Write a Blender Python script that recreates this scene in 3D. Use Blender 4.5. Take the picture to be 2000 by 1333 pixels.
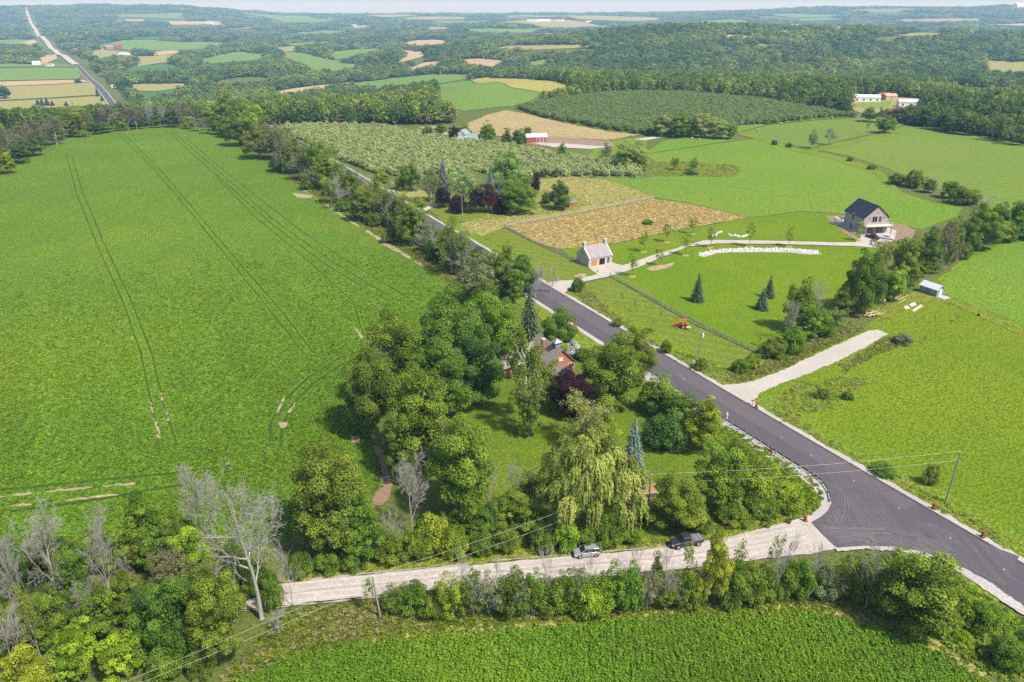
import bpy, math, random
import numpy as np
from mathutils import Vector, Matrix
from mathutils.geometry import delaunay_2d_cdt

for o in list(bpy.data.objects):
    bpy.data.objects.remove(o)
SC = bpy.context.scene
COL = SC.collection
PI = math.pi

# ------------------------------------------------------------------ camera
CAM_H = 82.0
FPX = 1555.0                       # focal length in pixels of the 2000 px wide picture
PITCH = math.atan(654.0 / FPX)
cam_d = bpy.data.cameras.new('camera')
cam_d.sensor_width = 36.0
cam_d.lens = 36.0 * FPX / 2000.0
cam_d.clip_start = 1.0
cam_d.clip_end = 300000.0
cam = bpy.data.objects.new('camera', cam_d)
COL.objects.link(cam)
cam.location = (0, 0, CAM_H)
cam.rotation_euler = (PI / 2 - PITCH, 0, 0)
SC.camera = cam

# ------------------------------------------------------------------ sky, sun, exposure
SUN_EL, SUN_AZ = math.radians(54), math.radians(131)     # azimuth from +Y towards +X
w = bpy.data.worlds.new('World')
SC.world = w
w.use_nodes = True
wn = w.node_tree
sky = wn.nodes.new('ShaderNodeTexSky')
sky.sky_type = 'NISHITA'
sky.sun_disc = False
sky.sun_elevation = SUN_EL
sky.sun_rotation = SUN_AZ
sky.altitude = 300
sky.air_density = 1.0
sky.dust_density = 2.0
sky.ozone_density = 1.0
wn.links.new(sky.outputs[0], wn.nodes['Background'].inputs[0])
wn.nodes['Background'].inputs[1].default_value = 0.15
sun_d = bpy.data.lights.new('sun', 'SUN')
sun_d.energy = 4.5
sun_d.angle = math.radians(3.5)
sun_d.color = (1.0, 0.955, 0.88)
sun = bpy.data.objects.new('sun', sun_d)
COL.objects.link(sun)
sv = Vector((math.sin(SUN_AZ) * math.cos(SUN_EL), math.cos(SUN_AZ) * math.cos(SUN_EL), math.sin(SUN_EL)))
sun.rotation_euler = sv.to_track_quat('Z', 'Y').to_euler()
sun.location = (200, -100, 300)
SC.view_settings.view_transform = 'Standard'
SC.view_settings.look = 'None'
SC.view_settings.gamma = 1
SC.view_settings.exposure = 0.45
SC.view_settings.use_curve_mapping = False
SC.cycles.max_bounces = 6
SC.cycles.diffuse_bounces = 3
SC.cycles.glossy_bounces = 2
SC.cycles.transmission_bounces = 4
SC.cycles.volume_bounces = 0
SC.cycles.use_denoising = False
SC.cycles.denoiser = 'OPENIMAGEDENOISE'
SC.cycles.denoising_input_passes = 'RGB_ALBEDO_NORMAL'
SC.cycles.denoising_prefilter = 'ACCURATE'
SC.cycles.caustics_reflective = False
SC.cycles.caustics_refractive = False

rnd = random.Random(7)
NR = np.random.default_rng(11)

# ------------------------------------------------------------------ terrain function and picking points on it
RU = [-400, 0, 50, 150, 280, 360, 390, 450, 500, 530, 700, 900, 1100, 1200, 1300, 1400, 1500, 1560, 1620, 1680, 1800, 1900, 2000, 2400]
RZ = [68, 66, 64, 72, 78, 74, 52, 36, 14, -4, -9, -8, -4, 0, 6, 18, 30, 50, 64, 58, 54, 62, 74, 74]
RA = np.array([math.atan((u - 1000) / FPX * math.cos(PITCH)) for u in RU])
RZ = np.array(RZ, float)


def S(t):
    t = np.clip(t, 0, 1)
    return t * t * (3 - 2 * t)


def hz(x, y):
    x = np.asarray(x, float)
    y = np.asarray(y, float)
    r = np.hypot(x, y) + 1e-6
    a = np.arctan2(x, y)
    wl = S((-a + 0.02) / 0.22)                      # 1 on the left, 0 on the right
    d0 = 600 * wl + 760 * (1 - wl)
    low = -(58 * wl + 36 * (1 - wl)) * S((r - d0) / (620 * wl + 900 * (1 - wl)))
    ridge = np.interp(a, RA, RZ)
    t = S((r - 5200) / 3600)
    z = low * (1 - t) + ridge * t
    z = z - S((r - 9400) / 2000) * (ridge + 130)
    amp = S((r - 800) / 1500)
    far = S((r - 2500) / 3000) * (1 - 0.75 * S((r - 6500) / 2500))
    und = 5.0 * amp * (np.sin(x / 95 + 1.1) * np.cos(y / 150 + .4) + .6 * np.sin((x + y) / 170 + 2))
    und = und + 15 * far * (np.sin(x / 330 + y / 610 + .7) * np.cos(y / 420 + 1.3 - x / 900) + .5 * np.sin(x / 210 - y / 500))
    z = z + und
    z = z + 52 * np.exp(-(((x - 470) / 480) ** 2 + ((y - 2350) / 420) ** 2))
    z = z + 38 * np.exp(-(((x - 1250) / 600) ** 2 + ((y - 2500) / 480) ** 2))
    z = z + 5 * np.exp(-(((x + 120) / 160) ** 2 + ((y - 1050) / 160) ** 2))
    near = 1 - S((r - 500) / 400)
    z = z + .35 * near * np.sin(x / 38 + .3) * np.cos(y / 47) * S((r - 60) / 80)
    return z


def hz1(x, y):
    return float(hz(x, y))


CT, ST = math.cos(PITCH), math.sin(PITCH)
TT = np.geomspace(40, 60000, 1500)


def ray(u, v):
    xx = (u - 1000) / FPX
    yy = (666.5 - v) / FPX
    return xx, CT + yy * ST, -ST + yy * CT


def G(u, v, above=0.0):
    """the point of the ground (or of the level this far above it) that lies behind a pixel of the 2000 px picture"""
    dx, dy, dz = ray(u, v)
    z = CAM_H + dz * TT - hz(dx * TT, dy * TT) - above
    k = np.argmax(z < 0)
    if z[k] >= 0:
        t = 30000.0
    else:
        a, b = TT[max(k - 1, 0)], TT[k]
        for _ in range(24):
            m = .5 * (a + b)
            if CAM_H + dz * m - hz1(dx * m, dy * m) - above < 0:
                b = m
            else:
                a = m
        t = .5 * (a + b)
    x, y = dx * t, dy * t
    return Vector((x, y, hz1(x, y)))


def px_per_m(p):
    return FPX / (p.y * CT - (p.z - CAM_H) * ST)


def height_to(p, v):
    """height above p whose image reaches row v"""
    q = (666.5 - v) / FPX
    # q = (y*ST + (z-H)*CT) / (y*CT - (z-H)*ST)
    k = (q * p.y * CT - p.y * ST) / (CT + q * ST)
    return k + CAM_H - p.z


# ------------------------------------------------------------------ tags and mesh helpers
def tag(o, label=None, cat=None, group=None, kind=None):
    if label:
        o['label'] = label
    if cat:
        o['category'] = cat
    if group:
        o['group'] = group
    if kind:
        o['kind'] = kind
    return o


def empty(name, loc=(0, 0, 0), rz=0.0, scale=None, parent=None):
    o = bpy.data.objects.new(name, None)
    COL.objects.link(o)
    o.location = loc
    o.rotation_euler = (0, 0, rz)
    if scale:
        o.scale = scale
    o.parent = parent
    o.empty_display_size = .5
    return o


def link(name, me, mat=None, parent=None, loc=None, rz=0.0):
    o = bpy.data.objects.new(name, me)
    COL.objects.link(o)
    if mat is not None and not me.materials:
        me.materials.append(mat)
    o.parent = parent
    if loc is not None:
        o.location = loc
    if rz:
        o.rotation_euler = (0, 0, rz)
    return o


def npmesh(name, V, F, mat=None, smooth=False):
    """V (n,3) array, F (m,k) int array of one polygon size, or list of lists"""
    me = bpy.data.meshes.new(name)
    V = np.asarray(V, np.float32)
    if isinstance(F, np.ndarray):
        k = F.shape[1]
        n = len(F)
        me.vertices.add(len(V))
        me.vertices.foreach_set('co', V.ravel())
        me.loops.add(n * k)
        me.loops.foreach_set('vertex_index', F.astype(np.int32).ravel())
        me.polygons.add(n)
        me.polygons.foreach_set('loop_start', np.arange(0, n * k, k, dtype=np.int32))
        if smooth:
            me.polygons.foreach_set('use_smooth', np.ones(n, bool))
        me.update(calc_edges=True)
    else:
        me.from_pydata([tuple(map(float, p)) for p in V], [], F)
        if smooth:
            me.polygons.foreach_set('use_smooth', np.ones(len(me.polygons), bool))
    if mat is not None:
        me.materials.append(mat)
    return me


class MB:
    """collects simple solids into one mesh"""

    def __init__(s):
        s.v = []
        s.f = []

    def add(s, vs, fs):
        n = len(s.v)
        s.v += [tuple(p) for p in vs]
        s.f += [[i + n for i in f] for f in fs]
        return s

    def box(s, c, d, rz=0.0, ry=0.0):
        cx, cy, cz = c
        a, b, h = d[0] / 2, d[1] / 2, d[2] / 2
        M = Matrix.Rotation(rz, 3, 'Z') @ Matrix.Rotation(ry, 3, 'Y')
        vs = []
        for z in (-h, h):
            for x, y in ((-a, -b), (a, -b), (a, b), (-a, b)):
                p = M @ Vector((x, y, z))
                vs.append((p.x + cx, p.y + cy, p.z + cz))
        return s.add(vs, [[3, 2, 1, 0], [4, 5, 6, 7], [0, 1, 5, 4], [1, 2, 6, 5], [2, 3, 7, 6], [3, 0, 4, 7]])

    def prism(s, poly, y0, y1):
        """polygon of (x,z) extruded along y"""
        n = len(poly)
        vs = [(x, y0, z) for x, z in poly] + [(x, y1, z) for x, z in poly]
        fs = [list(range(n)), list(range(2 * n - 1, n - 1, -1))]
        fs += [[i, i + n, (i + 1) % n + n, (i + 1) % n] for i in range(n)]
        return s.add(vs, fs)

    def slab(s, poly, z0, z1):
        n = len(poly)
        vs = [(x, y, z0) for x, y in poly] + [(x, y, z1) for x, y in poly]
        fs = [list(range(n))[::-1], list(range(n, 2 * n))]
        fs += [[i, (i + 1) % n, (i + 1) % n + n, i + n] for i in range(n)]
        return s.add(vs, fs)

    def cone(s, p0, p1, r0, r1, n=8, caps=True):
        p0 = Vector(p0)
        p1 = Vector(p1)
        d = (p1 - p0)
        if d.length < 1e-6:
            return s
        q = d.to_track_quat('Z', 'Y').to_matrix()
        vs = []
        for p, r in ((p0, r0), (p1, r1)):
            for i in range(n):
                a = 2 * PI * i / n
                vs.append(tuple(p + q @ Vector((r * math.cos(a), r * math.sin(a), 0))))
        fs = [[i, (i + 1) % n, (i + 1) % n + n, i + n] for i in range(n)]
        if caps:
            fs += [list(range(n))[::-1], list(range(n, 2 * n))]
        return s.add(vs, fs)

    def tube(s, pts, r, n=6):
        for a, b in zip(pts[:-1], pts[1:]):
            s.cone(a, b, r, r, n, True)
        return s

    def build(s, name, mat, parent=None, loc=None, rz=0.0, smooth=False):
        me = bpy.data.meshes.new(name)
        me.from_pydata(s.v, [], s.f)
        me.validate()
        if smooth:
            me.polygons.foreach_set('use_smooth', np.ones(len(me.polygons), bool))
        return link(name, me, mat, parent, loc, rz)

    def mesh(s, name, mat):
        me = bpy.data.meshes.new(name)
        me.from_pydata(s.v, [], s.f)
        me.materials.append(mat)
        return me


# ------------------------------------------------------------------ materials
class NT:
    def __init__(s, name):
        s.m = bpy.data.materials.new(name)
        s.m.use_nodes = True
        s.t = s.m.node_tree
        s.t.nodes.clear()
        s.out = s.t.nodes.new('ShaderNodeOutputMaterial')

    def n(s, typ, **kw):
        o = s.t.nodes.new('ShaderNode' + typ)
        for k, v in kw.items():
            setattr(o, k, v)
        return o

    def l(s, a, b):
        s.t.links.new(a, b)

    def val(s, sock, v):
        if hasattr(v, 'links') or isinstance(v, bpy.types.NodeSocket):
            s.l(v, sock)
        elif isinstance(v, (tuple, list)) and len(v) == 3 and sock.type == 'RGBA':
            sock.default_value = (*v, 1)
        else:
            sock.default_value = v

    def math(s, op, a, b=None, c=None, clamp=False):
        o = s.n('Math', operation=op, use_clamp=clamp)
        for i, x in enumerate((a, b, c)):
            if x is not None:
                s.val(o.inputs[i], x)
        return o.outputs[0]

    def mix(s, fac, a, b, mode='MIX'):
        o = s.n('Mix', data_type='RGBA', blend_type=mode)
        s.val(o.inputs[0], fac)
        s.val(o.inputs[6], a)
        s.val(o.inputs[7], b)
        return o.outputs[2]

    def coords(s):
        return s.n('TexCoord').outputs['Object']

    def noise(s, vec, scale, detail=3, rough=.55, dist=0.0):
        o = s.n('TexNoise')
        o.inputs['Scale'].default_value = scale
        o.inputs['Detail'].default_value = detail
        o.inputs['Roughness'].default_value = rough
        o.inputs['Distortion'].default_value = dist
        s.l(vec, o.inputs['Vector'])
        return o.outputs['Fac']

    def vor(s, vec, scale, feature='F1', out='Distance'):
        o = s.n('TexVoronoi', feature=feature)
        o.inputs['Scale'].default_value = scale
        s.l(vec, o.inputs['Vector'])
        return o.outputs[out]

    def ramp(s, fac, a, b):
        """smooth map of fac from [a,b] to [0,1]"""
        o = s.n('MapRange', interpolation_type='SMOOTHSTEP')
        s.l(fac, o.inputs[0])
        o.inputs[1].default_value = a
        o.inputs[2].default_value = b
        return o.outputs[0]

    def mapping(s, vec, rz=0.0, scale=(1, 1, 1)):
        o = s.n('Mapping')
        o.inputs['Rotation'].default_value = (0, 0, rz)
        o.inputs['Scale'].default_value = scale
        s.l(vec, o.inputs['Vector'])
        return o.outputs[0]

    def bsdf(s, col, rough=.8, spec=.2, metal=0.0, bump=None, bstr=.4, bdist=.1):
        b = s.n('BsdfPrincipled')
        s.val(b.inputs['Base Color'], col)
        s.val(b.inputs['Roughness'], rough)
        b.inputs['Specular IOR Level'].default_value = spec
        b.inputs['Metallic'].default_value = metal
        if bump is not None:
            bn = s.n('Bump')
            bn.inputs['Strength'].default_value = bstr
            bn.inputs['Distance'].default_value = bdist
            s.l(bump, bn.inputs['Height'])
            s.l(bn.outputs[0], b.inputs['Normal'])
        s.l(b.outputs[0], s.out.inputs['Surface'])
        return s.m


def plain(name, col, rough=.6, spec=.3, metal=0.0, var=.12, scale=3.0):
    t = NT(name)
    c = t.coords()
    f = t.noise(c, scale, 4)
    hi = tuple(min(1, x * (1 + var)) for x in col)
    lo = tuple(x * (1 - var) for x in col)
    return t.bsdf(t.mix(t.ramp(f, .3, .7), lo, hi), rough, spec, metal)


def grass(name, a, b, dry, dryamt=.5, stripe=None, fine=1.6, bstr=.5, big=.02, gap=.35, mid=.25):
    """ground cover: two greens in broad patches, a drier colour in flecks, a fine clumpy relief"""
    t = NT(name)
    c = t.coords()
    n1 = t.noise(c, big, 4, .6)
    n2 = t.noise(c, mid, 4, .65)
    n3 = t.noise(c, fine, 3, .7)
    vo = t.vor(c, fine * 1.3)
    col = t.mix(t.ramp(n1, .38, .62), a, b)
    col = t.mix(t.math('MULTIPLY', t.ramp(n2, .5, .78), dryamt), col, dry)
    if stripe:
        ang, wl, amt = stripe
        wv = t.n('TexWave', wave_type='BANDS', bands_direction='X')
        wv.inputs['Scale'].default_value = 2 * PI / 20 / wl * 1.0
        wv.inputs['Distortion'].default_value = 1.2
        wv.inputs['Detail'].default_value = 2
        wv.inputs['Detail Scale'].default_value = .6
        t.l(t.mapping(c, ang), wv.inputs['Vector'])
        col = t.mix(t.math('MULTIPLY', t.ramp(wv.outputs['Fac'], .25, .75), amt), col, dry)
    n4 = t.noise(c, .45, 3, .7)
    col = t.mix(t.math('MULTIPLY', t.ramp(n4, .42, .66), .22), col, tuple(x * .55 for x in a))
    h = t.math('SUBTRACT', t.math('MULTIPLY', n3, 1.2), vo)
    dark = t.ramp(t.math('ADD', t.math('MULTIPLY', n3, .7), t.math('MULTIPLY', t.math('SUBTRACT', .7, vo), .5)), .2, .75)
    col = t.mix(dark, tuple(x * gap for x in a), col)
    return t.bsdf(col, .9, .03, 0, h, bstr, .5 / fine)


def gravel(name, a, b, fine=2.5, bstr=.3, streak=None):
    t = NT(name)
    c = t.coords()
    n1 = t.noise(c, .12, 4, .6)
    n2 = t.noise(c, fine, 5, .75)
    if streak:
        st = t.noise(t.mapping(c, streak[0], (streak[1], .03, 1)), 1.0, 4, .6)
        n1 = t.math('ADD', t.math('MULTIPLY', n1, .4), t.math('MULTIPLY', st, .6))
    col = t.mix(t.ramp(n1, .35, .65), a, b)
    col = t.mix(t.ramp(n2, .3, .75), tuple(x * .72 for x in a), col)
    return t.bsdf(col, .9, .15, 0, n2, bstr, .06)


def foliage(name, tint_attr=False, base=(.06, .11, .02), trans=.36):
    """leaves: the thing's own colour, varied from leaf to leaf"""
    t = NT(name)
    oi = t.n('ObjectInfo')
    va = t.n('Attribute', attribute_name='var', attribute_type='GEOMETRY')
    if tint_attr:
        ti = t.n('Attribute', attribute_name='tint', attribute_type='INSTANCER')
        col = t.mix(1.0, base, ti.outputs['Color'], 'ADD')
    else:
        col = oi.outputs['Color']
    hs = t.n('HueSaturation')
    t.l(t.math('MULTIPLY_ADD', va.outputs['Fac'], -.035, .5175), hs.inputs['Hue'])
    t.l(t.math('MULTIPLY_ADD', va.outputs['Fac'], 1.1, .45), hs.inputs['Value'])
    hs.inputs['Saturation'].default_value = 1.0
    t.l(col, hs.inputs['Color'])
    d = t.n('BsdfDiffuse')
    tr = t.n('BsdfTranslucent')
    t.l(hs.outputs[0], d.inputs['Color'])
    t.l(t.mix(.25, hs.outputs[0], (.35, .4, .05)), tr.inputs['Color'])
    mx = t.n('MixShader')
    mx.inputs[0].default_value = trans
    t.l(d.outputs[0], mx.inputs[1])
    t.l(tr.outputs[0], mx.inputs[2])
    t.l(mx.outputs[0], t.out.inputs['Surface'])
    return t.m


def bark(name, a, b):
    t = NT(name)
    c = t.coords()
    n = t.noise(t.mapping(c, 0, (1, 1, .25)), 4, 4, .7)
    return t.bsdf(t.mix(t.ramp(n, .3, .7), a, b), .9, .1, 0, n, .4, .05)


M = {}
M['leaf'] = foliage('leaves')
FARB = (.13, .17, .045)
M['leaf_far'] = foliage('leaves_of_the_far_wood', True, FARB)
CROPB = (.15, .27, .022)
M['crop_leaf'] = foliage('crop_leaves', True, CROPB, .3)
M['bark'] = bark('bark', (.11, .085, .065), (.2, .165, .13))
M['deadwood'] = bark('bare_grey_wood', (.27, .245, .215), (.43, .395, .35))
M['birch_bark'] = bark('white_birch_bark', (.6, .57, .52), (.8, .78, .74))
M['needle'] = M['leaf']
# ------------------------------------------------------------------ plants: leaf and branch meshes
def unit(n, rng):
    v = rng.normal(size=(n, 3))
    return v / np.linalg.norm(v, axis=1)[:, None]


def leaf_mesh(name, C, N, size, var, mat, asp=.7, along=None):
    """rhombic leaves (sprays) at C facing N; along gives the long axis"""
    n = len(C)
    N = N / (np.linalg.norm(N, axis=1)[:, None] + 1e-9)
    if along is None:
        along = unit(n, NR)
    a = along - N * np.sum(along * N, axis=1)[:, None]
    a = a / (np.linalg.norm(a, axis=1)[:, None] + 1e-9)
    b = np.cross(N, a)
    s = size[:, None] * .5
    bend = N * s * .25
    V = np.stack([C - a * s, C + b * s * asp + bend, C + a * s, C - b * s * asp + bend], axis=1).reshape(-1, 3)
    F = np.arange(4 * n).reshape(n, 4)
    me = npmesh(name, V, F, mat)
    at = me.attributes.new('var', 'FLOAT', 'FACE')
    at.data.foreach_set('value', var.astype(np.float32))
    return me


def lobes_crown(name, R, H0, H1, nl, rl, leaves, ls, seed, mat, egg=.42, fill=.15, gaps=0.0, bottom=-.45, squash=.75, jit=.5, spread=(.7, 1.0)):
    """crown of many leaf clumps spread over an uneven egg; gaps drops some of the clumps"""
    rng = np.random.default_rng(seed)
    C, N, Z, Va = [], [], [], []
    zc = H0 + (H1 - H0) * egg
    up, dn = H1 - zc, zc - H0
    k = 0
    ang0 = rng.uniform(0, 6.28)
    while k < nl:
        d = unit(1, rng)[0]
        if d[2] < bottom and rng.random() < .8:
            continue
        k += 1
        wob = 1 + .14 * math.sin(2 * math.atan2(d[1], d[0]) + ang0) + .1 * math.sin(5 * d[2] + ang0 * 3)
        rr = rng.uniform(*spread) * wob
        c = np.array([d[0] * R * rr, d[1] * R * rr, zc + d[2] * (up if d[2] > 0 else dn) * rr])
        if rng.random() < gaps:
            continue
        r = rng.uniform(*rl)
        n = int(leaves * (r / rl[1]) ** 2)
        q = unit(n, rng)
        out = np.array([d[0], d[1], max(d[2], .1) + .35])
        out /= np.linalg.norm(out)
        q = q + out * .45
        q /= np.linalg.norm(q, axis=1)[:, None]
        p = c + q * r * rng.uniform(.72, 1.08, (n, 1)) * np.array([1, 1, squash])
        C.append(p)
        N.append(q * .8 + np.array([0, 0, .5]) + rng.normal(size=(n, 3)) * jit * .8)
        Z.append(rng.uniform(ls[0], ls[1], n))
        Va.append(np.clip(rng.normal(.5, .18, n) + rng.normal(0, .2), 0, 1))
    nf = int(leaves * nl * fill)
    if nf:
        q = unit(nf, rng)
        rr = rng.uniform(.2, .72, (nf, 1)) ** .8
        p = q * rr * np.array([R, R, 1])
        p[:, 2] = zc + q[:, 2] * rr[:, 0] * np.where(q[:, 2] > 0, up, dn)
        C.append(p)
        N.append(unit(nf, rng) + np.array([0, 0, .5]))
        Z.append(rng.uniform(ls[1], ls[1] * 1.7, nf))
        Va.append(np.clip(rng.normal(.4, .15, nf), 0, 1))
    C = np.concatenate(C)
    return leaf_mesh(name, C, np.concatenate(N), np.concatenate(Z), np.concatenate(Va), mat)


def tubes_mesh(name, segs, mat):
    """segs: (p0,p1,r0,r1) -> one mesh of tapered tubes"""
    V, F = [], []
    n0 = 0
    out = []
    for p0, p1, r0, r1 in segs:
        k = 6 if r0 > .12 else (4 if r0 > .04 else 3)
        d = p1 - p0
        L = np.linalg.norm(d)
        if L < 1e-5:
            continue
        d = d / L
        a = np.cross(d, [0, 0, 1.0]) if abs(d[2]) < .95 else np.cross(d, [1.0, 0, 0])
        a /= np.linalg.norm(a)
        b = np.cross(d, a)
        an = 2 * PI * np.arange(k) / k
        ring = np.cos(an)[:, None] * a + np.sin(an)[:, None] * b
        V.append(p0 + ring * r0)
        V.append(p1 + ring * r1)
        for i in range(k):
            F.append([n0 + i, n0 + (i + 1) % k, n0 + k + (i + 1) % k, n0 + k + i])
        n0 += 2 * k
    return npmesh(name, np.concatenate(V), np.array(F), mat)


def grow(rng, segs, p, d, L, r, lev, maxlev, kids, spread, upb, wig=.16, lenf=.55, tips=None, start=.3):
    n = 5 if lev == 0 else (4 if lev < 3 else 2)
    pts = [p]
    dirs = [d]
    for i in range(n):
        d = d + rng.normal(size=3) * wig + np.array([0, 0, upb])
        d /= np.linalg.norm(d)
        p = p + d * L / n
        pts.append(p)
        dirs.append(d)
    rad = [r * (1 - .75 * i / n) for i in range(n + 1)]
    for i in range(n):
        segs.append((pts[i], pts[i + 1], rad[i], rad[i + 1]))
    if tips is not None and lev >= maxlev - 1:
        tips.append(pts[-1])
        tips.append(pts[len(pts) // 2])
    if lev >= maxlev:
        return
    nk = kids[min(lev, len(kids) - 1)]
    for j in range(nk):
        t = start + (1 - start) * (j + rng.random()) / nk
        t = min(t, .98)
        i = min(int(t * n), n - 1)
        f = t * n - i
        q = pts[i] * (1 - f) + pts[i + 1] * f
        ax = dirs[i + 1]
        s = np.cross(ax, rng.normal(size=3))
        s /= np.linalg.norm(s) + 1e-9
        nd = ax * math.cos(spread) + s * math.sin(spread)
        grow(rng, segs, q, nd, L * lenf * rng.uniform(.7, 1.2) * (1.15 - .45 * t), max(rad[i] * .5, .025), lev + 1, maxlev, kids, spread * rng.uniform(.85, 1.1), upb * .7, wig, lenf, tips, .25)


def limbs(name, H, r, seed, mat, fork=.3, maxlev=2, kids=(9, 5), spread=.85, upb=.05, lenf=.45):
    rng = np.random.default_rng(seed)
    segs = [(np.array([0, 0, -.5]), np.array([0, 0, .2]), r * 1.7, r * 1.15)]
    grow(rng, segs, np.array([0., 0, .1]), np.array([0., 0, 1]), H * .85, r, 0, maxlev, kids, spread, .02, .07, lenf, None, fork)
    return tubes_mesh(name, segs, mat)


PLANT = {}      # kind -> list of (H, W, [(part, mesh)])


def def_plant(kind, H, W, parts):
    PLANT.setdefault(kind, []).append((H, W, parts))


L_ = M['leaf']
for s in range(4):
    def_plant('maple', 18, 13.5, [('trunk', limbs('maple_trunk', 16, .42, 40 + s, M['bark'], .14, 2, (10, 5), .8)),
                                  ('crown', lobes_crown('maple_crown', 6.0, 1.4, 17.4, 78, (1.05, 1.85), 430, (.24, .47), 100 + s, L_, .4, .07, .0, -.6, .8, .5, (.62, 1.02)))])
for s in range(3):
    def_plant('ash', 14, 9, [('trunk', limbs('ash_trunk', 13, .26, 50 + s, M['bark'], .15, 2, (9, 5), .7)),
                             ('crown', lobes_crown('ash_crown', 3.9, .9, 13.6, 66, (.65, 1.3), 270, (.2, .42), 120 + s, L_, .5, .08, .1, -.7, .85, .5, (.6, 1.04)))])
for s in range(2):
    def_plant('loose', 14, 9, [('trunk', limbs('loose_trunk', 13.5, .24, 55 + s, M['deadwood'], .12, 3, (10, 6, 4), .65, .06, .48)),
                               ('crown', lobes_crown('loose_crown', 4.0, .8, 13.6, 85, (.45, 1.0), 110, (.2, .38), 130 + s, L_, .5, .1, .3, -.7, .9))])
for s in range(3):
    def_plant('bush', 5, 7, [('stem', limbs('bush_stem', 4, .12, 60 + s, M['bark'], .05, 2, (8, 4), 1.0)),
                             ('crown', lobes_crown('bush_crown', 3.0, .05, 4.9, 65, (.5, 1.05), 190, (.16, .34), 140 + s, L_, .35, .2, .06, -.3, .85))])


def spruce_mesh(name, H, R, seed, tiers, per, mat):
    rng = np.random.default_rng(seed)
    C, N, A, Z, Va = [], [], [], [], []
    for i in range(tiers):
        t = (i + .5) / tiers
        z0 = .4 + (H - .5) * t
        rad = R * (1 - t) ** .8 * rng.uniform(.88, 1.1) + .12
        nb = max(4, int(per * (1 - t) + 4))
        a0 = rng.uniform(0, 6.28)
        for j in range(nb):
            a = a0 + 2 * PI * j / nb + rng.normal(0, .12)
            rb = rad * rng.uniform(.75, 1.12)
            m = max(4, int(rb * 7))
            f = (np.arange(m) + rng.random(m)) / m
            rr = rb * (.12 + .88 * f)
            da = rng.normal(0, .1, m) * (1.2 - f)
            x, y = np.cos(a + da) * rr, np.sin(a + da) * rr
            z = z0 - .32 * rr * f + rng.normal(0, .1, m)
            C.append(np.stack([x, y, z], 1))
            o = np.stack([np.cos(a + da), np.sin(a + da), np.full(m, -.25)], 1)
            A.append(o + rng.normal(0, .45, (m, 3)))
            N.append(np.array([0, 0, 1.0]) + o * .35 + rng.normal(0, .4, (m, 3)))
            Z.append(rng.uniform(.35, .7, m))
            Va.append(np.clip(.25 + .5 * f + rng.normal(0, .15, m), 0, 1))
    return leaf_mesh(name, np.concatenate(C), np.concatenate(N), np.concatenate(Z), np.concatenate(Va), mat, .5, np.concatenate(A))


for s in range(2):
    def_plant('spruce', 14, 6.4, [('trunk', limbs('spruce_trunk', 13.5, .2, 70 + s, M['bark'], .9, 1, (2, 2))),
                                  ('crown', spruce_mesh('spruce_crown', 14, 3.2, 150 + s, 26, 20, L_))])


def willow_mesh(name, R, H, seed, mat):
    rng = np.random.default_rng(seed)
    C, N, A, Z, Va = [], [], [], [], []
    # leafy heads all over an uneven mound; short fine strands hang from each
    for k in range(105):
        d = unit(1, rng)[0]
        if d[2] < -.55:
            d[2] = abs(d[2])
        q = rng.uniform(.7, 1.03)
        wob = 1 + .12 * math.sin(3 * math.atan2(d[1], d[0]) + 1.3)
        cx, cy = d[0] * R * q * wob, d[1] * R * q * wob
        zt = H * .56 + d[2] * H * (.42 if d[2] > 0 else .5) * q
        g = rng.normal(0, .2)
        hr = rng.uniform(.7, 1.5)
        for j in range(30):
            b = rng.uniform(0, 6.28)
            sp = hr * math.sqrt(rng.random())
            L = rng.uniform(.9, 2.9) * (1.25 if d[2] < .2 else .9)
            L = min(L, max(zt - .3, .4))
            m = int(L * 6) + 3
            f = (np.arange(m) + rng.random(m)) / m
            out = np.minimum(f * 2.5, 1) ** .7
            ox, oy = d[0] * .6, d[1] * .6
            sx = cx + math.cos(b) * sp * (.5 + .5 * out) + ox * out
            sy = cy + math.sin(b) * sp * (.5 + .5 * out) + oy * out
            sz = zt + hr * .5 * (1 - (sp / hr) ** 2) + .35 * np.sin(out * 2.2) - L * f ** 1.3
            C.append(np.stack([sx, sy, sz], 1) + rng.normal(0, .06, (m, 3)))
            A.append(np.stack([np.full(m, ox + math.cos(b) * .3), np.full(m, oy + math.sin(b) * .3), -.3 - f], 1) + rng.normal(0, .25, (m, 3)))
            N.append(np.stack([np.full(m, math.cos(b) * .5 + ox), np.full(m, math.sin(b) * .5 + oy), .9 - .5 * f], 1) + rng.normal(0, .35, (m, 3)))
            Z.append(rng.uniform(.25, .5, m))
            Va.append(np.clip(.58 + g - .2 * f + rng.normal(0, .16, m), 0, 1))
    return leaf_mesh(name, np.concatenate(C), np.concatenate(N), np.concatenate(Z), np.concatenate(Va), mat, .38, np.concatenate(A))


def_plant('willow', 14, 14, [('trunk', limbs('willow_trunk', 12, .5, 80, M['bark'], .2, 2, (8, 5), .9)),
                             ('crown', willow_mesh('willow_crown', 6.6, 13.6, 160, L_))])


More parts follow.
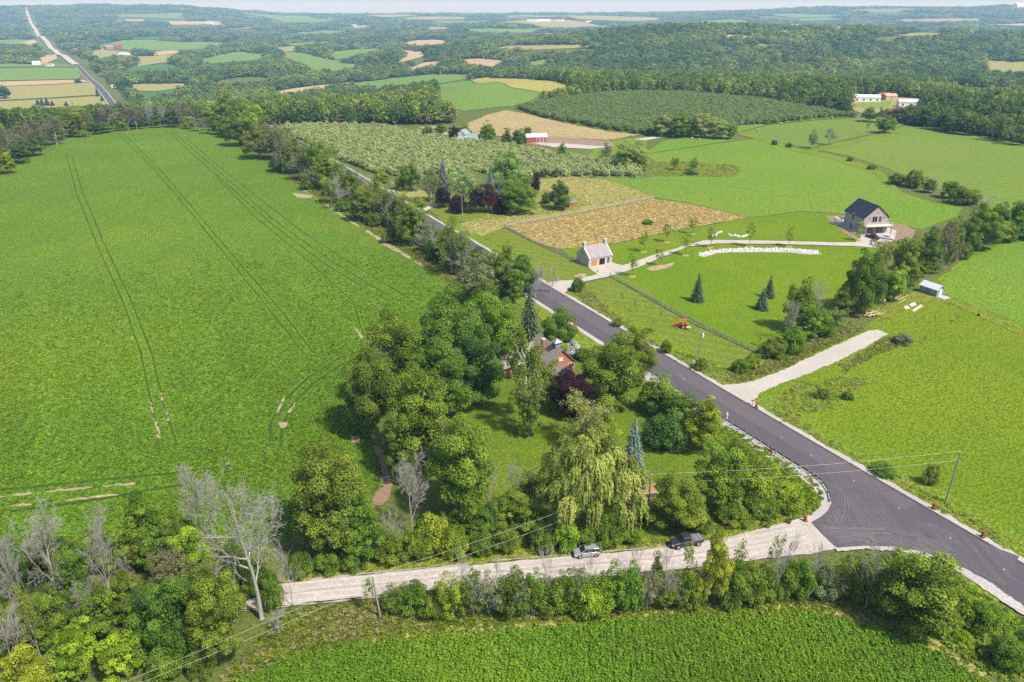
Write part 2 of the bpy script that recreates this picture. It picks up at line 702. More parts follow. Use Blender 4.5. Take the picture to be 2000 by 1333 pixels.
def bare(kind, H, W, seed, mat, r, kids, spread, upb, lenf, fork, leaf=0, maxlev=4, wig=.15):
    rng = np.random.default_rng(seed)
    segs = [(np.array([0, 0, -.5]), np.array([0, 0, .2]), r * 1.5, r * 1.1)]
    tips = []
    grow(rng, segs, np.array([0., 0, .1]), np.array([0., 0, 1]), H * .8, r, 0, maxlev, kids, spread, .02, wig * .6, lenf, tips, fork)
    parts = [('trunk', tubes_mesh(kind + '_wood', segs, mat))]
    if leaf:
        T = np.array(tips)
        T = T[rng.random(len(T)) < leaf]
        k = 5
        C = np.repeat(T, k, 0) + rng.normal(0, .32, (len(T) * k, 3))
        n = len(C)
        parts.append(('crown', leaf_mesh(kind + '_crown', C, unit(n, rng) + np.array([0, 0, .6]), rng.uniform(.22, .46, n), np.clip(rng.normal(.5, .2, n), 0, 1), L_)))
    V = np.array([s[1] for s in segs])
    hh = V[:, 2].max()
    ww = 2 * np.percentile(np.hypot(V[:, 0], V[:, 1]), 97)
    def_plant(kind, hh, ww, parts)


for s in range(4):
    bare('bare', 15, 8, 200 + s, M['deadwood'], .22, (12, 7, 6, 4), .62, .07, .52, .22)
bare('giant', 20, 14, 215, M['deadwood'], .42, (13, 7, 6, 4), .85, .04, .52, .30)
for s in range(2):
    bare('fan', 9, 6, 220 + s, M['deadwood'], .11, (10, 7, 6), .5, .1, .55, .05, 0, 3)
for s in range(2):
    bare('half', 14, 9, 230 + s, M['deadwood'], .25, (11, 7, 5, 2), .7, .06, .5, .18, .34)
bare('birch', 15, 9, 240, M['birch_bark'], .28, (11, 7, 5, 3), .68, .05, .48, .2, .55)
for s in range(2):
    bare('thin', 7, 3, 250 + s, M['bark'], .05, (8, 4), .55, .08, .42, .25, .9, 2)
for s in range(2):     # staked young street tree
    def_plant('young', 6.5, 2.6, [('trunk', limbs('young_trunk', 6.2, .07, 85 + s, M['bark'], .25, 2, (8, 4), .7)),
                                  ('crown', lobes_crown('young_crown', 1.1, 1.7, 6.5, 34, (.2, .5), 40, (.16, .34), 170 + s, L_, .45, .02, .1, -.9, 1.1))])
for s in range(2):
    def_plant('column', 8, 2.8, [('trunk', limbs('column_trunk', 7, .12, 88 + s, M['bark'], .9, 1, (2, 2))),
                                 ('crown', lobes_crown('column_crown', 1.25, .1, 7.9, 50, (.35, .6), 60, (.2, .4), 180 + s, L_, .35, .2, .0, -.9, 1.3))])

TINT = dict(dark=(.132, .215, .03), deep=(.100, .175, .034), green=(.168, .262, .03), olive=(.178, .255, .03), bright=(.160, .275, .03),
            lime=(.265, .355, .03), yellow=(.33, .365, .038), gold=(.29, .32, .06), grey=(.22, .25, .115), brown=(.19, .185, .095),
            purple=(.048, .022, .030), red=(.11, .035, .026), spruce=(.11, .155, .08), blue=(.21, .28, .26), willow=(.36, .41, .085),
            pale=(.31, .40, .11), bronze=(.18, .23, .03), white=(.62, .66, .5), scarlet=(.5, .07, .02), teal=(.075, .135, .065))
NPL = {}


def plant(kind, p, H, W, tint, name, label, cat='tree', group=None, rz=None, lean=None):
    k = NPL.get(kind, 0)
    NPL[kind] = k + 1
    h0, w0, parts = PLANT[kind][k % len(PLANT[kind])]
    t = empty(name, p, rnd.uniform(0, 6.28) if rz is None else rz, (W / w0, W / w0, H / h0))
    if lean:
        t.rotation_euler = (lean[0], lean[1], t.rotation_euler[2])
    tag(t, label, cat, group)
    c = TINT[tint]
    j = [rnd.uniform(.9, 1.1) for _ in range(3)]
    for nm, me in parts:
        o = link(nm, me, None, t)
        if nm == 'crown':
            o.color = (c[0] * j[0], c[1] * j[1], c[2] * j[2], 1)
    return t


def tree_px(kind, u, vt, vb, wpx, tint, name, label, cat='tree', group=None, lean=None, hmin=1.0):
    p = G(u, vb)
    H = max(height_to(p, vt), hmin)
    # the lower outline of a leafy crown reaches the ground in front of its stem: step back by part of the radius
    W = wpx / px_per_m(p)
    if kind not in ('bare', 'giant', 'fan', 'thin', 'young', 'half', 'birch'):
        q = Vector((p.x, p.y, 0)).normalized() * W * .22
        p = Vector((p.x + q.x, p.y + q.y, 0))
        p.z = hz1(p.x, p.y)
        H = max(height_to(p, vt), hmin)
    p.z -= .05
    return plant(kind, p, H, W, tint, name, label, cat, group, None, lean)
# ------------------------------------------------------------------ draped sheets: fields, roads, paths
def dens(P, step, closed=True):
    out = []
    n = len(P)
    for i in range(n if closed else n - 1):
        a = np.array(P[i][:2], float)
        b = np.array(P[(i + 1) % n][:2], float)
        k = max(1, int(math.ceil(np.linalg.norm(b - a) / step)))
        for j in range(k):
            out.append(a + (b - a) * j / k)
    if not closed:
        out.append(np.array(P[-1][:2], float))
    return out


def inside(poly, X, Y):
    px = np.array([p[0] for p in poly])
    py = np.array([p[1] for p in poly])
    res = np.zeros(len(X), bool)
    bb = (X >= px.min()) & (X <= px.max()) & (Y >= py.min()) & (Y <= py.max())
    ix = np.nonzero(bb)[0]
    if not len(ix):
        return res
    x, y = X[ix], Y[ix]
    c = np.zeros(len(ix), bool)
    j = len(px) - 1
    for i in range(len(px)):
        cond = (py[i] > y) != (py[j] > y)
        if cond.any():
            xi = (px[j] - px[i]) * (y - py[i]) / (py[j] - py[i] + 1e-12) + px[i]
            c ^= cond & (x < xi)
        j = i
    res[ix] = c
    return res


def rag(P, amt, step, seed):
    """make an outline uneven by nature"""
    r = np.random.default_rng(seed)
    D = dens(P, step)
    n = len(D)
    out = []
    ph = r.uniform(0, 6.28, 6)
    for i in range(n):
        a, b = D[i - 1], D[(i + 1) % n]
        t = b - a
        t = np.array([-t[1], t[0]]) / (np.linalg.norm(t) + 1e-9)
        s = i * step
        o = sum(math.sin(s / (step * q) + ph[k]) for k, q in enumerate((.9, 1.7, 3.1, 5.3))) / 2.2 + r.normal(0, .35)
        out.append(D[i] + t * o * amt)
    return out


NOTREE = []


def zoff(layer, r):
    return .05 + .045 * layer + np.maximum(0, r - 450) * .0007


def sheet(name, poly, mat, layer=1, cell=None, parent=None, kind='structure', ragged=0.0, notree=True, lift=0.0):
    """poly: ground points (x,y). One draped surface with its own edge"""
    P = [np.array(p[:2], float) for p in poly]
    ctr = np.mean(P, axis=0)
    ext = max(np.ptp([p[0] for p in P]), np.ptp([p[1] for p in P]))
    if cell is None:
        cell = max(3.0, ext / 45)
    if ragged:
        P = rag(P, ragged, max(ragged * 2.2, ext / 160), len(NOTREE) + 5)
    if notree:
        NOTREE.append([tuple(p) for p in P])
    B = dens(P, cell)
    xs = [p[0] for p in B]
    ys = [p[1] for p in B]
    gx, gy = np.meshgrid(np.arange(min(xs), max(xs), cell), np.arange(min(ys), max(ys), cell))
    gx = gx.ravel() + NR.uniform(-.2, .2, gx.size) * cell
    gy = gy.ravel() + NR.uniform(-.2, .2, gy.size) * cell
    k = inside(B, gx, gy)
    gx, gy = gx[k], gy[k]
    if len(gx):   # keep clear of the edge
        BB = np.array(B)
        d = np.full(len(gx), 1e9)
        for q in BB:
            d = np.minimum(d, (gx - q[0]) ** 2 + (gy - q[1]) ** 2)
        k = d > (cell * .45) ** 2
        gx, gy = gx[k], gy[k]
    off = np.array([ctr[0], ctr[1]])
    vs = [Vector((b[0] - off[0], b[1] - off[1])) for b in B] + [Vector((x - off[0], y - off[1])) for x, y in zip(gx, gy)]
    nb = len(B)
    vo, eo, fo, *_ = delaunay_2d_cdt(vs, [], [list(range(nb))], 1, 1e-4)
    V = np.array([(p[0] + off[0], p[1] + off[1]) for p in vo])
    r = np.hypot(V[:, 0], V[:, 1])
    Z = hz(V[:, 0], V[:, 1]) + zoff(layer, r) + lift
    F = []
    for f in fo:
        a, b, c = (V[i] for i in f[:3])
        cr = (b[0] - a[0]) * (c[1] - a[1]) - (b[1] - a[1]) * (c[0] - a[0])
        F.append(list(f) if cr > 0 else list(f)[::-1])
    me = npmesh(name, np.column_stack([V, Z]), F, mat, True)
    o = link(name, me, None, parent)
    if kind and parent is None:
        o['kind'] = kind
    return o


def psheet(name, pix, mat, layer=1, **kw):
    return sheet(name, [G(u, v) for u, v in pix], mat, layer, **kw)


def offset_line(P, d):
    """polyline moved d to the left of its direction"""
    out = []
    n = len(P)
    for i in range(n):
        a = np.array(P[max(i - 1, 0)][:2])
        b = np.array(P[min(i + 1, n - 1)][:2])
        t = (b - a) / (np.linalg.norm(b - a) + 1e-9)
        out.append(np.array(P[i][:2]) + np.array([-t[1], t[0]]) * d)
    return out


def strip(name, P, dl, dr, mat, layer, step=4.0, parent=None, cross=3, rough=0.0, lift=0.0, notree=True):
    """ribbon along P from dl (left) to dr (right, negative) draped on the ground"""
    P = dens(P, step, False)
    n = len(P)
    lines = []
    for k in range(cross + 1):
        d = dl + (dr - dl) * k / cross
        lines.append(offset_line(P, d))
    V = np.array(lines).transpose(1, 0, 2).reshape(-1, 2)
    if rough:
        V = V.reshape(n, cross + 1, 2)
        e = NR.normal(0, rough, (n, 2))
        V[:, 0] += e
        V[:, -1] += NR.normal(0, rough, (n, 2))
        V = V.reshape(-1, 2)
    r = np.hypot(V[:, 0], V[:, 1])
    Z = hz(V[:, 0], V[:, 1]) + zoff(layer, r) + lift
    F = []
    m = cross + 1
    for i in range(n - 1):
        for k in range(cross):
            F.append([i * m + k, i * m + k + 1, (i + 1) * m + k + 1, (i + 1) * m + k])
    me = npmesh(name, np.column_stack([V, Z]), np.array(F), mat, True)
    o = link(name, me, None, parent)
    if parent is None:
        o['kind'] = 'structure'
    if notree:
        NOTREE.append([tuple(p) for p in lines[0]] + [tuple(p) for p in lines[-1][::-1]])
    return o


# ground: one sheet to the shore, fine in front of the camera
def make_ground():
    front = np.radians(np.arange(-48, 48.01, .25))
    back = np.radians(np.arange(52, 308.1, 4))
    ang = np.concatenate([front, back])
    rr = np.concatenate([[2, 12, 25], np.geomspace(40, 13000, 420)])
    A, R = np.meshgrid(ang, rr)
    X, Y = np.sin(A) * R, np.cos(A) * R
    Z = hz(X, Y)
    V = np.column_stack([X.ravel(), Y.ravel(), Z.ravel()])
    na, nr = len(ang), len(rr)
    i = np.arange(nr - 1)[:, None] * na
    j = np.arange(na)[None]
    j2 = (j + 1) % na
    F = np.stack([i + j, i + na + j, i + na + j2, i + j2], -1).reshape(-1, 4)
    t = NT('rough_grass_and_wood_floor')
    c = t.coords()
    n1 = t.noise(c, .012, 4, .6)
    n2 = t.noise(c, .35, 4, .7)
    n3 = t.noise(c, 1.9, 3, .7)
    col = t.mix(t.ramp(n1, .4, .62), (.11, .145, .028), (.14, .165, .035))
    col = t.mix(t.math('MULTIPLY', t.ramp(n2, .5, .75), .5), col, (.19, .175, .06))
    col = t.mix(t.ramp(n3, .25, .65), (.05, .065, .015), col)
    o = link('ground', npmesh('ground', V, F, t.bsdf(col, .9, .1, 0, n3, .6, .3), True))
    o['kind'] = 'structure'
    return o


make_ground()
# the bay
wt = NT('pale_bay_water')
wc = wt.coords()
sea_me = npmesh('sea', np.array([(-60000, 9300, -100), (60000, 9300, -100), (60000, 62000, -100), (-60000, 62000, -100)]), np.array([[0, 1, 2, 3]]),
                wt.bsdf(wt.mix(wt.noise(wc, .0006, 4), (.18, .26, .33), (.25, .33, .40)), .35, .5))
sea = link('sea', sea_me)
sea['kind'] = 'structure'

# materials of the ground
soy_t = NT('soybean_canopy')
c_ = soy_t.coords()
nb_ = soy_t.noise(c_, .012, 4, .62)
nm_ = soy_t.noise(c_, .09, 3, .6)
nf_ = soy_t.noise(c_, 1.3, 3, .7)
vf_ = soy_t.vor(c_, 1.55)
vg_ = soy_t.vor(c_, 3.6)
cc_ = soy_t.mix(soy_t.ramp(nb_, .35, .68), (.155, .268, .024), (.200, .308, .024))
cc_ = soy_t.mix(soy_t.math('MULTIPLY', soy_t.ramp(nm_, .56, .74), .6), cc_, (.27, .32, .02))
hh_ = soy_t.math('ADD', soy_t.math('MULTIPLY', vf_, -1.0), soy_t.math('MULTIPLY', vg_, -.5))
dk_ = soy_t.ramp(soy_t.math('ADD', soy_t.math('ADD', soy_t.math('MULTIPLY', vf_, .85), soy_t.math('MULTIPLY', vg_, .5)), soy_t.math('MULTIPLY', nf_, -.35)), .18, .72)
nq_ = soy_t.noise(c_, .42, 3, .75)
cc_ = soy_t.mix(soy_t.math('MULTIPLY', soy_t.ramp(nq_, .40, .64), .34), cc_, (.06, .13, .012))
rowdir = math.atan2(G(592, 690).y - G(232, 264).y, G(592, 690).x - G(232, 264).x)
ns_ = soy_t.noise(soy_t.mapping(c_, PI / 2 - rowdir, (.28, .012, 1)), 1.0, 4, .65)
cc_ = soy_t.mix(soy_t.math('MULTIPLY', soy_t.ramp(ns_, .44, .62), .30), cc_, (.115, .21, .02))
np_ = soy_t.noise(c_, .028, 4, .6)
cc_ = soy_t.mix(soy_t.math('MULTIPLY', soy_t.ramp(np_, .52, .70), .45), cc_, (.235, .315, .02))
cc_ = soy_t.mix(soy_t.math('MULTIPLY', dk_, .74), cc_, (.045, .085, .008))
M['soy'] = soy_t.bsdf(cc_, .9, .03, 0, hh_, .8, .4)
M['hay'] = grass('mown_hay', (0.159, 0.252, 0.034), (0.200, 0.269, 0.036), (0.304, 0.291, 0.072), .35, (math.radians(62), 5.5, .38), 1.1, .4, .015, .6)
M['hay2'] = grass('mown_hay_rows', (0.145, 0.241, 0.034), (0.193, 0.263, 0.038), (0.317, 0.302, 0.078), .3, (math.radians(-78), 6.0, .45), 1.1, .4, .015, .6)
M['pasture'] = grass('pasture_grass', (0.159, 0.274, 0.026), (0.207, 0.291, 0.034), (0.331, 0.302, 0.072), .3, None, .9, .4, .012, .6)
M['meadow'] = grass('lime_meadow', (0.159, 0.246, 0.012), (0.228, 0.286, 0.017), (0.297, 0.280, 0.060), .45, None, 1.5, .5, .014, .5)
M['lawn'] = grass('bright_lawn', (0.138, 0.235, 0.010), (0.207, 0.263, 0.014), (0.290, 0.258, 0.048), .4, None, 1.6, .3, .03, .6)
M['mown'] = grass('striped_lawn', (0.145, 0.218, 0.019), (0.186, 0.230, 0.024), (0.331, 0.263, 0.066), .35, (math.radians(-62.5), 4.2, .5), 1.6, .3, .03, .6)
M['house_lawn'] = grass('yard_lawn', (.125, .195, .016), (.175, .23, .02), (.25, .24, .05), .4, None, 1.5, .4, .05, .6)  # yard grass, a duller green than the neighbour's lawn
M['gold'] = grass('dry_golden_grass', (.45, .345, .13), (.47, .33, .12), (.38, .34, .10), .5, None, 1.2, .4, .03, .85)
M['gold2'] = grass('pale_golden_grass', (0.378, 0.351, 0.111), (0.434, 0.365, 0.098), (0.280, 0.324, 0.065), .6, None, 1.2, .6, .03, .5)
M['rough'] = grass('rough_verge', (.20, .25, .024), (.27, .27, .045), (.38, .32, .11), .5, None, 1.2, .6, .06, .6)
M['weed'] = grass('weedy_verge', (.165, .25, .02), (.24, .285, .024), (.34, .29, .08), .4, None, 1.0, .6, .06, .6)
M['stubble'] = grass('straw_stubble', (.42, .32, .15), (.48, .37, .18), (.32, .29, .11), .5, None, .5, .4, .02, .6)
M['tan'] = grass('ripe_grain', (.43, .32, .17), (.47, .36, .20), (.36, .31, .15), .3, None, .2, .2, .006, .85)
M['far_green'] = grass('far_green_field', (0.145, 0.241, 0.042), (0.179, 0.258, 0.048), (0.262, 0.269, 0.072), .35, None, .2, .2, .004, .8)
M['far_deep'] = grass('far_deep_green_field', (0.066, 0.171, 0.050), (0.078, 0.182, 0.050), (0.108, 0.198, 0.055), .3, None, .2, .2, .004, .8)
M['far_pale'] = grass('far_pale_field', (0.290, 0.274, 0.090), (0.345, 0.291, 0.108), (0.400, 0.291, 0.132), .4, None, .2, .2, .004, .8)
M['yellow'] = grass('yellow_flower_meadow', (0.336, 0.324, 0.078), (0.448, 0.378, 0.078), (0.462, 0.311, 0.130), .5, None, .3, .2, .01, .7)
M['soil'] = gravel('dry_soil', (.36, .28, .17), (.43, .34, .21), 1.2, .4)
M['bare_soil'] = gravel('brown_bare_soil', (.27, .185, .12), (.34, .24, .15), .8, .4)
M['path'] = gravel('trodden_earth', (.29, .18, .115), (.34, .225, .14), 1.6, .4)
M['gravel'] = gravel('limestone_gravel', (.44, .385, .335), (.55, .485, .43), 2.4, .3, (PI / 2 - math.atan2(G(1300, 1073).y - G(554, 1160).y, G(1300, 1073).x - G(554, 1160).x), .8))
M['drive'] = gravel('pale_drive_gravel', (.46, .41, .35), (.56, .50, .43), 2.6, .25)
M['shoulder'] = gravel('shoulder_gravel', (.42, .38, .34), (.54, .49, .45), 2.8, .4)
RDIR = math.radians(27.5)      # the road runs this far left of straight ahead
M['asphalt'] = gravel('fresh_asphalt', (.100, .087, .097), (.124, .107, .115), 5.0, .12, (-RDIR, .55))
M['asphalt_worn'] = gravel('scuffed_asphalt', (.10, .088, .096), (.165, .15, .15), 4.0, .12, (math.radians(70), .9))
M['concrete'] = gravel('pale_concrete', (.52, .48, .45), (.60, .56, .52), 3.0, .1)
M['track'] = grass('crop_track', (.055, .115, .012), (.07, .135, .012), (.18, .17, .05), .2, None, 1.6, .6, .05, .6)  # dark green of soil and low leaves, with the gap's shadow painted in

# near fields ------------------------------------------------------
SOYP = [(-420, 700), (-260, 520), (-120, 420), (0, 346), (35, 322), (75, 299), (130, 272), (180, 261), (232, 252), (300, 249), (365, 248), (425, 252), (447, 268), (478, 290),
        (520, 322), (570, 352), (610, 380), (655, 408), (700, 436), (745, 463), (790, 494), (830, 520), (868, 545), (900, 566), (920, 590), (905, 640), (850, 690), (780, 700),
        (720, 730), (705, 800), (715, 860), (742, 905), (748, 950), (725, 985), (660, 1010), (560, 1055), (420, 1072), (260, 1078), (100, 1098), (-60, 1120), (-420, 1170)]
soy = psheet('soybean_field', SOYP, M['soy'], 1, cell=7, ragged=.5)
SOY_XY = [G(u, v) for u, v in SOYP]
# bottom field
BOT = [(430, 1345), (560, 1290), (640, 1268), (760, 1247), (900, 1236), (1050, 1226), (1200, 1212), (1340, 1200), (1500, 1194), (1600, 1200), (1700, 1222), (1780, 1250), (1860, 1290),
       (1930, 1335), (2010, 1420), (1900, 1500), (1000, 1560), (200, 1520)]
crop2 = psheet('crop_field', BOT, M['soy'], 1, cell=4, ragged=.35)
BOT_XY = [G(u, v) for u, v in BOT]
# right meadow and the field behind its weedy line
psheet('meadow', [(1402, 752), (1440, 745), (1520, 722), (1600, 682), (1690, 640), (1720, 615), (1780, 575), (1838, 540), (1890, 500), (1960, 474), (2060, 462), (2300, 470), (2600, 620), (2700, 1100),
                  (2400, 1330), (2100, 1150), (2000, 1085), (1850, 1000), (1755, 945), (1615, 862), (1496, 800)], M['meadow'], 1, cell=9)
psheet('meadow', [(1835, 545), (1890, 504), (1960, 478), (2060, 466), (2300, 474), (2400, 720), (2200, 690), (2000, 636), (1900, 598), (1840, 575)], M['pasture'], 2, cell=8, ragged=.6)
psheet('weedy_strip', [(1700, 610), (1780, 572), (1830, 575), (1900, 600), (2000, 640), (2200, 700), (2200, 722), (2000, 655), (1900, 614), (1840, 590), (1790, 592), (1730, 625)], M['rough'], 3, ragged=.7)
# neighbour's lawns
psheet('striped_lawn', [(1098, 571), (1135, 556), (1192, 543), (1476, 690), (1440, 715), (1405, 752), (1390, 745), (1300, 696), (1216, 642)], M['mown'], 1, cell=4)
psheet('lawn', [(1192, 541), (1240, 526), (1345, 484), (1405, 478), (1671, 483), (1730, 470), (1690, 560), (1640, 620), (1520, 690), (1476, 690)], M['lawn'], 2, cell=5)
psheet('lawn', [(1128, 512), (1195, 514), (1216, 520), (1300, 492), (1370, 470), (1405, 470), (1671, 475), (1690, 440), (1640, 420), (1560, 415), (1500, 424), (1463, 427), (1300, 456), (1200, 478), (1094, 488)], M['lawn'], 2, cell=5)
psheet('striped_lawn', [(942, 462), (988, 446), (1047, 477), (1126, 514), (1150, 524), (1168, 538), (1126, 549), (1076, 552), (1010, 512)], M['mown'], 2, cell=4)
psheet('golden_meadow', [(990, 444), (1060, 431), (1137, 417), (1277, 389), (1350, 400), (1463, 426), (1400, 436), (1300, 454), (1200, 476), (1094, 487), (1047, 474)], M['gold'], 2, cell=4, ragged=.3)
psheet('golden_meadow', [(900, 440), (960, 415), (1040, 405), (1050, 352), (1110, 346), (1180, 352), (1240, 370), (1278, 387), (1137, 415), (1060, 429), (990, 443), (940, 462), (915, 452)], M['gold2'], 2, cell=5, ragged=.4)
psheet('yard_lawn', [(830, 405), (870, 395), (960, 405), (1040, 400), (1045, 370), (1120, 378), (1155, 400), (1100, 415), (1000, 425), (900, 436), (868, 436)], M['mown'], 3, cell=4, ragged=.5)
psheet('dry_lawn', [(765, 355), (800, 368), (850, 378), (840, 392), (790, 388), (768, 378)], M['gold2'], 3, ragged=.5)
# pastures and hay
psheet('pasture', [(1150, 348), (1258, 350), (1300, 330), (1260, 302), (1290, 298), (1440, 276), (1480, 272), (1570, 294), (1640, 310), (1700, 330), (1735, 350), (1760, 376), (1820, 396), (1880, 406), (1868, 424), (1800, 448), (1735, 440),
                   (1640, 418), (1560, 413), (1500, 422), (1463, 425), (1350, 398), (1279, 386), (1240, 368)], M['pasture'], 1, cell=8)
psheet('hay_field', [(1590, 292), (1640, 280), (1720, 262), (1790, 249), (1830, 252), (1930, 268), (2010, 285), (2200, 330), (2300, 450), (2060, 440), (1960, 418), (1900, 396), (1880, 384), (1820, 366), (1770, 350), (1735, 330), (1660, 306)], M['hay'], 1, cell=9)
psheet('hay_field', [(1440, 262), (1500, 246), (1600, 236), (1690, 231), (1770, 244), (1720, 258), (1640, 276), (1575, 291), (1480, 270)], M['hay2'], 1, cell=7)
psheet('hay_field', [(1440, 246), (1530, 238), (1600, 230), (1660, 231), (1600, 234), (1500, 244), (1440, 260)], M['pasture'], 2, cell=7)
psheet('hay_field', [(1258, 302), (1275, 290), (1295, 276), (1340, 270), (1420, 271), (1438, 275), (1290, 297)], M['pasture'], 2, cell=6)
psheet('pasture_island', [(1262, 345), (1270, 320), (1330, 316), (1440, 324), (1446, 335), (1430, 346), (1350, 345)], M['rough'], 3, ragged=.8)
psheet('weedy_strip', [(1570, 296), (1640, 279), (1720, 262), (1770, 246), (1800, 250), (1720, 268), (1640, 288), (1600, 298), (1660, 312), (1720, 335), (1750, 362), (1735, 366), (1710, 342), (1640, 316), (1560, 298), (1480, 274), (1440, 264), (1446, 258), (1500, 272)], M['weed'], 3, ragged=.7)
psheet('farm_field', [(1070, 300), (1150, 305), (1160, 290), (1200, 275), (1265, 268), (1262, 300), (1255, 332), (1180, 320), (1120, 310)], M['weed'], 1, ragged=.6)
# orchards' floors
ORA = [(548, 250), (650, 247), (760, 250), (830, 268), (880, 277), (960, 285), (1060, 300), (1150, 316), (1254, 336), (1248, 348), (1130, 347), (1060, 346), (940, 340), (860, 345), (800, 345), (740, 343), (690, 322), (620, 292), (560, 262)]
ORB = [(1012, 212), (1090, 197), (1200, 184), (1330, 184), (1500, 200), (1620, 220), (1668, 230), (1600, 232), (1500, 244), (1440, 246), (1430, 262), (1270, 266), (1190, 254), (1100, 238), (1045, 227)]
psheet('orchard_floor', ORA, M['weed'], 1)
psheet('orchard_floor', ORB, M['weed'], 1)
# farm behind the orchard
psheet('stubble_field', [(912, 243), (951, 225), (989, 216), (1035, 225), (1105, 242), (1189, 258), (1250, 264), (1190, 274), (1070, 268), (990, 268), (923, 262)], M['stubble'], 1, cell=6, ragged=.8)
psheet('farm_yard', [(985, 268), (1060, 266), (1190, 276), (1206, 286), (1160, 292), (1100, 290), (1040, 284)], M['bare_soil'], 2, ragged=.6)
psheet('farm_yard_gravel', [(1040, 280), (1100, 281), (1190, 288), (1150, 292), (1080, 288)], M['drive'], 3, ragged=.5)
psheet('farm_track', [(1238, 273), (1290, 266), (1310, 264), (1310, 267), (1262, 275)], M['drive'], 3)
psheet('bare_plot', [(815, 249), (850, 247), (875, 258), (880, 266), (850, 262)], M['soil'], 2, ragged=.6)

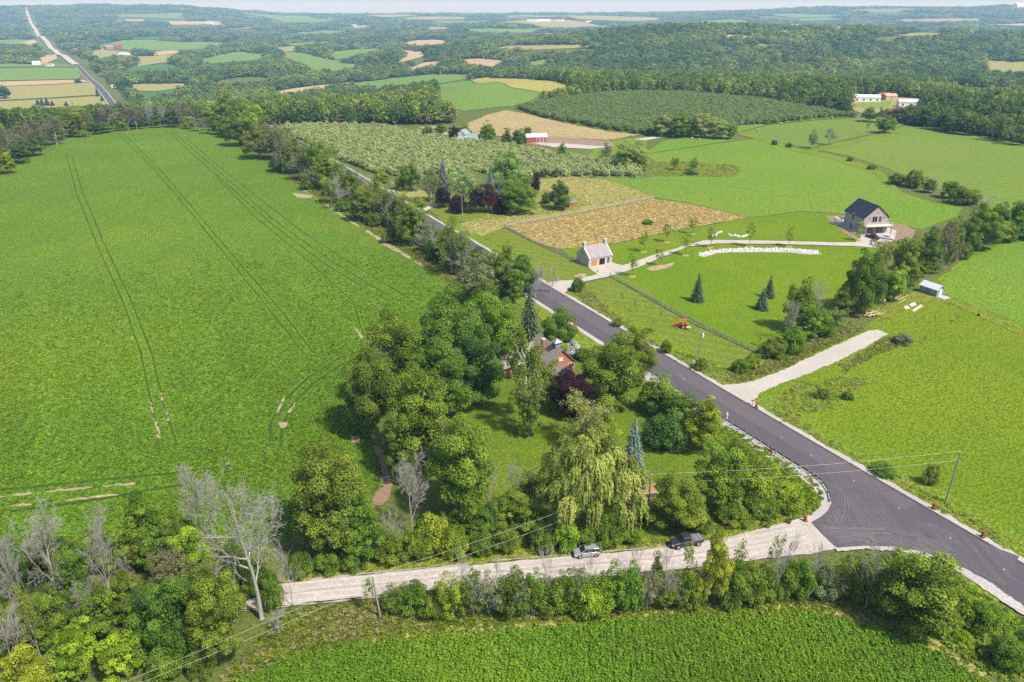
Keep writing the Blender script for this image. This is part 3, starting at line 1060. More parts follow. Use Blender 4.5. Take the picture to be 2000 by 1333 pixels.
# far fields -------------------------------------------------------
FAR = [
    ('far_green', [(-300, 134), (0, 135), (150, 134), (160, 152), (150, 156), (0, 159), (-300, 164)]),
    ('far_green', [(-200, 126), (0, 125), (140, 128), (146, 132), (0, 133), (-200, 133)]),
    ('tan', [(-300, 168), (0, 161), (160, 157), (178, 161), (100, 166), (0, 170), (-300, 180)]),
    ('far_pale', [(-300, 182), (0, 171), (100, 167), (180, 162), (194, 186), (100, 192), (0, 197), (-300, 206)]),
    ('far_pale', [(-300, 212), (0, 200), (100, 195), (196, 189), (212, 206), (100, 212), (0, 216), (-300, 226)]),
    ('far_pale', [(246, 166), (360, 164), (376, 170), (300, 180), (266, 178)]),
    ('far_deep', [(264, 184), (300, 181), (352, 175), (335, 190), (285, 195)]),
    ('far_deep', [(240, 142), (262, 130), (330, 126), (352, 134), (305, 146)]),
    ('far_green', [(176, 92), (240, 80), (310, 80), (440, 84), (456, 90), (355, 102), (290, 101), (235, 97)]),
    ('far_deep', [(240, 78), (260, 74), (320, 73), (318, 78)]),
    ('tan', [(290, 104), (320, 101), (355, 100), (352, 106), (300, 110)]),
    ('far_pale', [(262, 112), (300, 110), (342, 108), (335, 122), (268, 131)]),
    ('far_pale', [(168, 106), (190, 98), (262, 102), (262, 110), (225, 118), (180, 122)]),
    ('far_green', [(388, 117), (430, 107), (470, 102), (516, 106), (514, 118), (470, 121), (398, 127)]),
    ('far_green', [(540, 101), (585, 104), (640, 116), (706, 129), (668, 138), (590, 145), (612, 136), (560, 118)]),
    ('far_green', [(553, 89), (610, 83), (662, 82), (600, 93)]),
    ('far_pale', [(538, 94), (575, 92), (582, 101), (540, 103)]),
    ('far_green', [(645, 104), (690, 98), (735, 96), (768, 101), (690, 112), (655, 118)]),
    ('tan', [(328, 43), (430, 42), (436, 47), (335, 50)]),
    ('tan', [(245, 40), (282, 40), (280, 43), (246, 43)]),
    ('far_pale', [(166, 49), (190, 47), (192, 51), (168, 52)]),
    ('tan', [(515, 184), (560, 176), (640, 166), (690, 161), (696, 166), (620, 176), (560, 186)]),
    ('tan', [(776, 87), (814, 80), (846, 79), (884, 84), (842, 94)]),
    ('far_pale', [(820, 55), (858, 52), (886, 58), (834, 60)]),
    ('tan', [(775, 97), (812, 101), (834, 110), (795, 120), (755, 127), (795, 112)]),
    ('tan', [(788, 136), (832, 123), (876, 119), (856, 128), (808, 139)]),
    ('tan', [(892, 119), (923, 115), (992, 119), (960, 132), (916, 127)]),
    ('far_pale', [(950, 97), (1000, 90), (1110, 89), (1190, 86), (1200, 91), (1110, 96), (1035, 99)]),
    ('far_green', [(1020, 125), (1056, 118), (1094, 117), (1088, 123), (1036, 130)]),
    ('far_green', [(690, 163), (770, 153), (846, 146), (920, 147), (910, 156), (850, 166), (760, 172), (694, 176)]),
    ('far_green', [(852, 168), (916, 158), (1000, 173), (1058, 183), (1040, 196), (1012, 207), (965, 211), (906, 218), (860, 208), (850, 190)]),
    ('yellow', [(919, 157), (948, 152), (1035, 156), (1124, 172), (1090, 179), (1056, 181), (1000, 172)]),
    ('tan', [(1398, 74), (1425, 69), (1512, 74), (1470, 78), (1400, 78)]),
    ('far_green', [(1448, 89), (1480, 87), (1560, 93), (1608, 99), (1540, 97)]),
    ('tan', [(1518, 50), (1560, 48), (1594, 50), (1566, 56)]),
    ('far_green', [(1308, 54), (1350, 44), (1392, 41), (1474, 44), (1462, 49), (1380, 54)]),
    ('far_green', [(1558, 38), (1612, 35), (1627, 40), (1566, 44)]),
    ('far_pale', [(1598, 56), (1636, 52), (1692, 57), (1640, 63)]),
    ('far_pale', [(1740, 40), (1820, 38), (1962, 37), (1900, 44), (1750, 44)]),
    ('far_pale', [(1690, 72), (1770, 68), (1852, 64), (1840, 71)]),
    ('far_pale', [(1876, 68), (1962, 66), (1955, 71), (1890, 72)]),
    ('yellow', [(1622, 83), (1682, 80), (1672, 87), (1640, 88)]),
    ('far_pale', [(1918, 118), (2000, 122), (2120, 124), (2120, 152), (2000, 149), (1936, 146)]),
    ('far_pale', [(1834, 166), (1900, 172), (1990, 178), (2060, 182), (2060, 192), (1960, 188), (1876, 184)]),
    ('far_green', [(1664, 206), (1700, 199), (1742, 199), (1736, 211), (1692, 214)]),
    ('far_pale', [(1652, 213), (1664, 192), (1720, 188), (1800, 194), (1796, 210), (1740, 220), (1690, 224)]),
    ('tan', [(1790, 92), (1822, 91), (1820, 95), (1792, 96)]),
    ('far_green', [(0, 80), (28, 78), (60, 80), (40, 90), (0, 93), (-60, 95), (-60, 82)]),
    ('tan', [(30, 82), (66, 79), (76, 84), (50, 92)]),
    ('tan', [(66, 118), (110, 107), (112, 116), (80, 128)]),
    ('far_green', [(1000, 60), (1040, 57), (1080, 59), (1030, 63)]),
    ('far_pale', [(640, 56), (700, 50), (740, 50), (700, 58)]),
    ('far_green', [(560, 66), (640, 60), (690, 62), (600, 70)]),
    ('far_pale', [(1100, 44), (1150, 43), (1160, 46), (1110, 47)]),
]
for mname, pix in FAR:
    psheet('far_field', pix, M[mname], 1)

# the farmed country goes on in blocks between belts of wood
def far_blocks():
    ca, sa = math.cos(math.radians(27.5)), math.sin(math.radians(27.5))
    k = 0
    r = np.random.default_rng(77)
    for size, r0, r1, prob in ((240, 1500, 3000, .28), (480, 3000, 5400, .45), (1000, 5400, 8900, .55)):
        for i in range(-30, 31):
            for j in range(-2, 60):
                a, b = (i + .5) * size * 1.15, j * size
                x, y = a * ca - b * sa, a * sa + b * ca
                rr = math.hypot(x, y)
                if not (r0 < rr < r1) or abs(math.atan2(x, y)) > .62 or y < 0:
                    continue
                q = r.random(8)
                if q[0] > prob or (x > -250 and rr < 3200 and x < 1900):
                    continue
                w, h = size * (.42 + .4 * q[1]), size * (.45 + .45 * q[2])
                P = []
                for sx, sy in ((-1, -1), (0, -1.08), (1, -1), (1.06, 0), (1, 1), (0, 1.05), (-1, 1), (-1.05, 0)):
                    u, v = sx * w / 2 * r.uniform(.85, 1.1), sy * h / 2 * r.uniform(.8, 1.15)
                    P.append((x + u * ca - v * sa, y + u * sa + v * ca))
                X = np.array([p[0] for p in P] + [x])
                Y = np.array([p[1] for p in P] + [y])
                if any(inside(o, X, Y).any() for o in NOTREE if len(o) < 4000):
                    continue
                m = ['far_green', 'far_green', 'far_pale', 'far_pale', 'tan', 'far_deep', 'far_green', 'far_pale'][int(q[3] * 7.99)]
                sheet('far_field', P, M[m], 1, cell=max(14, size / 9))
                k += 1
    print('far blocks', k)


# roads --------------------------------------------------------------
RE = [G(u, v) for u, v in [(2000, 1103), (1755, 964), (1496, 811), (1300, 699), (1099, 575), (955, 489), (835, 420), (718, 356)]]
# the paved road is straight: fit one line through its right edge
X_ = np.array([p.x for p in RE])
Y_ = np.array([p.y for p in RE])
k_ = np.polyfit(Y_, X_, 1)
road_pts = [np.array([k_[0] * y + k_[1], y]) for y in np.arange(20, 560, 10.0)]     # right edge, far direction
DOWN = [(np.array(G(u, v)[:2])) for u, v in [(232, 211), (210, 183), (182, 157), (150, 128)]]
# beyond the crest the road bends a little and goes down into the valley
a0 = road_pts[-1]
b0 = DOWN[0]
mid = []
for t in np.linspace(0, 1, 24)[1:-1]:
    h1, h2 = 2 * t**3 - 3 * t**2 + 1, t**3 - 2 * t**2 + t
    h3, h4 = -2 * t**3 + 3 * t**2, t**3 - t**2
    L = np.linalg.norm(b0 - a0)
    d1 = np.array([k_[0], 1.0]) / math.hypot(k_[0], 1) * L
    d2 = (DOWN[1] - DOWN[0]) / np.linalg.norm(DOWN[1] - DOWN[0]) * L
    mid.append(h1 * a0 + h2 * d1 + h3 * b0 + h4 * d2)
RP = road_pts + mid + DOWN
WR = 9.7
road = strip('paved_road', RP, WR, 0, M['asphalt'], 5, 6, cross=4)
strip('road_shoulder', RP, 0.2, -1.35, M['shoulder'], 4, 1.6, cross=1, rough=.2)
M['lane'] = gravel('greyer_lane_asphalt', (.120, .104, .108), (.155, .136, .138), 5.0, .12, (-RDIR, .55))
strip('older_lane', [p for p in road_pts if p[1] > 118], WR * .5, .5, M['lane'], 5.2, 6, parent=road, cross=2, rough=.03, notree=False)
strip('road_shoulder', RP, WR + 1.5, WR - .2, M['shoulder'], 4, 1.6, cross=1, rough=.2)
strip('road_shoulder', [p for p in road_pts if 118 < p[1] < 190], WR + 2.9, WR + 1.2, M['shoulder'], 3, 1.6, cross=1, rough=.3)
FARR = [G(u, v) for u, v in [(150, 128), (128, 113), (108, 101), (95, 88), (82, 73), (70, 60), (60, 45), (55, 32), (52, 16)]]
strip('far_road', FARR, 9, -9, M['drive'], 5, 60, cross=2, lift=1.0)
NOTREE.append([tuple(p) for p in offset_line(FARR, 45)] + [tuple(p) for p in offset_line(FARR, -45)[::-1]])
NOTREE.append([tuple(p) for p in offset_line(DOWN, 34)] + [tuple(p) for p in offset_line(DOWN, -24)[::-1]])
far_blocks()
UR = np.array([k_[0], 1.0]) / math.hypot(k_[0], 1)           # road direction
UL = np.array([-UR[1], UR[0]])                               # to its left


def road_xy(y, off):
    return np.array([k_[0] * y + k_[1], y]) + UL * off


# wide verge on both sides
strip('verge', [p for p in road_pts if p[1] < 330], -1.2, -7.5, M['weed'], 2, 4, cross=2, rough=.5)
strip('verge', [p for p in road_pts if 90 < p[1] < 330], WR + 6.5, WR + 1.1, M['weed'], 2, 4, cross=2, rough=.5)

# side road of gravel, with the asphalt apron at the junction
GU = [(-420, 1260), (0, 1197), (300, 1165), (551, 1141), (710, 1126), (845, 1112), (980, 1100), (1120, 1089), (1300, 1072), (1450, 1045), (1540, 1022), (1583, 1008), (1606, 985)]
GL = [(1660, 1076), (1634, 1074), (1592, 1082), (1466, 1098), (1330, 1112), (1180, 1124), (1000, 1138), (830, 1157), (707, 1169), (554, 1184), (300, 1212), (0, 1252), (-420, 1330)]
grv = psheet('gravel_road', GU + GL, M['gravel'], 4, cell=3, ragged=.16)
M['rut'] = gravel('packed_wheel_path', (.49, .43, .375), (.60, .535, .475), 2.0, .2)
M['windrow'] = gravel('loose_gravel_ridge', (.36, .315, .275), (.45, .40, .35), 3.0, .5)
mid_ = [G(u, v) for u, v in [(300, 1188), (554, 1162), (707, 1147), (840, 1134), (980, 1119), (1120, 1107), (1300, 1092), (1450, 1071), (1570, 1048)]]
for o_ in (-1.9, -.5, .6, 2.0):
    strip('wheel_path', mid_, o_ + .26, o_ - .26, M['rut'], 4.3, 2.5, cross=1, rough=.09, notree=False, parent=grv)
for o_ in (-2.9, .05, 2.8):
    strip('gravel_ridge', mid_, o_ + .13, o_ - .13, M['windrow'], 4.3, 1.5, cross=1, rough=.09, notree=False, parent=grv)
APR = [(1560, 908), (1592, 931), (1610, 950), (1621, 968), (1624, 985), (1617, 1000), (1604, 1012), (1584, 1023), (1606, 1046), (1634, 1073), (1690, 1069), (1750, 1071), (1800, 1080), (1845, 1096), (1884, 1113), (1960, 1150), (1990, 1090), (1800, 1020), (1640, 920)]
apron = psheet('junction_apron', APR, M['asphalt_worn'], 6, cell=3)
psheet('road_shoulder', [(1548, 902), (1592, 924), (1614, 945), (1628, 966), (1632, 987), (1624, 1004), (1606, 1018), (1580, 1030), (1560, 1026), (1582, 1014), (1600, 996), (1604, 982), (1596, 966), (1582, 950), (1560, 934), (1530, 914)], M['shoulder'], 5, ragged=.15)
psheet('road_shoulder', [(1630, 1070), (1690, 1066), (1752, 1068), (1804, 1077), (1850, 1093), (1890, 1112), (1990, 1180), (2040, 1222), (2030, 1226), (1960, 1180), (1880, 1124), (1840, 1108), (1798, 1090), (1750, 1079), (1690, 1075), (1634, 1080)], M['shoulder'], 5, ragged=.12)
# pale tyre scuffs where vehicles swing into the side road
M['scuff'] = gravel('tyre_scuff', (.16, .142, .145), (.21, .19, .19), 3.0, .1)
for i_ in range(12):
    q = i_ / 11
    strip('tyre_scuff', [G(1600 + 40 * q, 1030 + 34 * q), G(1660 + 20 * q, 1034 + 26 * q), G(1730, 1034 + 28 * q), G(1800 - 10 * q, 1046 + 30 * q), G(1860 - 20 * q, 1072 + 22 * q)], .06 + .05 * (i_ % 3), -.06, M['scuff'], 6.4, 1.5, cross=1, rough=.05, notree=False, parent=apron)
for i_ in range(5):
    strip('tyre_scuff', [G(1612 + 5 * i_, 944 + i_), G(1632 + 5 * i_, 972), G(1630 + 7 * i_, 1000), G(1614 + 8 * i_, 1022 + 2 * i_)], .05, -.05, M['scuff'], 6.4, 1.5, cross=1, rough=.05, notree=False, parent=apron)
# drives
psheet('gravel_drive', [(1380, 744), (1405, 755), (1450, 751), (1490, 740), (1524, 727), (1604, 689), (1660, 664), (1695, 648), (1712, 645), (1734, 654), (1690, 680), (1632, 709), (1590, 727), (1552, 742), (1510, 757), (1485, 770), (1473, 784), (1480, 803), (1400, 760)], M['drive'], 4, cell=3, ragged=.18)
psheet('gravel_drive', [(1066, 556), (1078, 551), (1126, 548), (1166, 537), (1149, 523), (1195, 514), (1216, 520), (1258, 506), (1300, 492), (1335, 482), (1372, 471), (1405, 470), (1520, 472), (1640, 475), (1671, 475), (1684, 458), (1700, 458), (1736, 446), (1752, 452), (1746, 470),
                       (1716, 486), (1671, 482), (1520, 478), (1405, 477), (1345, 483), (1300, 501), (1240, 526), (1192, 541), (1135, 553), (1112, 564), (1102, 577), (1090, 572)], M['drive'], 4, cell=4, ragged=.15)
psheet('yard_soil', [(1612, 424), (1650, 422), (1656, 432), (1640, 437), (1655, 452), (1680, 468), (1698, 474), (1690, 478), (1660, 464), (1640, 448)], M['bare_soil'], 3, ragged=.25)
psheet('yard_soil', [(1730, 436), (1760, 440), (1790, 452), (1780, 468), (1750, 474), (1738, 460), (1752, 452), (1738, 446)], M['bare_soil'], 3, ragged=.3)
psheet('house_patio', [(1622, 438), (1648, 430), (1652, 438), (1684, 458), (1683, 462), (1646, 443), (1630, 441)], M['concrete'], 5)
psheet('gravel_drive', [(826, 409), (840, 402), (862, 399), (862, 402), (845, 406), (832, 414)], M['drive'], 4)
psheet('gravel_drive', [(750, 372), (768, 372), (776, 380), (772, 386), (760, 380)], M['drive'], 4)
# earth path and soil flecks at the soy field's corner
psheet('earth_path', [(728, 872), (744, 876), (758, 905), (764, 940), (764, 970), (748, 988), (722, 994), (716, 984), (738, 960), (746, 930), (742, 900)], M['path'], 3, ragged=.2)
for i, pl in enumerate([[(0, 971), (60, 964), (62, 967), (0, 974)], [(84, 961), (180, 953), (182, 956), (90, 964)], [(200, 951), (262, 945), (264, 948), (204, 954)], [(14, 989), (60, 985), (62, 988), (20, 992)], [(120, 979), (232, 966), (234, 969), (130, 981)],
                        [(544, 826), (558, 826), (562, 834), (550, 838)], [(306, 850), (312, 850), (314, 858), (308, 857)], [(291, 782), (293, 782), (300, 812), (298, 812)], [(300, 818), (303, 818), (312, 850), (308, 850)], [(311, 764), (313, 764), (318, 784), (316, 784)], [(322, 800), (324, 800), (330, 824), (328, 824)],
                        [(555, 774), (558, 776), (541, 810), (538, 810)], [(576, 785), (579, 786), (566, 808), (563, 807)], [(690, 640), (694, 642), (712, 664), (706, 664)],
                        [(570, 378), (605, 382), (610, 388), (580, 387)], [(745, 470), (780, 490), (776, 494), (745, 478)], [(684, 850), (700, 856), (704, 866), (690, 866)]]):
    psheet('soil_patch', pl, M['soil'], 3, ragged=.22, notree=False)
for pl in [[(578, 363), (620, 391), (622, 388), (582, 361)], [(630, 397), (668, 424), (700, 445), (702, 441), (670, 420), (634, 395)], [(714, 453), (760, 484), (800, 507), (803, 503), (762, 478), (718, 450)], [(808, 512), (835, 529), (838, 526), (812, 509)]]:
    psheet('soil_edge', pl, M['soil'], 2, ragged=.3, notree=False)
# dry edge of the bottom field
psheet('dry_edge', [(700, 1264), (900, 1240), (1050, 1230), (1200, 1216), (1340, 1204), (1500, 1198), (1600, 1202), (1700, 1224), (1780, 1252), (1900, 1320), (1930, 1318), (1800, 1240), (1710, 1206), (1610, 1184), (1480, 1180), (1330, 1188), (1190, 1200), (1040, 1214), (880, 1226), (700, 1250)], M['gold2'], 2, ragged=.35)
# yard lawn round the brick house
psheet('yard_lawn', [(900, 770), (960, 730), (1050, 700), (1100, 650), (1125, 640), (1160, 668), (1260, 745), (1330, 800), (1400, 860), (1440, 900), (1400, 1020), (1280, 1050), (1180, 1070), (1000, 1090), (900, 1000), (860, 900)], M['house_lawn'], 1, cell=4, notree=False)
strip('verge', [G(u, v) for u, v in [(540, 1135), (710, 1120), (845, 1106), (980, 1094), (1120, 1083), (1300, 1066), (1450, 1039), (1560, 1006)]], 2.2, -.6, M['rough'], 3, 2, cross=1, rough=.25)

# tramlines of the soy field: pairs of narrow gaps in the crop
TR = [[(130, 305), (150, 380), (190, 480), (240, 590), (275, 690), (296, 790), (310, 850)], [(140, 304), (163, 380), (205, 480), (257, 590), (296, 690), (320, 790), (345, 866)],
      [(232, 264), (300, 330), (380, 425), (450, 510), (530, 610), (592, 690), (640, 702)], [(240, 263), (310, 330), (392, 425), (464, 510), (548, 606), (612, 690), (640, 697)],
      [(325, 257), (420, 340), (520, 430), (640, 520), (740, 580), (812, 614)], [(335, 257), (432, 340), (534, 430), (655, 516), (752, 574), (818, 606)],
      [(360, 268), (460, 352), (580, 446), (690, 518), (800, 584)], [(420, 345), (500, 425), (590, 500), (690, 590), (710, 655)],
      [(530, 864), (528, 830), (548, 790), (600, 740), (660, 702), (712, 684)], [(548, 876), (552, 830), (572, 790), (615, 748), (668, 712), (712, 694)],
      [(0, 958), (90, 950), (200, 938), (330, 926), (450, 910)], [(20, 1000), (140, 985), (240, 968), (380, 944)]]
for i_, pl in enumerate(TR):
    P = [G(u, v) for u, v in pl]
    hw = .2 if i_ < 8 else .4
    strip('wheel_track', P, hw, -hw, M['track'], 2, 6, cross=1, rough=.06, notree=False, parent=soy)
# ------------------------------------------------------------------ buildings
def wallmat(name, a, b, scale=(1, 1, 1), fine=3.0):
    t = NT(name)
    c = t.coords()
    n = t.noise(t.mapping(c, 0, scale), fine, 4, .7)
    n2 = t.noise(c, .6, 3)
    return t.bsdf(t.mix(t.math('MULTIPLY_ADD', n2, .5, t.math('MULTIPLY', t.ramp(n, .3, .7), .6)), a, b), .85, .15, 0, n, .25, .03)


def brickmat(name):
    t = NT(name)
    c = t.coords()
    sx = t.n('SeparateXYZ')
    t.l(c, sx.inputs[0])
    cb = t.n('CombineXYZ')
    t.l(t.math('ADD', sx.outputs[0], sx.outputs[1]), cb.inputs[0])
    t.l(sx.outputs[2], cb.inputs[1])
    b = t.n('TexBrick')
    b.inputs['Scale'].default_value = 4
    b.inputs['Color1'].default_value = (.36, .12, .06, 1)
    b.inputs['Color2'].default_value = (.45, .17, .085, 1)
    b.inputs['Mortar'].default_value = (.4, .33, .27, 1)
    b.inputs['Mortar Size'].default_value = .012
    t.l(cb.outputs[0], b.inputs['Vector'])
    n = t.noise(c, .8, 4)
    return t.bsdf(t.mix(t.math('MULTIPLY', t.ramp(n, .4, .7), .4), b.outputs[0], (.3, .1, .06)), .9, .1)


def shinglemat(name, a, b, course=.25):
    t = NT(name)
    c = t.coords()
    n = t.noise(t.mapping(c, 0, (2.2, 2.2, 1)), 2.0, 4, .75)
    v = t.vor(t.mapping(c, 0, (1, 1, 1)), 3.0, 'F1', 'Color')
    col = t.mix(t.ramp(n, .35, .65), a, b)
    col = t.mix(.35, col, t.mix(v, a, b))
    wv = t.n('TexWave', wave_type='BANDS', bands_direction='Z', wave_profile='SAW')
    wv.inputs['Scale'].default_value = .16 / course
    t.l(c, wv.inputs['Vector'])
    return t.bsdf(col, .9, .1, 0, t.math('ADD', n, wv.outputs['Fac']), .5, .06)


M['stone'] = wallmat('limestone_wall', (.33, .30, .275), (.54, .50, .46), (1, 1, 1.6), 2.2)
M['stone_white'] = wallmat('pale_cut_stone', (.48, .45, .42), (.60, .57, .53))
M['slate'] = shinglemat('mottled_grey_shingles', (.17, .145, .15), (.42, .37, .37))
M['house_shingle'] = shinglemat('weathered_grey_shakes', (.20, .165, .15), (.36, .305, .28))
M['brick'] = brickmat('red_brick')
M['darkmetal'] = plain('charcoal_metal_roof', (.022, .024, .032), .45, .4, 0, .1, .6)
M['board'] = wallmat('weathered_vertical_boards', (.28, .245, .215), (.43, .385, .345), (3.5, 3.5, .15), 2.0)
M['white'] = plain('white_paint', (.76, .75, .72), .6, .3, 0, .05)
M['cream'] = plain('cream_trim', (.6, .56, .5), .7, .2, 0, .06)
M['glass'] = plain('dark_window_glass', (.018, .02, .024), .12, .6, 0, .2, .8)
M['wood_door'] = wallmat('cedar_door', (.36, .15, .055), (.5, .23, .09), (3, 3, .4), 2)
M['dark'] = plain('dark_interior', (.02, .018, .017), .9, .1)
M['white_metal'] = plain('white_metal_roof', (.58, .58, .60), .5, .4, 0, .04)
M['bluegrey'] = wallmat('blue_grey_siding', (.17, .19, .235), (.24, .27, .32), (.3, .3, 4), 2)
M['green_metal'] = plain('pale_green_metal_roof', (.20, .31, .28), .5, .3)
M['red_wall'] = plain('red_barn_boards', (.30, .075, .065), .8, .2)
M['brown_wood'] = wallmat('brown_shed_boards', (.30, .12, .04), (.40, .17, .06), (3, 3, .3), 2)
M['steel'] = plain('galvanised_steel', (.27, .28, .29), .5, .4, .5)
M['pole_wood'] = bark('grey_pole_wood', (.20, .175, .15), (.31, .28, .245))
M['fence_wood'] = bark('grey_fence_wood', (.30, .27, .23), (.44, .40, .34))
M['timber'] = bark('new_timber', (.42, .28, .17), (.56, .40, .26))
M['wire'] = plain('wire_aluminium', (.42, .42, .42), .4, .4, .3)
M['rubber'] = plain('tyre_rubber', (.02, .02, .021), .85, .2)
M['pink_deck'] = plain('pale_deck_boards', (.5, .44, .42), .7, .2)
M['tarp'] = plain('stacked_lumber', (.52, .36, .22), .8, .2)


def roof_mesh(L, W, h0, h1, ov, th, ovx=None):
    """two sloping slabs, ridge along x"""
    ovx = ov if ovx is None else ovx
    mb = MB()
    k = (h1 - h0) / (W / 2)
    y = W / 2 + ov
    z = h0 - k * ov
    n = th
    a = L / 2 + ovx
    prof = [(-y, z), (0, h1), (y, z), (y, z + n), (0, h1 + n * 1.15), (-y, z + n)]
    vs = [(-a, q[0], q[1]) for q in prof] + [(a, q[0], q[1]) for q in prof]
    fs = [[0, 1, 4, 5], [1, 2, 3, 4], [11, 10, 7, 6], [10, 9, 8, 7]]
    m = 6
    for i in range(m):
        fs.append([i + m, (i + 1) % m + m, (i + 1) % m, i])
    mb.add(vs, fs)
    return mb


def walls_mesh(L, W, h0, h1, base=-.4):
    mb = MB()
    a, b = L / 2, W / 2
    prof = [(-b, base), (b, base), (b, h0), (0, h1), (-b, h0)]
    vs = [(-a, y, z) for y, z in prof] + [(a, y, z) for y, z in prof]
    fs = [[4, 3, 2, 1, 0], [5, 6, 7, 8, 9]] + [[i, (i + 1) % 5, (i + 1) % 5 + 5, i + 5] for i in range(5)]
    return mb.add(vs, fs)


def opening(par, face, L, W, s, z, w, h, frame, pane, name='window', proud=.05, fw=.12, mull=True):
    """framed opening on a wall: face +x,-x,+y,-y; s along the wall, z height of the centre"""
    f = MB()
    d = {'+x': (1, 0), '-x': (-1, 0), '+y': (0, 1), '-y': (0, -1)}[face]
    off = (L / 2 if d[0] else W / 2)

    def put(mb, ds, dz, ww, hh, dep, out):
        c = (d[0] * (off + out), d[1] * (off + out))
        if d[0]:
            mb.box((c[0], s + ds, z + dz), (dep, ww, hh))
        else:
            mb.box((s + ds, c[1], z + dz), (ww, dep, hh))
    put(f, 0, h / 2 + fw / 2, w + 2 * fw, fw, .1, proud)
    put(f, 0, -h / 2 - fw / 2, w + 2 * fw, fw, .14, proud)
    put(f, -w / 2 - fw / 2, 0, fw, h, .1, proud)
    put(f, w / 2 + fw / 2, 0, fw, h, .1, proud)
    if mull:
        put(f, 0, 0, .06, h, .07, proud)
    o = f.build(name, frame, par)
    p = MB()
    put(p, 0, 0, w, h, .05, .015)
    p.build('pane' if name == 'window' else 'panel', pane, o)
    return o


def frame_from(pa, pb, back):
    """local frame of a building whose front (-y side) runs from pa (left) to pb (right)"""
    a = np.array(pa[:2])
    b = np.array(pb[:2])
    d = b - a
    L = np.linalg.norm(d)
    ang = math.atan2(d[1], d[0])
    n = np.array([-d[1], d[0]]) / L
    c = (a + b) / 2 + n * back / 2
    return Vector((c[0], c[1], hz1(c[0], c[1]) + .12)), ang, L


# stone garage: ridge parallel to its front
ga, gb = G(1149.5, 523), G(1194.5, 514.5)
gw = max(6.0, min(8.5, (G(1127, 512) - ga).length))
p, ang, Lg = frame_from(ga, gb, gw)
gar = tag(empty('stone_garage', p, ang), 'small pale stone garage with steep grey shingle roof and two end chimneys', 'garage')
gh0, gh1 = 2.9, 6.1
wl_ = walls_mesh(Lg, gw, gh0, gh1).build('wall', M['stone'], gar)
roof_mesh(Lg - .7, gw, gh0 + .1, gh1 + .1, .25, .14, 0).build('roof', M['slate'], gar)
for sx in (-1, 1):
    mb = MB()
    k = (gh1 - gh0) / (gw / 2)
    x0, x1 = sx * (Lg / 2 - .42), sx * (Lg / 2 + .06)
    pr = [(-gw / 2 - .3, gh0 - .3 * k), (0, gh1), (gw / 2 + .3, gh0 - .3 * k), (gw / 2 + .3, gh0 - .3 * k + .42), (0, gh1 + .45), (-gw / 2 - .3, gh0 - .3 * k + .42)]
    vs = [(min(x0, x1), a, b) for a, b in pr] + [(max(x0, x1), a, b) for a, b in pr]
    mb.add(vs, [[5, 4, 1, 0], [4, 3, 2, 1], [6, 7, 10, 11], [7, 8, 9, 10]] + [[i, (i + 1) % 6, (i + 1) % 6 + 6, i + 6] for i in range(6)])
    mb.build('gable_coping', M['stone_white'], gar)
    ch = MB().box((sx * (Lg / 2 - .5), 0, gh1 + .75), (.95, 1.1, 1.6)).build('chimney', M['stone'], gar)
    MB().box((sx * (Lg / 2 - .5), 0, gh1 + 1.62), (1.15, 1.3, .16)).build('cap', M['stone_white'], ch)
opening(gar, '-y', Lg, gw, -Lg * .27, 1.25, 2.5, 2.3, M['stone_white'], M['wood_door'], 'garage_door', .04, .18, False)
opening(gar, '-y', Lg, gw, Lg * .07, 1.25, 2.4, 2.3, M['stone_white'], M['dark'], 'open_bay', .04, .18, False)
opening(gar, '-y', Lg, gw, Lg * .345, 1.35, 1.0, 2.0, M['stone_white'], M['glass'], 'window', .05, .12)
opening(gar, '-x', Lg, gw, 0, 4.0, .7, .9, M['stone_white'], M['glass'], 'window', .05, .1, False)
lp = G(1167, 533)
post = tag(empty('drive_post', lp), 'dark short post at the corner of the garage apron', 'post')
MB().box((0, 0, .55), (.2, .2, 1.1)).build('post', M['dark'], post)
MB().box((0, 0, 1.14), (.26, .26, .08)).build('cap', M['steel'], post)

# dark-roofed barn house: gable faces the camera's right, ridge runs back-left
ha, hb = G(1683, 458), G(1731, 456)
hc = G(1651, 436)
ang = math.atan2(hb.y - ha.y, hb.x - ha.x)
Wb = (hb - ha).length
Lb = min(13.5, (hc - ha).length)
nx, ny = -math.sin(ang), math.cos(ang)
cc = Vector(((ha.x + hb.x) / 2 + nx * Lb / 2, (ha.y + hb.y) / 2 + ny * Lb / 2, 0))
cc.z = hz1(cc.x, cc.y) + .1
# local x = ridge direction (towards the viewer is -x)
barn = tag(empty('barn_house', cc, ang + PI / 2), 'tall weathered-board house with steep dark metal roof and front balcony', 'house')
bh0, bh1 = 6.3, 10.8
walls_mesh(Lb, Wb, bh0, bh1).build('wall', M['board'], barn)
rf = roof_mesh(Lb, Wb, bh0, bh1, .35, .22, .35).build('roof', M['darkmetal'], barn)
MB().cone((2.5, -.9, bh1 - .6), (2.5, -.9, bh1 + .8), .16, .16, 10).build('flue', M['steel'], rf)
# front is -x in the local frame; wall position along y
for s, z, ww, hh in [(.8, 5.7, 2.1, 2.3), (-1.5, 5.7, 1.1, 2.3)]:
    opening(barn, '-x', Lb, Wb, s, z, ww, hh, M['cream'], M['glass'])
opening(barn, '-x', Lb, Wb, -.3, 8.4, .8, .4, M['cream'], M['glass'])
for s in (3.0, -3.1):
    MB().box((-Lb / 2 - .12, s, 6.3), (.22, .22, .4)).build('lamp', M['dark'], barn)
for s, z, ww, hh in [(-3.2, 1.3, 1.6, 2.2), (-.6, 1.3, 2.4, 2.2), (2.4, 1.3, 2.4, 2.2)]:
    opening(barn, '-x', Lb, Wb, s, z, ww, hh, M['brown_wood'], M['glass'])
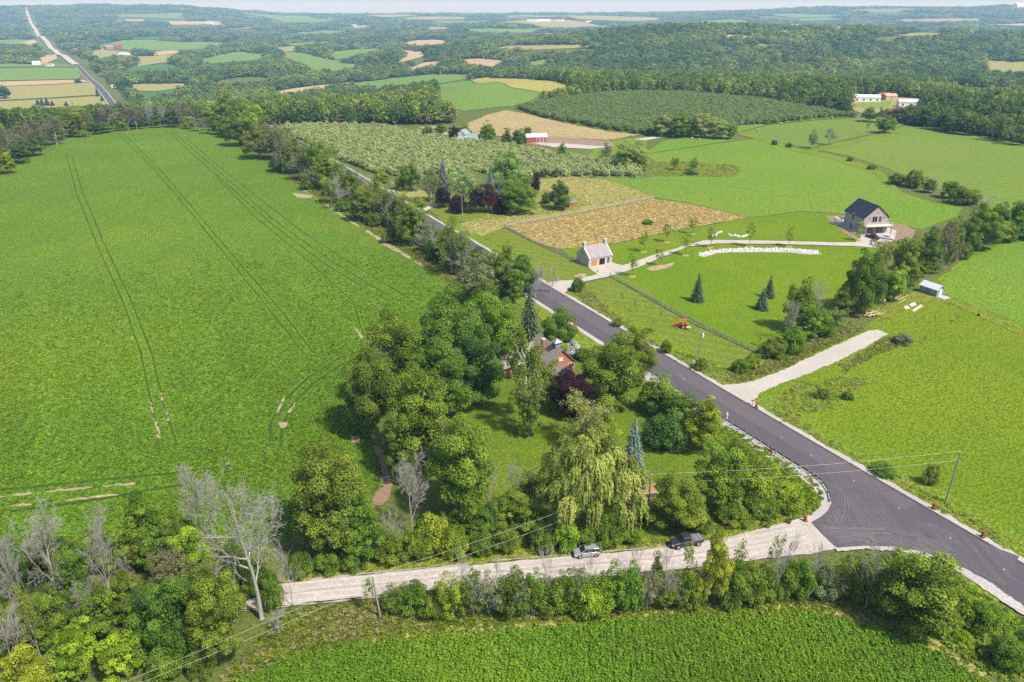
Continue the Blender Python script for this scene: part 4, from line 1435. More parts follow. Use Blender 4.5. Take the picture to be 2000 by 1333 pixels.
# left long wall is +y
opening(barn, '+y', Lb, Wb, 1.2, 1.3, 1.6, 2.6, M['cream'], M['glass'], 'door', .05, .12)
opening(barn, '+y', Lb, Wb, .6, 5.2, 1.6, 2.4, M['cream'], M['glass'])
opening(barn, '+y', Lb, Wb, -1.6, 1.6, .7, 1.5, M['cream'], M['glass'])
opening(barn, '+y', Lb, Wb, -4.2, 1.6, .8, 1.6, M['cream'], M['glass'])
bal = MB().box((-Lb / 2 - 1.25, -.2, 3.45), (2.4, Wb + .6, .35)).build('balcony', M['cream'], barn)
for s in np.linspace(-Wb / 2 - .3, Wb / 2, 7):
    MB().box((-Lb / 2 - 2.35, s, 4.15), (.12, .12, 1.1)).build('rail_post', M['white'], bal)
MB().box((-Lb / 2 - 2.35, -.2, 4.72), (.14, Wb + .6, .1)).build('handrail', M['pink_deck'], bal)
for s in np.linspace(-Wb / 2 - .2, Wb / 2 - .2, 4):
    MB().box((-Lb / 2 - 2.3, s, 1.65), (.26, .26, 3.3)).build('porch_post', M['pole_wood'], barn)
MB().box((-Lb / 2 - 1.4, -.2, .12), (2.9, Wb + .8, .3)).build('porch_floor', M['pink_deck'], barn)
MB().box((0, Wb / 2 + 1.1, .1), (Lb * .8, 2.0, .2)).build('terrace', M['concrete'], barn)
pg = MB()
for x_ in (Lb / 2 - .2, Lb / 2 + 2.6):
    for y_ in (Wb / 2 - .5, Wb / 2 + 2.4):
        pg.box((x_, y_, 1.4), (.2, .2, 2.8))
pg.box((Lb / 2 + 1.2, Wb / 2 + 1, 2.9), (3.4, 3.4, .18))
pg.build('side_porch', M['cream'], barn)

# brick house
ea, eb = G(1069, 722, 3.2), G(1127, 708.5, 3.2)
ang = math.atan2(eb.y - ea.y, eb.x - ea.x)
Wh = (eb - ea).length - .8
Lh = 13.0
nx, ny = -math.sin(ang), math.cos(ang)
cc = Vector(((ea.x + eb.x) / 2 + nx * (Lh / 2 + .4), (ea.y + eb.y) / 2 + ny * (Lh / 2 + .4), 0))
cc.z = hz1(cc.x, cc.y) + .1
bhz = tag(empty('brick_house', cc, ang + PI / 2), 'old red brick house with grey shake roof, cupola and chimney among trees', 'house')
h0, h1 = 3.4, 7.2
walls_mesh(Lh, Wh, h0, h1).build('wall', M['brick'], bhz)
rf = roof_mesh(Lh, Wh, h0, h1, .45, .16, .45).build('roof', M['house_shingle'], bhz)
chm = MB().box((-1.2, 1.9, h1 - .2), (.75, .75, 2.6)).build('chimney', M['brick'], rf)
MB().box((-1.2, 1.9, h1 + 1.16), (.9, .9, .14)).build('cap', M['cream'], chm)
cu = MB().box((-Lh / 2 + 2.4, 0, h1 + .45), (1.3, 1.3, 1.3)).build('cupola', M['bluegrey'], rf)
mb = MB()
q = 1.05
mb.add([(-Lh / 2 + 2.4 - q, -q, h1 + 1.1), (-Lh / 2 + 2.4 + q, -q, h1 + 1.1), (-Lh / 2 + 2.4 + q, q, h1 + 1.1), (-Lh / 2 + 2.4 - q, q, h1 + 1.1), (-Lh / 2 + 2.4, 0, h1 + 2.0)], [[3, 2, 1, 0], [0, 1, 4], [1, 2, 4], [2, 3, 4], [3, 0, 4]])
mb.build('cupola_roof', M['steel'], rf)
MB().cone((-Lh / 2 + 2.4, 0, h1 + 1.95), (-Lh / 2 + 2.4, 0, h1 + 3.4), .05, .03, 6).build('weather_vane', M['steel'], rf)
opening(bhz, '-x', Lh, Wh, .2, 4.7, 1.1, .8, M['cream'], M['cream'], 'attic_panel', .04, .06, False)
opening(bhz, '-x', Lh, Wh, -2.7, 2.5, 1.5, 1.1, M['cream'], M['glass'])
opening(bhz, '-x', Lh, Wh, 2.9, 2.0, 1.1, 1.2, M['cream'], M['glass'])
opening(bhz, '+y', Lh, Wh, -3.5, 1.8, 1.3, 1.4, M['cream'], M['glass'])
opening(bhz, '+y', Lh, Wh, -.5, 1.8, 1.3, 1.4, M['cream'], M['glass'])
opening(bhz, '-y', Lh, Wh, -3.0, 1.8, 1.3, 1.4, M['cream'], M['glass'])
# porch in front of the gable, wing to the left
wy = MB()
an = roof_mesh(4.6, 4.0, 2.2, 3.7, .35, .14)
an.v = [(x - Lh / 2 - 2.1, y + .6, z) for x, y, z in an.v]
an.build('porch_roof', M['house_shingle'], bhz)
aw = walls_mesh(4.2, 3.8, 2.25, 3.6)
aw.v = [(x - Lh / 2 - 2.12, y + .6, z) for x, y, z in aw.v]
aw.build('porch_wall', M['brick'], bhz)
wr = roof_mesh(9.5, 6.4, 3.0, 6.2, .4, .16)
wr.v = [(y + 2.5, x + Wh / 2 + 3.9, z) for x, y, z in wr.v]
wr.f = [f[::-1] for f in wr.f]
wr.build('wing_roof', M['house_shingle'], bhz)
ww = walls_mesh(9.0, 6.0, 3.0, 6.0)
ww.v = [(y + 2.5, x + Wh / 2 + 3.95, z) for x, y, z in ww.v]
ww.f = [f[::-1] for f in ww.f]
ww.build('wing_wall', M['brick'], bhz)

# satellite dish by the birch
dp = G(1010, 745)
dish = tag(empty('satellite_dish', dp, 0), 'white satellite dish on a pole in front of the brick house birch', 'dish')
hd = height_to(dp, 712)
MB().cone((0, 0, -.2), (0, 0, hd), .05, .05, 8).build('mast', M['steel'], dish)
mb = MB()
n = 14
vs = [(0, 0, 0)]
for r_, z_ in ((.55, .07), (1.0, .25)):
    vs += [(r_ * math.cos(2 * PI * i / n), r_ * math.sin(2 * PI * i / n), z_) for i in range(n)]
fs = [[0, 1 + i, 1 + (i + 1) % n] for i in range(n)] + [[1 + i, 1 + n + i, 1 + n + (i + 1) % n, 1 + (i + 1) % n] for i in range(n)]
mb.add(vs, fs)
mb.add([(x, y, z - .05) for x, y, z in vs], [f[::-1] for f in fs])
o = mb.build('reflector', M['white'], dish, (0, 0, hd))
o.rotation_euler = (math.radians(48), 0, math.radians(25))
o2 = MB().cone((0, -.2, .05), (0, 0, .85), .03, .03, 6).box((0, 0, .9), (.16, .16, .2)).build('feed_arm', M['steel'], dish, (0, 0, hd))
o2.rotation_euler = o.rotation_euler

# blue-grey garden shed
sa, sb = G(1795, 570), G(1828, 581)
p, ang, Ls = frame_from(sa, sb, 3.2)
shed = tag(empty('garden_shed', p, ang), 'blue-grey shed with white metal roof on the right meadow', 'shed')
walls_mesh(Ls, 3.2, 2.3, 3.4).build('wall', M['bluegrey'], shed)
roof_mesh(Ls, 3.2, 2.3, 3.4, .3, .08, .3).build('roof', M['white_metal'], shed)
for s in (-Ls * .24, Ls * .24):
    opening(shed, '-y', Ls, 3.2, s, 1.4, .7, .7, M['white'], M['glass'])
opening(shed, '+x', Ls, 3.2, 0, 1.05, .9, 1.95, M['white'], M['white'], 'door', .05, .12, False)
MB().box((Ls / 2 + 1.5, 0, .02), (2.6, 3.0, .24)).build('deck', M['concrete'], shed)

# brown shed in the neighbour's garden
ba, bb = G(1111, 403), G(1125, 406)
p, ang, Lx = frame_from(G(1112, 407), G(1128, 405.5), 2.6)
sh = tag(empty('brown_shed', p, ang), 'small orange-brown wooden shed with grey roof beside a round tree', 'shed')
walls_mesh(Lx, 2.6, 2.1, 2.6).build('wall', M['brown_wood'], sh)
roof_mesh(Lx, 2.6, 2.1, 2.6, .2, .08).build('roof', M['steel'], sh)
opening(sh, '-y', Lx, 2.6, 0, 1.0, 1.1, 1.8, M['brown_wood'], M['brown_wood'], 'door', .04, .08, False)


def farm(name, u, v, L, W, h0, h1, ang, wall, roof, label, cat='barn', wins=3, base=None, ov=.3):
    p = G(u, v)
    p.z += zoff(1, math.hypot(p.x, p.y))
    t = tag(empty(name, p, math.radians(ang)), label, cat)
    walls_mesh(L, W, h0, h1, -2.0).build('wall', M[wall], t)
    roof_mesh(L, W, h0, h1, ov, .2).build('roof', M[roof], t)
    for i in range(wins):
        s = -L / 2 + L * (i + .5) / wins
        opening(t, '-y', L, W, s, h0 * .5, min(1.4, L / wins * .4), h0 * .4, M['white'], M['glass'], 'window', .06, .14, False)
    return t


fh = farm('farmhouse', 905, 277, 8, 6.5, 5.0, 7.6, 70, 'white', 'green_metal', 'white farmhouse with pale green metal roof behind the orchard', 'house', 2)
wgo = walls_mesh(8, 6, 3.0, 5.2, -2)
wgo.v = [(y - 1, x - 6.8, z) for x, y, z in wgo.v]
wgo.f = [f[::-1] for f in wgo.f]
wgo.build('wing_wall', M['white'], fh)
wgo = roof_mesh(8, 6, 3.0, 5.2, .3, .2)
wgo.v = [(y - 1, x - 6.8, z) for x, y, z in wgo.v]
wgo.f = [f[::-1] for f in wgo.f]
wgo.build('wing_roof', M['green_metal'], fh)
opening(fh, '-x', 8, 6.5, 1.2, 4.8, .8, 1.0, M['white'], M['glass'], 'window')
opening(fh, '-x', 8, 6.5, -1.2, 4.8, .8, 1.0, M['white'], M['glass'], 'window')
rb = farm('red_barn', 1046, 278, 14, 7, 3.6, 5.2, 14, 'red_wall', 'white_metal', 'long red barn with pale metal roof beside the farm yard', 'barn', 0)
for i in range(3):
    opening(rb, '-y', 14, 7, .8 + i * 2.3, 1.6, 1.8, 2.7, M['white'], M['red_wall'], 'door', .06, .14, False)
wh = farm('country_house', 1140, 181, 20, 11, 5, 10, 20, 'white', 'slate', 'white country house with steep grey roofs at the wood edge', 'house', 4)
farm('white_barn', 1690, 199, 24, 11, 4, 6, -8, 'white', 'white_metal', 'long white-roofed farm building in the right valley', 'barn', 4)
farm('red_shed', 1725, 195, 12, 8, 4, 6, 10, 'red_wall', 'red_wall', 'bright red farm shed in the right valley', 'shed', 1)
farm('tan_shed', 1736, 196, 12, 8, 4, 5.6, 10, 'timber', 'timber', 'tan farm shed next to the bright red one', 'shed', 1)
farm('white_barn', 1776, 209, 20, 10, 4, 6, -12, 'white', 'white_metal', 'white-roofed barn behind the right wood edge', 'barn', 3)
farm('red_barn', 231, 95, 26, 16, 8, 13, 20, 'red_wall', 'red_wall', 'red bank barn on the far left hill farm', 'barn', 0)
farm('red_barn', 214, 97, 24, 14, 7, 11, 40, 'brick', 'slate', 'dull red barn left of the red bank barn', 'barn', 0)
farm('grey_barn', 244, 113, 30, 18, 7, 12, -15, 'white', 'white_metal', 'pale grey barn on the far left dairy farm', 'barn', 2)
farm('long_barn', 278, 109, 70, 14, 4, 6, 4, 'white', 'white_metal', 'very long white low barn right of the pale grey barn', 'barn', 0)
farm('farm_house', 197, 98, 14, 10, 5, 8, 0, 'white', 'slate', 'small white farm house left of the far red barns', 'house', 2)
farm('farm_house', 72, 128, 18, 12, 5, 9, 20, 'white', 'white_metal', 'white house by the wood left of the far road', 'house', 2)
farm('farm_house', 98, 131, 16, 10, 4, 7, 0, 'white', 'slate', 'grey-roofed house near the far road bend', 'house', 2)
farm('farm_house', 15, 96, 18, 12, 5, 9, 0, 'brick', 'slate', 'brick farm house far at the left picture edge', 'house', 2)
farm('white_barn', 2, 78, 30, 16, 6, 10, 0, 'white', 'white_metal', 'white barn far at the left picture edge', 'barn', 0)
for i, u in enumerate((221, 227, 236)):
    p = G(u, 171)
    p.z += .6
    t = tag(empty('poly_tunnel', p, math.radians(118)), '%s white plastic greenhouse tunnel right of the far road' % ['left', 'middle', 'right'][i], 'greenhouse', 'greenhouse tunnels')
    mb = MB()
    pr = [(3.6 * math.cos(a), 3.2 * math.sin(a)) for a in np.linspace(0, PI, 9)]
    mb.add([(-17, y, z) for y, z in pr] + [(17, y, z) for y, z in pr], [[i2, i2 + 1, i2 + 10, i2 + 9] for i2 in range(8)] + [list(range(9)), list(range(17, 8, -1))])
    mb.build('cover', M['white'], t)
    MB().box((-17.06, 0, 1.0), (.08, 1.6, 2.0)).build('door', M['steel'], t)
for i, (u, v, L, W, hh, lb) in enumerate([(1345, 54, 60, 30, 9, 'white far barn under the green hill field'), (1040, 44, 70, 30, 9, 'first pale building of the far settlement at the horizon'), (1062, 43, 90, 30, 9, 'second pale building of the far settlement at the horizon'),
                                          (1092, 43, 60, 30, 9, 'third pale building of the far settlement at the horizon'), (1150, 46, 40, 20, 8, 'lone pale far building right of the settlement'), (1528, 70, 30, 16, 7, 'small white building right of the far tan field'),
                                          (1515, 71, 24, 14, 6, 'small white building touching the far tan field'), (1185, 55, 30, 16, 7, 'white speck house on the far wooded slope'), (410, 49, 50, 26, 8, 'pale barn by the far left tan field'), (425, 51, 50, 24, 8, 'second pale barn by the far left tan field'),
                                          (665, 51, 46, 24, 8, 'white building of the far left settlement'), (690, 53, 40, 22, 8, 'grey building of the far left settlement'), (1880, 13, 200, 90, 26, 'white hilltop buildings on the right horizon'), (1996, 17, 160, 60, 24, 'white building at the right end of the horizon')]):
    farm('far_building', u, v, L, W, hh, hh * 1.5, rnd.uniform(-20, 20), 'white', 'white_metal' if i % 3 else 'slate', lb, 'building', 0)
# ------------------------------------------------------------------ trees and shrubs one by one
def row(kind_rows, namefn=None, group=None):
    for r in kind_rows:
        kind, u, vt, vb, wpx, tint, name, label = r[:8]
        tree_px(kind, u, vt, vb, wpx, tint, name, label, 'shrub' if name.endswith(('shrub', 'bush')) else 'tree', group, r[8] if len(r) > 8 else None)


ORD = ['first', 'second', 'third', 'fourth', 'fifth', 'sixth', 'seventh', 'eighth', 'ninth', 'tenth', 'eleventh', 'twelfth', 'thirteenth', 'fourteenth', 'fifteenth', 'sixteenth',
       'seventeenth', 'eighteenth', 'nineteenth', 'twentieth', 'twenty-first', 'twenty-second', 'twenty-third', 'twenty-fourth', 'twenty-fifth', 'twenty-sixth', 'twenty-seventh',
       'twenty-eighth', 'twenty-ninth', 'thirtieth', 'thirty-first', 'thirty-second', 'thirty-third', 'thirty-fourth', 'thirty-fifth', 'thirty-sixth', 'thirty-seventh', 'thirty-eighth', 'thirty-ninth', 'fortieth', 'forty-first', 'forty-second', 'forty-third', 'forty-fourth', 'forty-fifth']

# the grove and garden of the brick house
row([
    ('maple', 880, 570, 775, 150, 'dark', 'maple_tree', 'broad round dark maple at the back of the grove beside the soybean field'),
    ('maple', 966, 556, 735, 105, 'green', 'maple_tree', 'tall green maple left of the grey spruce behind the brick house'),
    ('maple', 775, 614, 815, 130, 'olive', 'maple_tree', 'olive-topped maple standing furthest out at the grove corner by the soybean field'),
    ('maple', 727, 668, 862, 112, 'dark', 'maple_tree', 'dark maple leaning over the soybean crop at the grove edge'),
    ('maple', 862, 650, 825, 140, 'dark', 'maple_tree', 'dense maple in the middle of the grove with an orange twig'),
    ('maple', 928, 640, 795, 125, 'deep', 'maple_tree', 'deep green shaded maple at the lawn side of the grove'),
    ('maple', 825, 720, 925, 150, 'olive', 'maple_tree', 'yellow-tinged maple with turning leaves in the front of the grove'),
    ('maple', 905, 798, 1030, 140, 'bright', 'maple_tree', 'tall bright green maple nearest the lawn at the front of the grove'),
    ('ash', 790, 800, 945, 80, 'dark', 'shade_tree', 'deep shaded tree over the start of the earth path'),
    ('ash', 985, 590, 700, 70, 'olive', 'shade_tree', 'small olive tree tucked between maple and grey spruce'),
    ('maple', 648, 866, 1092, 165, 'olive', 'maple_tree', 'big solitary maple with dense crown left of the earth path'),
    ('ash', 708, 975, 1108, 100, 'dark', 'shade_tree', 'dark leafy tree below the end of the earth path by the gravel road'),
    ('spruce', 1034, 555, 705, 64, 'spruce', 'spruce_tree', 'tall grey-green spruce behind the brick house'),
    ('birch', 1028, 640, 832, 115, 'olive', 'birch_tree', 'thin-leaved birch with white trunk in front of the brick house'),
    ('loose', 1065, 700, 800, 80, 'olive', 'garden_tree', 'sparse olive tree with pale branches against the brick house wall'),
    ('ash', 1032, 772, 860, 46, 'bright', 'garden_tree', 'small bright green tree alone in the yard lawn below the birch'),
    ('maple', 1190, 652, 802, 130, 'green', 'maple_tree', 'round green maple between the brick house and the paved road'),
    ('maple', 1240, 640, 752, 78, 'olive', 'maple_tree', 'maple whose dark top overhangs the paved road beside the house'),
    ('maple', 1116, 720, 822, 95, 'purple', 'maple_tree', 'purple-leaved maple in front of the brick house porch'),
    ('half', 1142, 772, 872, 112, 'gold', 'locust_tree', 'half-bare yellowing tree with twisted limbs below the purple maple'),
    ('ash', 1175, 810, 880, 80, 'lime', 'garden_tree', 'yellow-green tree rising just behind the weeping willow'),
    ('willow', 1148, 850, 1052, 200, 'willow', 'willow_tree', 'weeping willow with golden-green trailing branches at the lawn foot'),
    ('spruce', 1234, 816, 925, 52, 'blue', 'spruce_tree', 'blue spruce standing next to the weeping willow on the yard lawn'),
    ('ash', 1285, 738, 815, 85, 'green', 'shade_tree', 'green tree under the road maple at the guard rail start'),
    ('ash', 1325, 762, 840, 80, 'dark', 'shade_tree', 'dark green tree behind the guard rail left of the lime tree'),
    ('bush', 1300, 808, 882, 95, 'deep', 'garden_bush', 'deep green rounded bush at the lawn edge right of the blue spruce'),
    ('ash', 1370, 778, 890, 82, 'lime', 'shade_tree', 'lime-coloured tree touching the guard rail of the paved road'),
    ('bush', 1436, 862, 912, 62, 'green', 'roadside_bush', 'green bush on the bank just right of the lime tree by the guard rail'),
    ('ash', 1400, 872, 1005, 112, 'green', 'vine_tree', 'dark vine-hung tree on the corner bank above the gravel road'),
    ('bush', 1470, 905, 992, 96, 'lime', 'roadside_bush', 'wide bright bush covering the bank inside the guard rail bend'),
    ('bush', 1530, 946, 1002, 72, 'lime', 'roadside_bush', 'low bright bush nearest the guard rail end at the junction'),
    ('bush', 1478, 966, 1014, 84, 'green', 'roadside_bush', 'low vine mound at the foot of the corner bank'),
    ('maple', 1318, 930, 1048, 110, 'olive', 'shade_tree', 'rounded yellow-green tree right of the utility pole and timber beds'),
    ('maple', 1092, 600, 692, 75, 'green', 'shade_tree', 'leafy green tree between the white hydrangea and the paved road'),
    ('bush', 1110, 664, 697, 50, 'white', 'hydrangea_bush', 'white flowering hydrangea bush on the lawn behind the brick house'),
    ('bush', 1140, 680, 706, 40, 'dark', 'garden_bush', 'dark clipped bush beside the white hydrangea'),
    ('bare', 806, 862, 1044, 84, 'grey', 'dead_tree', 'bare grey dead tree right of the earth path'),
    ('fan', 772, 1000, 1066, 56, 'grey', 'dead_tree', 'short broken dead tree with hooked limbs beside the earth path foot'),
    ('bare', 962, 885, 1005, 62, 'grey', 'dead_tree', 'fuzzy grey leafless tree left of the weeping willow'),
    ('bare', 1002, 890, 990, 45, 'grey', 'dead_tree', 'thin leafless tree close to the left side of the willow'),
    ('ash', 1012, 962, 1050, 90, 'green', 'shade_tree', 'bushy green tree at the lawn foot left of the willow'),
    ('loose', 1040, 915, 1000, 65, 'olive', 'shade_tree', 'sparse olive tree leaning to the willow'),
    ('ash', 955, 985, 1062, 70, 'dark', 'shade_tree', 'dark small tree below the bright front maple'),
], group='trees and shrubs of the brick house garden')
BR = [('bush', 590, 1080, 1128, 60, 'dark'), ('bush', 640, 1075, 1122, 60, 'green'), ('bush', 690, 1070, 1118, 60, 'dark'), ('bush', 765, 1045, 1105, 75, 'green'), ('bush', 820, 1030, 1098, 65, 'olive'), ('bush', 850, 1005, 1090, 80, 'lime'),
      ('bush', 890, 1030, 1092, 65, 'lime'), ('bush', 940, 1035, 1086, 60, 'green'), ('bush', 985, 1030, 1082, 60, 'green'), ('bush', 1060, 1022, 1080, 65, 'bright'), ('bush', 1105, 1015, 1076, 65, 'lime'),
      ('bush', 1150, 1020, 1076, 60, 'bright'), ('bush', 1192, 1002, 1072, 70, 'green'), ('bush', 1230, 1030, 1066, 45, 'bright'), ('bush', 1365, 1000, 1044, 50, 'green'), ('bush', 1430, 985, 1030, 70, 'green')]
for i, (k, u, a, b, wd, ti) in enumerate(BR):
    tree_px(k, u, a, b, wd, ti, 'verge_shrub', ORD[i] + ' shrub counting rightwards in the row above the gravel road', 'shrub', 'shrub row along the far side of the gravel road')

# hedgerow between the soybean field and the paved road, from the house outwards
HB = [('loose', 928, 492, 600, 85, 'grey'), ('ash', 972, 490, 580, 60, 'olive'), ('ash', 990, 470, 545, 32, 'olive'), ('ash', 1020, 500, 580, 78, 'dark'), ('bare', 1046, 512, 585, 48, 'grey'), ('fan', 1076, 518, 575, 34, 'grey'), ('bush', 935, 545, 600, 50, 'olive'),
      ('half', 882, 418, 536, 62, 'green'), ('bare', 848, 430, 512, 30, 'grey'), ('bush', 850, 476, 512, 34, 'deep'), ('loose', 905, 440, 525, 36, 'olive'), ('ash', 800, 390, 482, 62, 'green'), ('bush', 765, 445, 476, 40, 'olive'), ('fan', 820, 452, 492, 32, 'grey'),
      ('ash', 712, 358, 436, 58, 'olive'), ('loose', 742, 366, 434, 44, 'olive'), ('ash', 690, 332, 405, 42, 'olive'), ('fan', 664, 336, 412, 46, 'grey'), ('loose', 648, 345, 400, 38, 'green'), ('ash', 640, 300, 372, 60, 'lime'), ('loose', 612, 316, 372, 34, 'grey'),
      ('half', 586, 300, 352, 46, 'grey'), ('ash', 570, 285, 342, 36, 'olive'), ('half', 552, 262, 338, 46, 'brown'), ('bush', 545, 305, 336, 40, 'green'), ('ash', 575, 268, 310, 34, 'green'), ('maple', 508, 244, 312, 58, 'bronze'), ('bare', 490, 255, 305, 22, 'grey'),
      ('maple', 470, 222, 288, 56, 'dark'), ('bare', 468, 232, 287, 24, 'grey'), ('ash', 525, 250, 290, 34, 'lime'), ('ash', 445, 226, 270, 36, 'green'), ('bush', 600, 345, 372, 30, 'green'), ('bush', 672, 385, 414, 34, 'green'), ('bush', 735, 415, 444, 34, 'dark')]
for i, (k, u, a, b, wd, ti) in enumerate(HB):
    nm = {'bush': 'hedgerow_shrub', 'bare': 'dead_tree', 'fan': 'dead_tree'}.get(k, 'hedgerow_tree')
    wd_ = {'bush': 'shrub', 'bare': 'bare dead tree', 'fan': 'bare branching tree', 'half': 'half-bare tree', 'loose': 'thin-leaved tree', 'ash': 'leafy tree', 'maple': 'full dark tree'}[k]
    tree_px(k, u, a, b, wd, ti, nm, '%s, %s away from the brick house in the hedgerow along the paved road' % (wd_, ORD[i]), 'shrub' if k == 'bush' else 'tree', 'hedgerow between the soybean field and the paved road')

# tree belt on the crest of the soybean field, left to right
CR = [('ash', -60, 290, 372, 60, 'dark'), ('half', -20, 280, 360, 50, 'brown'), ('ash', 18, 294, 342, 34, 'lime'), ('ash', 40, 276, 322, 46, 'deep'), ('half', 12, 250, 322, 56, 'brown'), ('ash', 66, 270, 308, 44, 'dark'), ('half', 46, 240, 302, 50, 'brown'), ('half', 82, 232, 294, 56, 'brown'),
      ('half', 112, 226, 285, 56, 'brown'), ('ash', 146, 216, 270, 46, 'olive'), ('half', 172, 218, 266, 36, 'brown'), ('ash', 186, 236, 265, 36, 'deep'), ('bush', 160, 254, 270, 30, 'olive'), ('ash', 208, 238, 262, 36, 'green'), ('spruce', 196, 204, 260, 20, 'teal'), ('half', 218, 203, 258, 34, 'brown'),
      ('ash', 236, 238, 258, 30, 'green'), ('half', 250, 202, 256, 36, 'brown'), ('ash', 272, 218, 254, 30, 'deep'), ('bare', 292, 198, 252, 34, 'grey'), ('half', 268, 206, 255, 34, 'brown'), ('ash', 306, 224, 252, 26, 'dark'), ('bare', 322, 204, 251, 28, 'grey'), ('ash', 340, 212, 251, 30, 'deep'), ('half', 352, 206, 252, 26, 'brown'),
      ('ash', 370, 226, 254, 28, 'lime'), ('half', 390, 228, 258, 34, 'grey'), ('half', 410, 228, 263, 32, 'brown'), ('ash', 428, 222, 266, 36, 'olive')]
for i, (k, u, a, b, wd, ti) in enumerate(CR):
    nm = {'bush': 'crest_shrub', 'bare': 'dead_tree'}.get(k, 'crest_tree')
    wd_ = {'bush': 'shrub', 'bare': 'bare dead tree', 'half': 'half-bare brownish tree', 'ash': 'leafy tree', 'spruce': 'dark conifer'}[k]
    tree_px(k, u, a, b - 1, wd, ti, nm, '%s, %s from the left in the belt on the soybean field crest' % (wd_, ORD[i]), 'shrub' if k == 'bush' else 'tree', 'tree belt on the crest of the soybean field')

# tree line running from the gravel drive past the dark-roofed house
row([
    ('ash', 1556, 545, 652, 62, 'olive', 'hedge_tree', 'olive leafy tree at the drive end of the right tree line'),
    ('bare', 1596, 535, 640, 58, 'grey', 'dead_tree', 'bare white-grey dead tree among the drive end shrubs'),
    ('bare', 1535, 575, 665, 40, 'grey', 'dead_tree', 'leaning bare tree on the lawn side of the drive end'),
    ('ash', 1580, 590, 665, 56, 'green', 'hedge_tree', 'green tree between two bare trees at the drive end'),
    ('bush', 1545, 640, 690, 62, 'bright', 'hedge_bush', 'bright bush above the gravel drive next to the lawn'),
    ('bush', 1508, 665, 700, 46, 'bronze', 'hedge_bush', 'brownish bush nearest the mowed lawn at the drive'),
    ('bush', 1605, 612, 660, 50, 'green', 'hedge_bush', 'green bush below the biggest tree of the right tree line'),
    ('bush', 1470, 690, 720, 40, 'lime', 'hedge_bush', 'lime bush at the lower fence end'),
    ('bush', 1448, 700, 730, 40, 'bright', 'hedge_bush', 'roadside bush left of the gravel drive mouth'),
    ('maple', 1680, 486, 618, 86, 'dark', 'hedge_tree', 'biggest dark round tree of the right tree line beside the lawn'),
    ('ash', 1640, 560, 625, 46, 'dark', 'hedge_tree', 'dark low tree leaning against the biggest line tree'),
    ('ash', 1744, 522, 592, 48, 'lime', 'hedge_tree', 'yellow-green tree beside the timber garden beds'),
    ('loose', 1722, 462, 530, 40, 'gold', 'hedge_tree', 'pale yellowish tree in front of the two parked cars'),
    ('ash', 1762, 456, 552, 62, 'olive', 'hedge_tree', 'grey-olive tree behind the grey garden shed'),
    ('ash', 1808, 444, 540, 56, 'dark', 'hedge_tree', 'dark oval tree above the grey garden shed'),
    ('half', 1838, 436, 528, 56, 'brown', 'hedge_tree', 'brownish half-bare tree halfway up the right tree line'),
    ('ash', 1850, 425, 520, 46, 'olive', 'hedge_tree', 'olive tree just behind the half-bare one'),
    ('maple', 1882, 425, 498, 52, 'dark', 'hedge_tree', 'dark rounded tree where the right tree line thickens'),
    ('maple', 1912, 398, 492, 70, 'green', 'hedge_tree', 'large green tree with domed top near the right picture edge'),
    ('ash', 1955, 430, 476, 40, 'lime', 'hedge_tree', 'lime tree low at the meadow edge by the right picture edge'),
    ('ash', 1985, 418, 472, 40, 'bright', 'hedge_tree', 'bright tree last at the right picture edge'),
    ('ash', 1945, 396, 462, 42, 'dark', 'hedge_tree', 'dark tree behind the domed tree'),
    ('ash', 1985, 388, 448, 42, 'dark', 'hedge_tree', 'dark tree at the far right end of the line'),
    ('ash', 2030, 400, 475, 60, 'dark', 'hedge_tree', 'dark tree past the right end of the line'),
    ('bush', 1752, 338, 362, 36, 'dark', 'field_bush', 'lowest dark bush left end of the hay field ditch'),
    ('bush', 1783, 330, 368, 42, 'olive', 'field_bush', 'olive bush with bare twigs on the hay field ditch'),
    ('ash', 1812, 348, 378, 30, 'dark', 'field_bush', 'third dark bush along the hay field ditch'),
    ('fan', 1825, 340, 378, 26, 'grey', 'dead_tree', 'small bare tree on the hay field ditch'),
    ('ash', 1856, 352, 390, 42, 'dark', 'field_bush', 'round dark bush on the hay field ditch'),
    ('bush', 1882, 365, 402, 58, 'olive', 'field_bush', 'wide olive bush at the right end of the hay field ditch'),
    ('fan', 1925, 378, 412, 50, 'grey', 'dead_tree', 'grey twiggy tree behind the domed line tree'),
], group='right tree line')
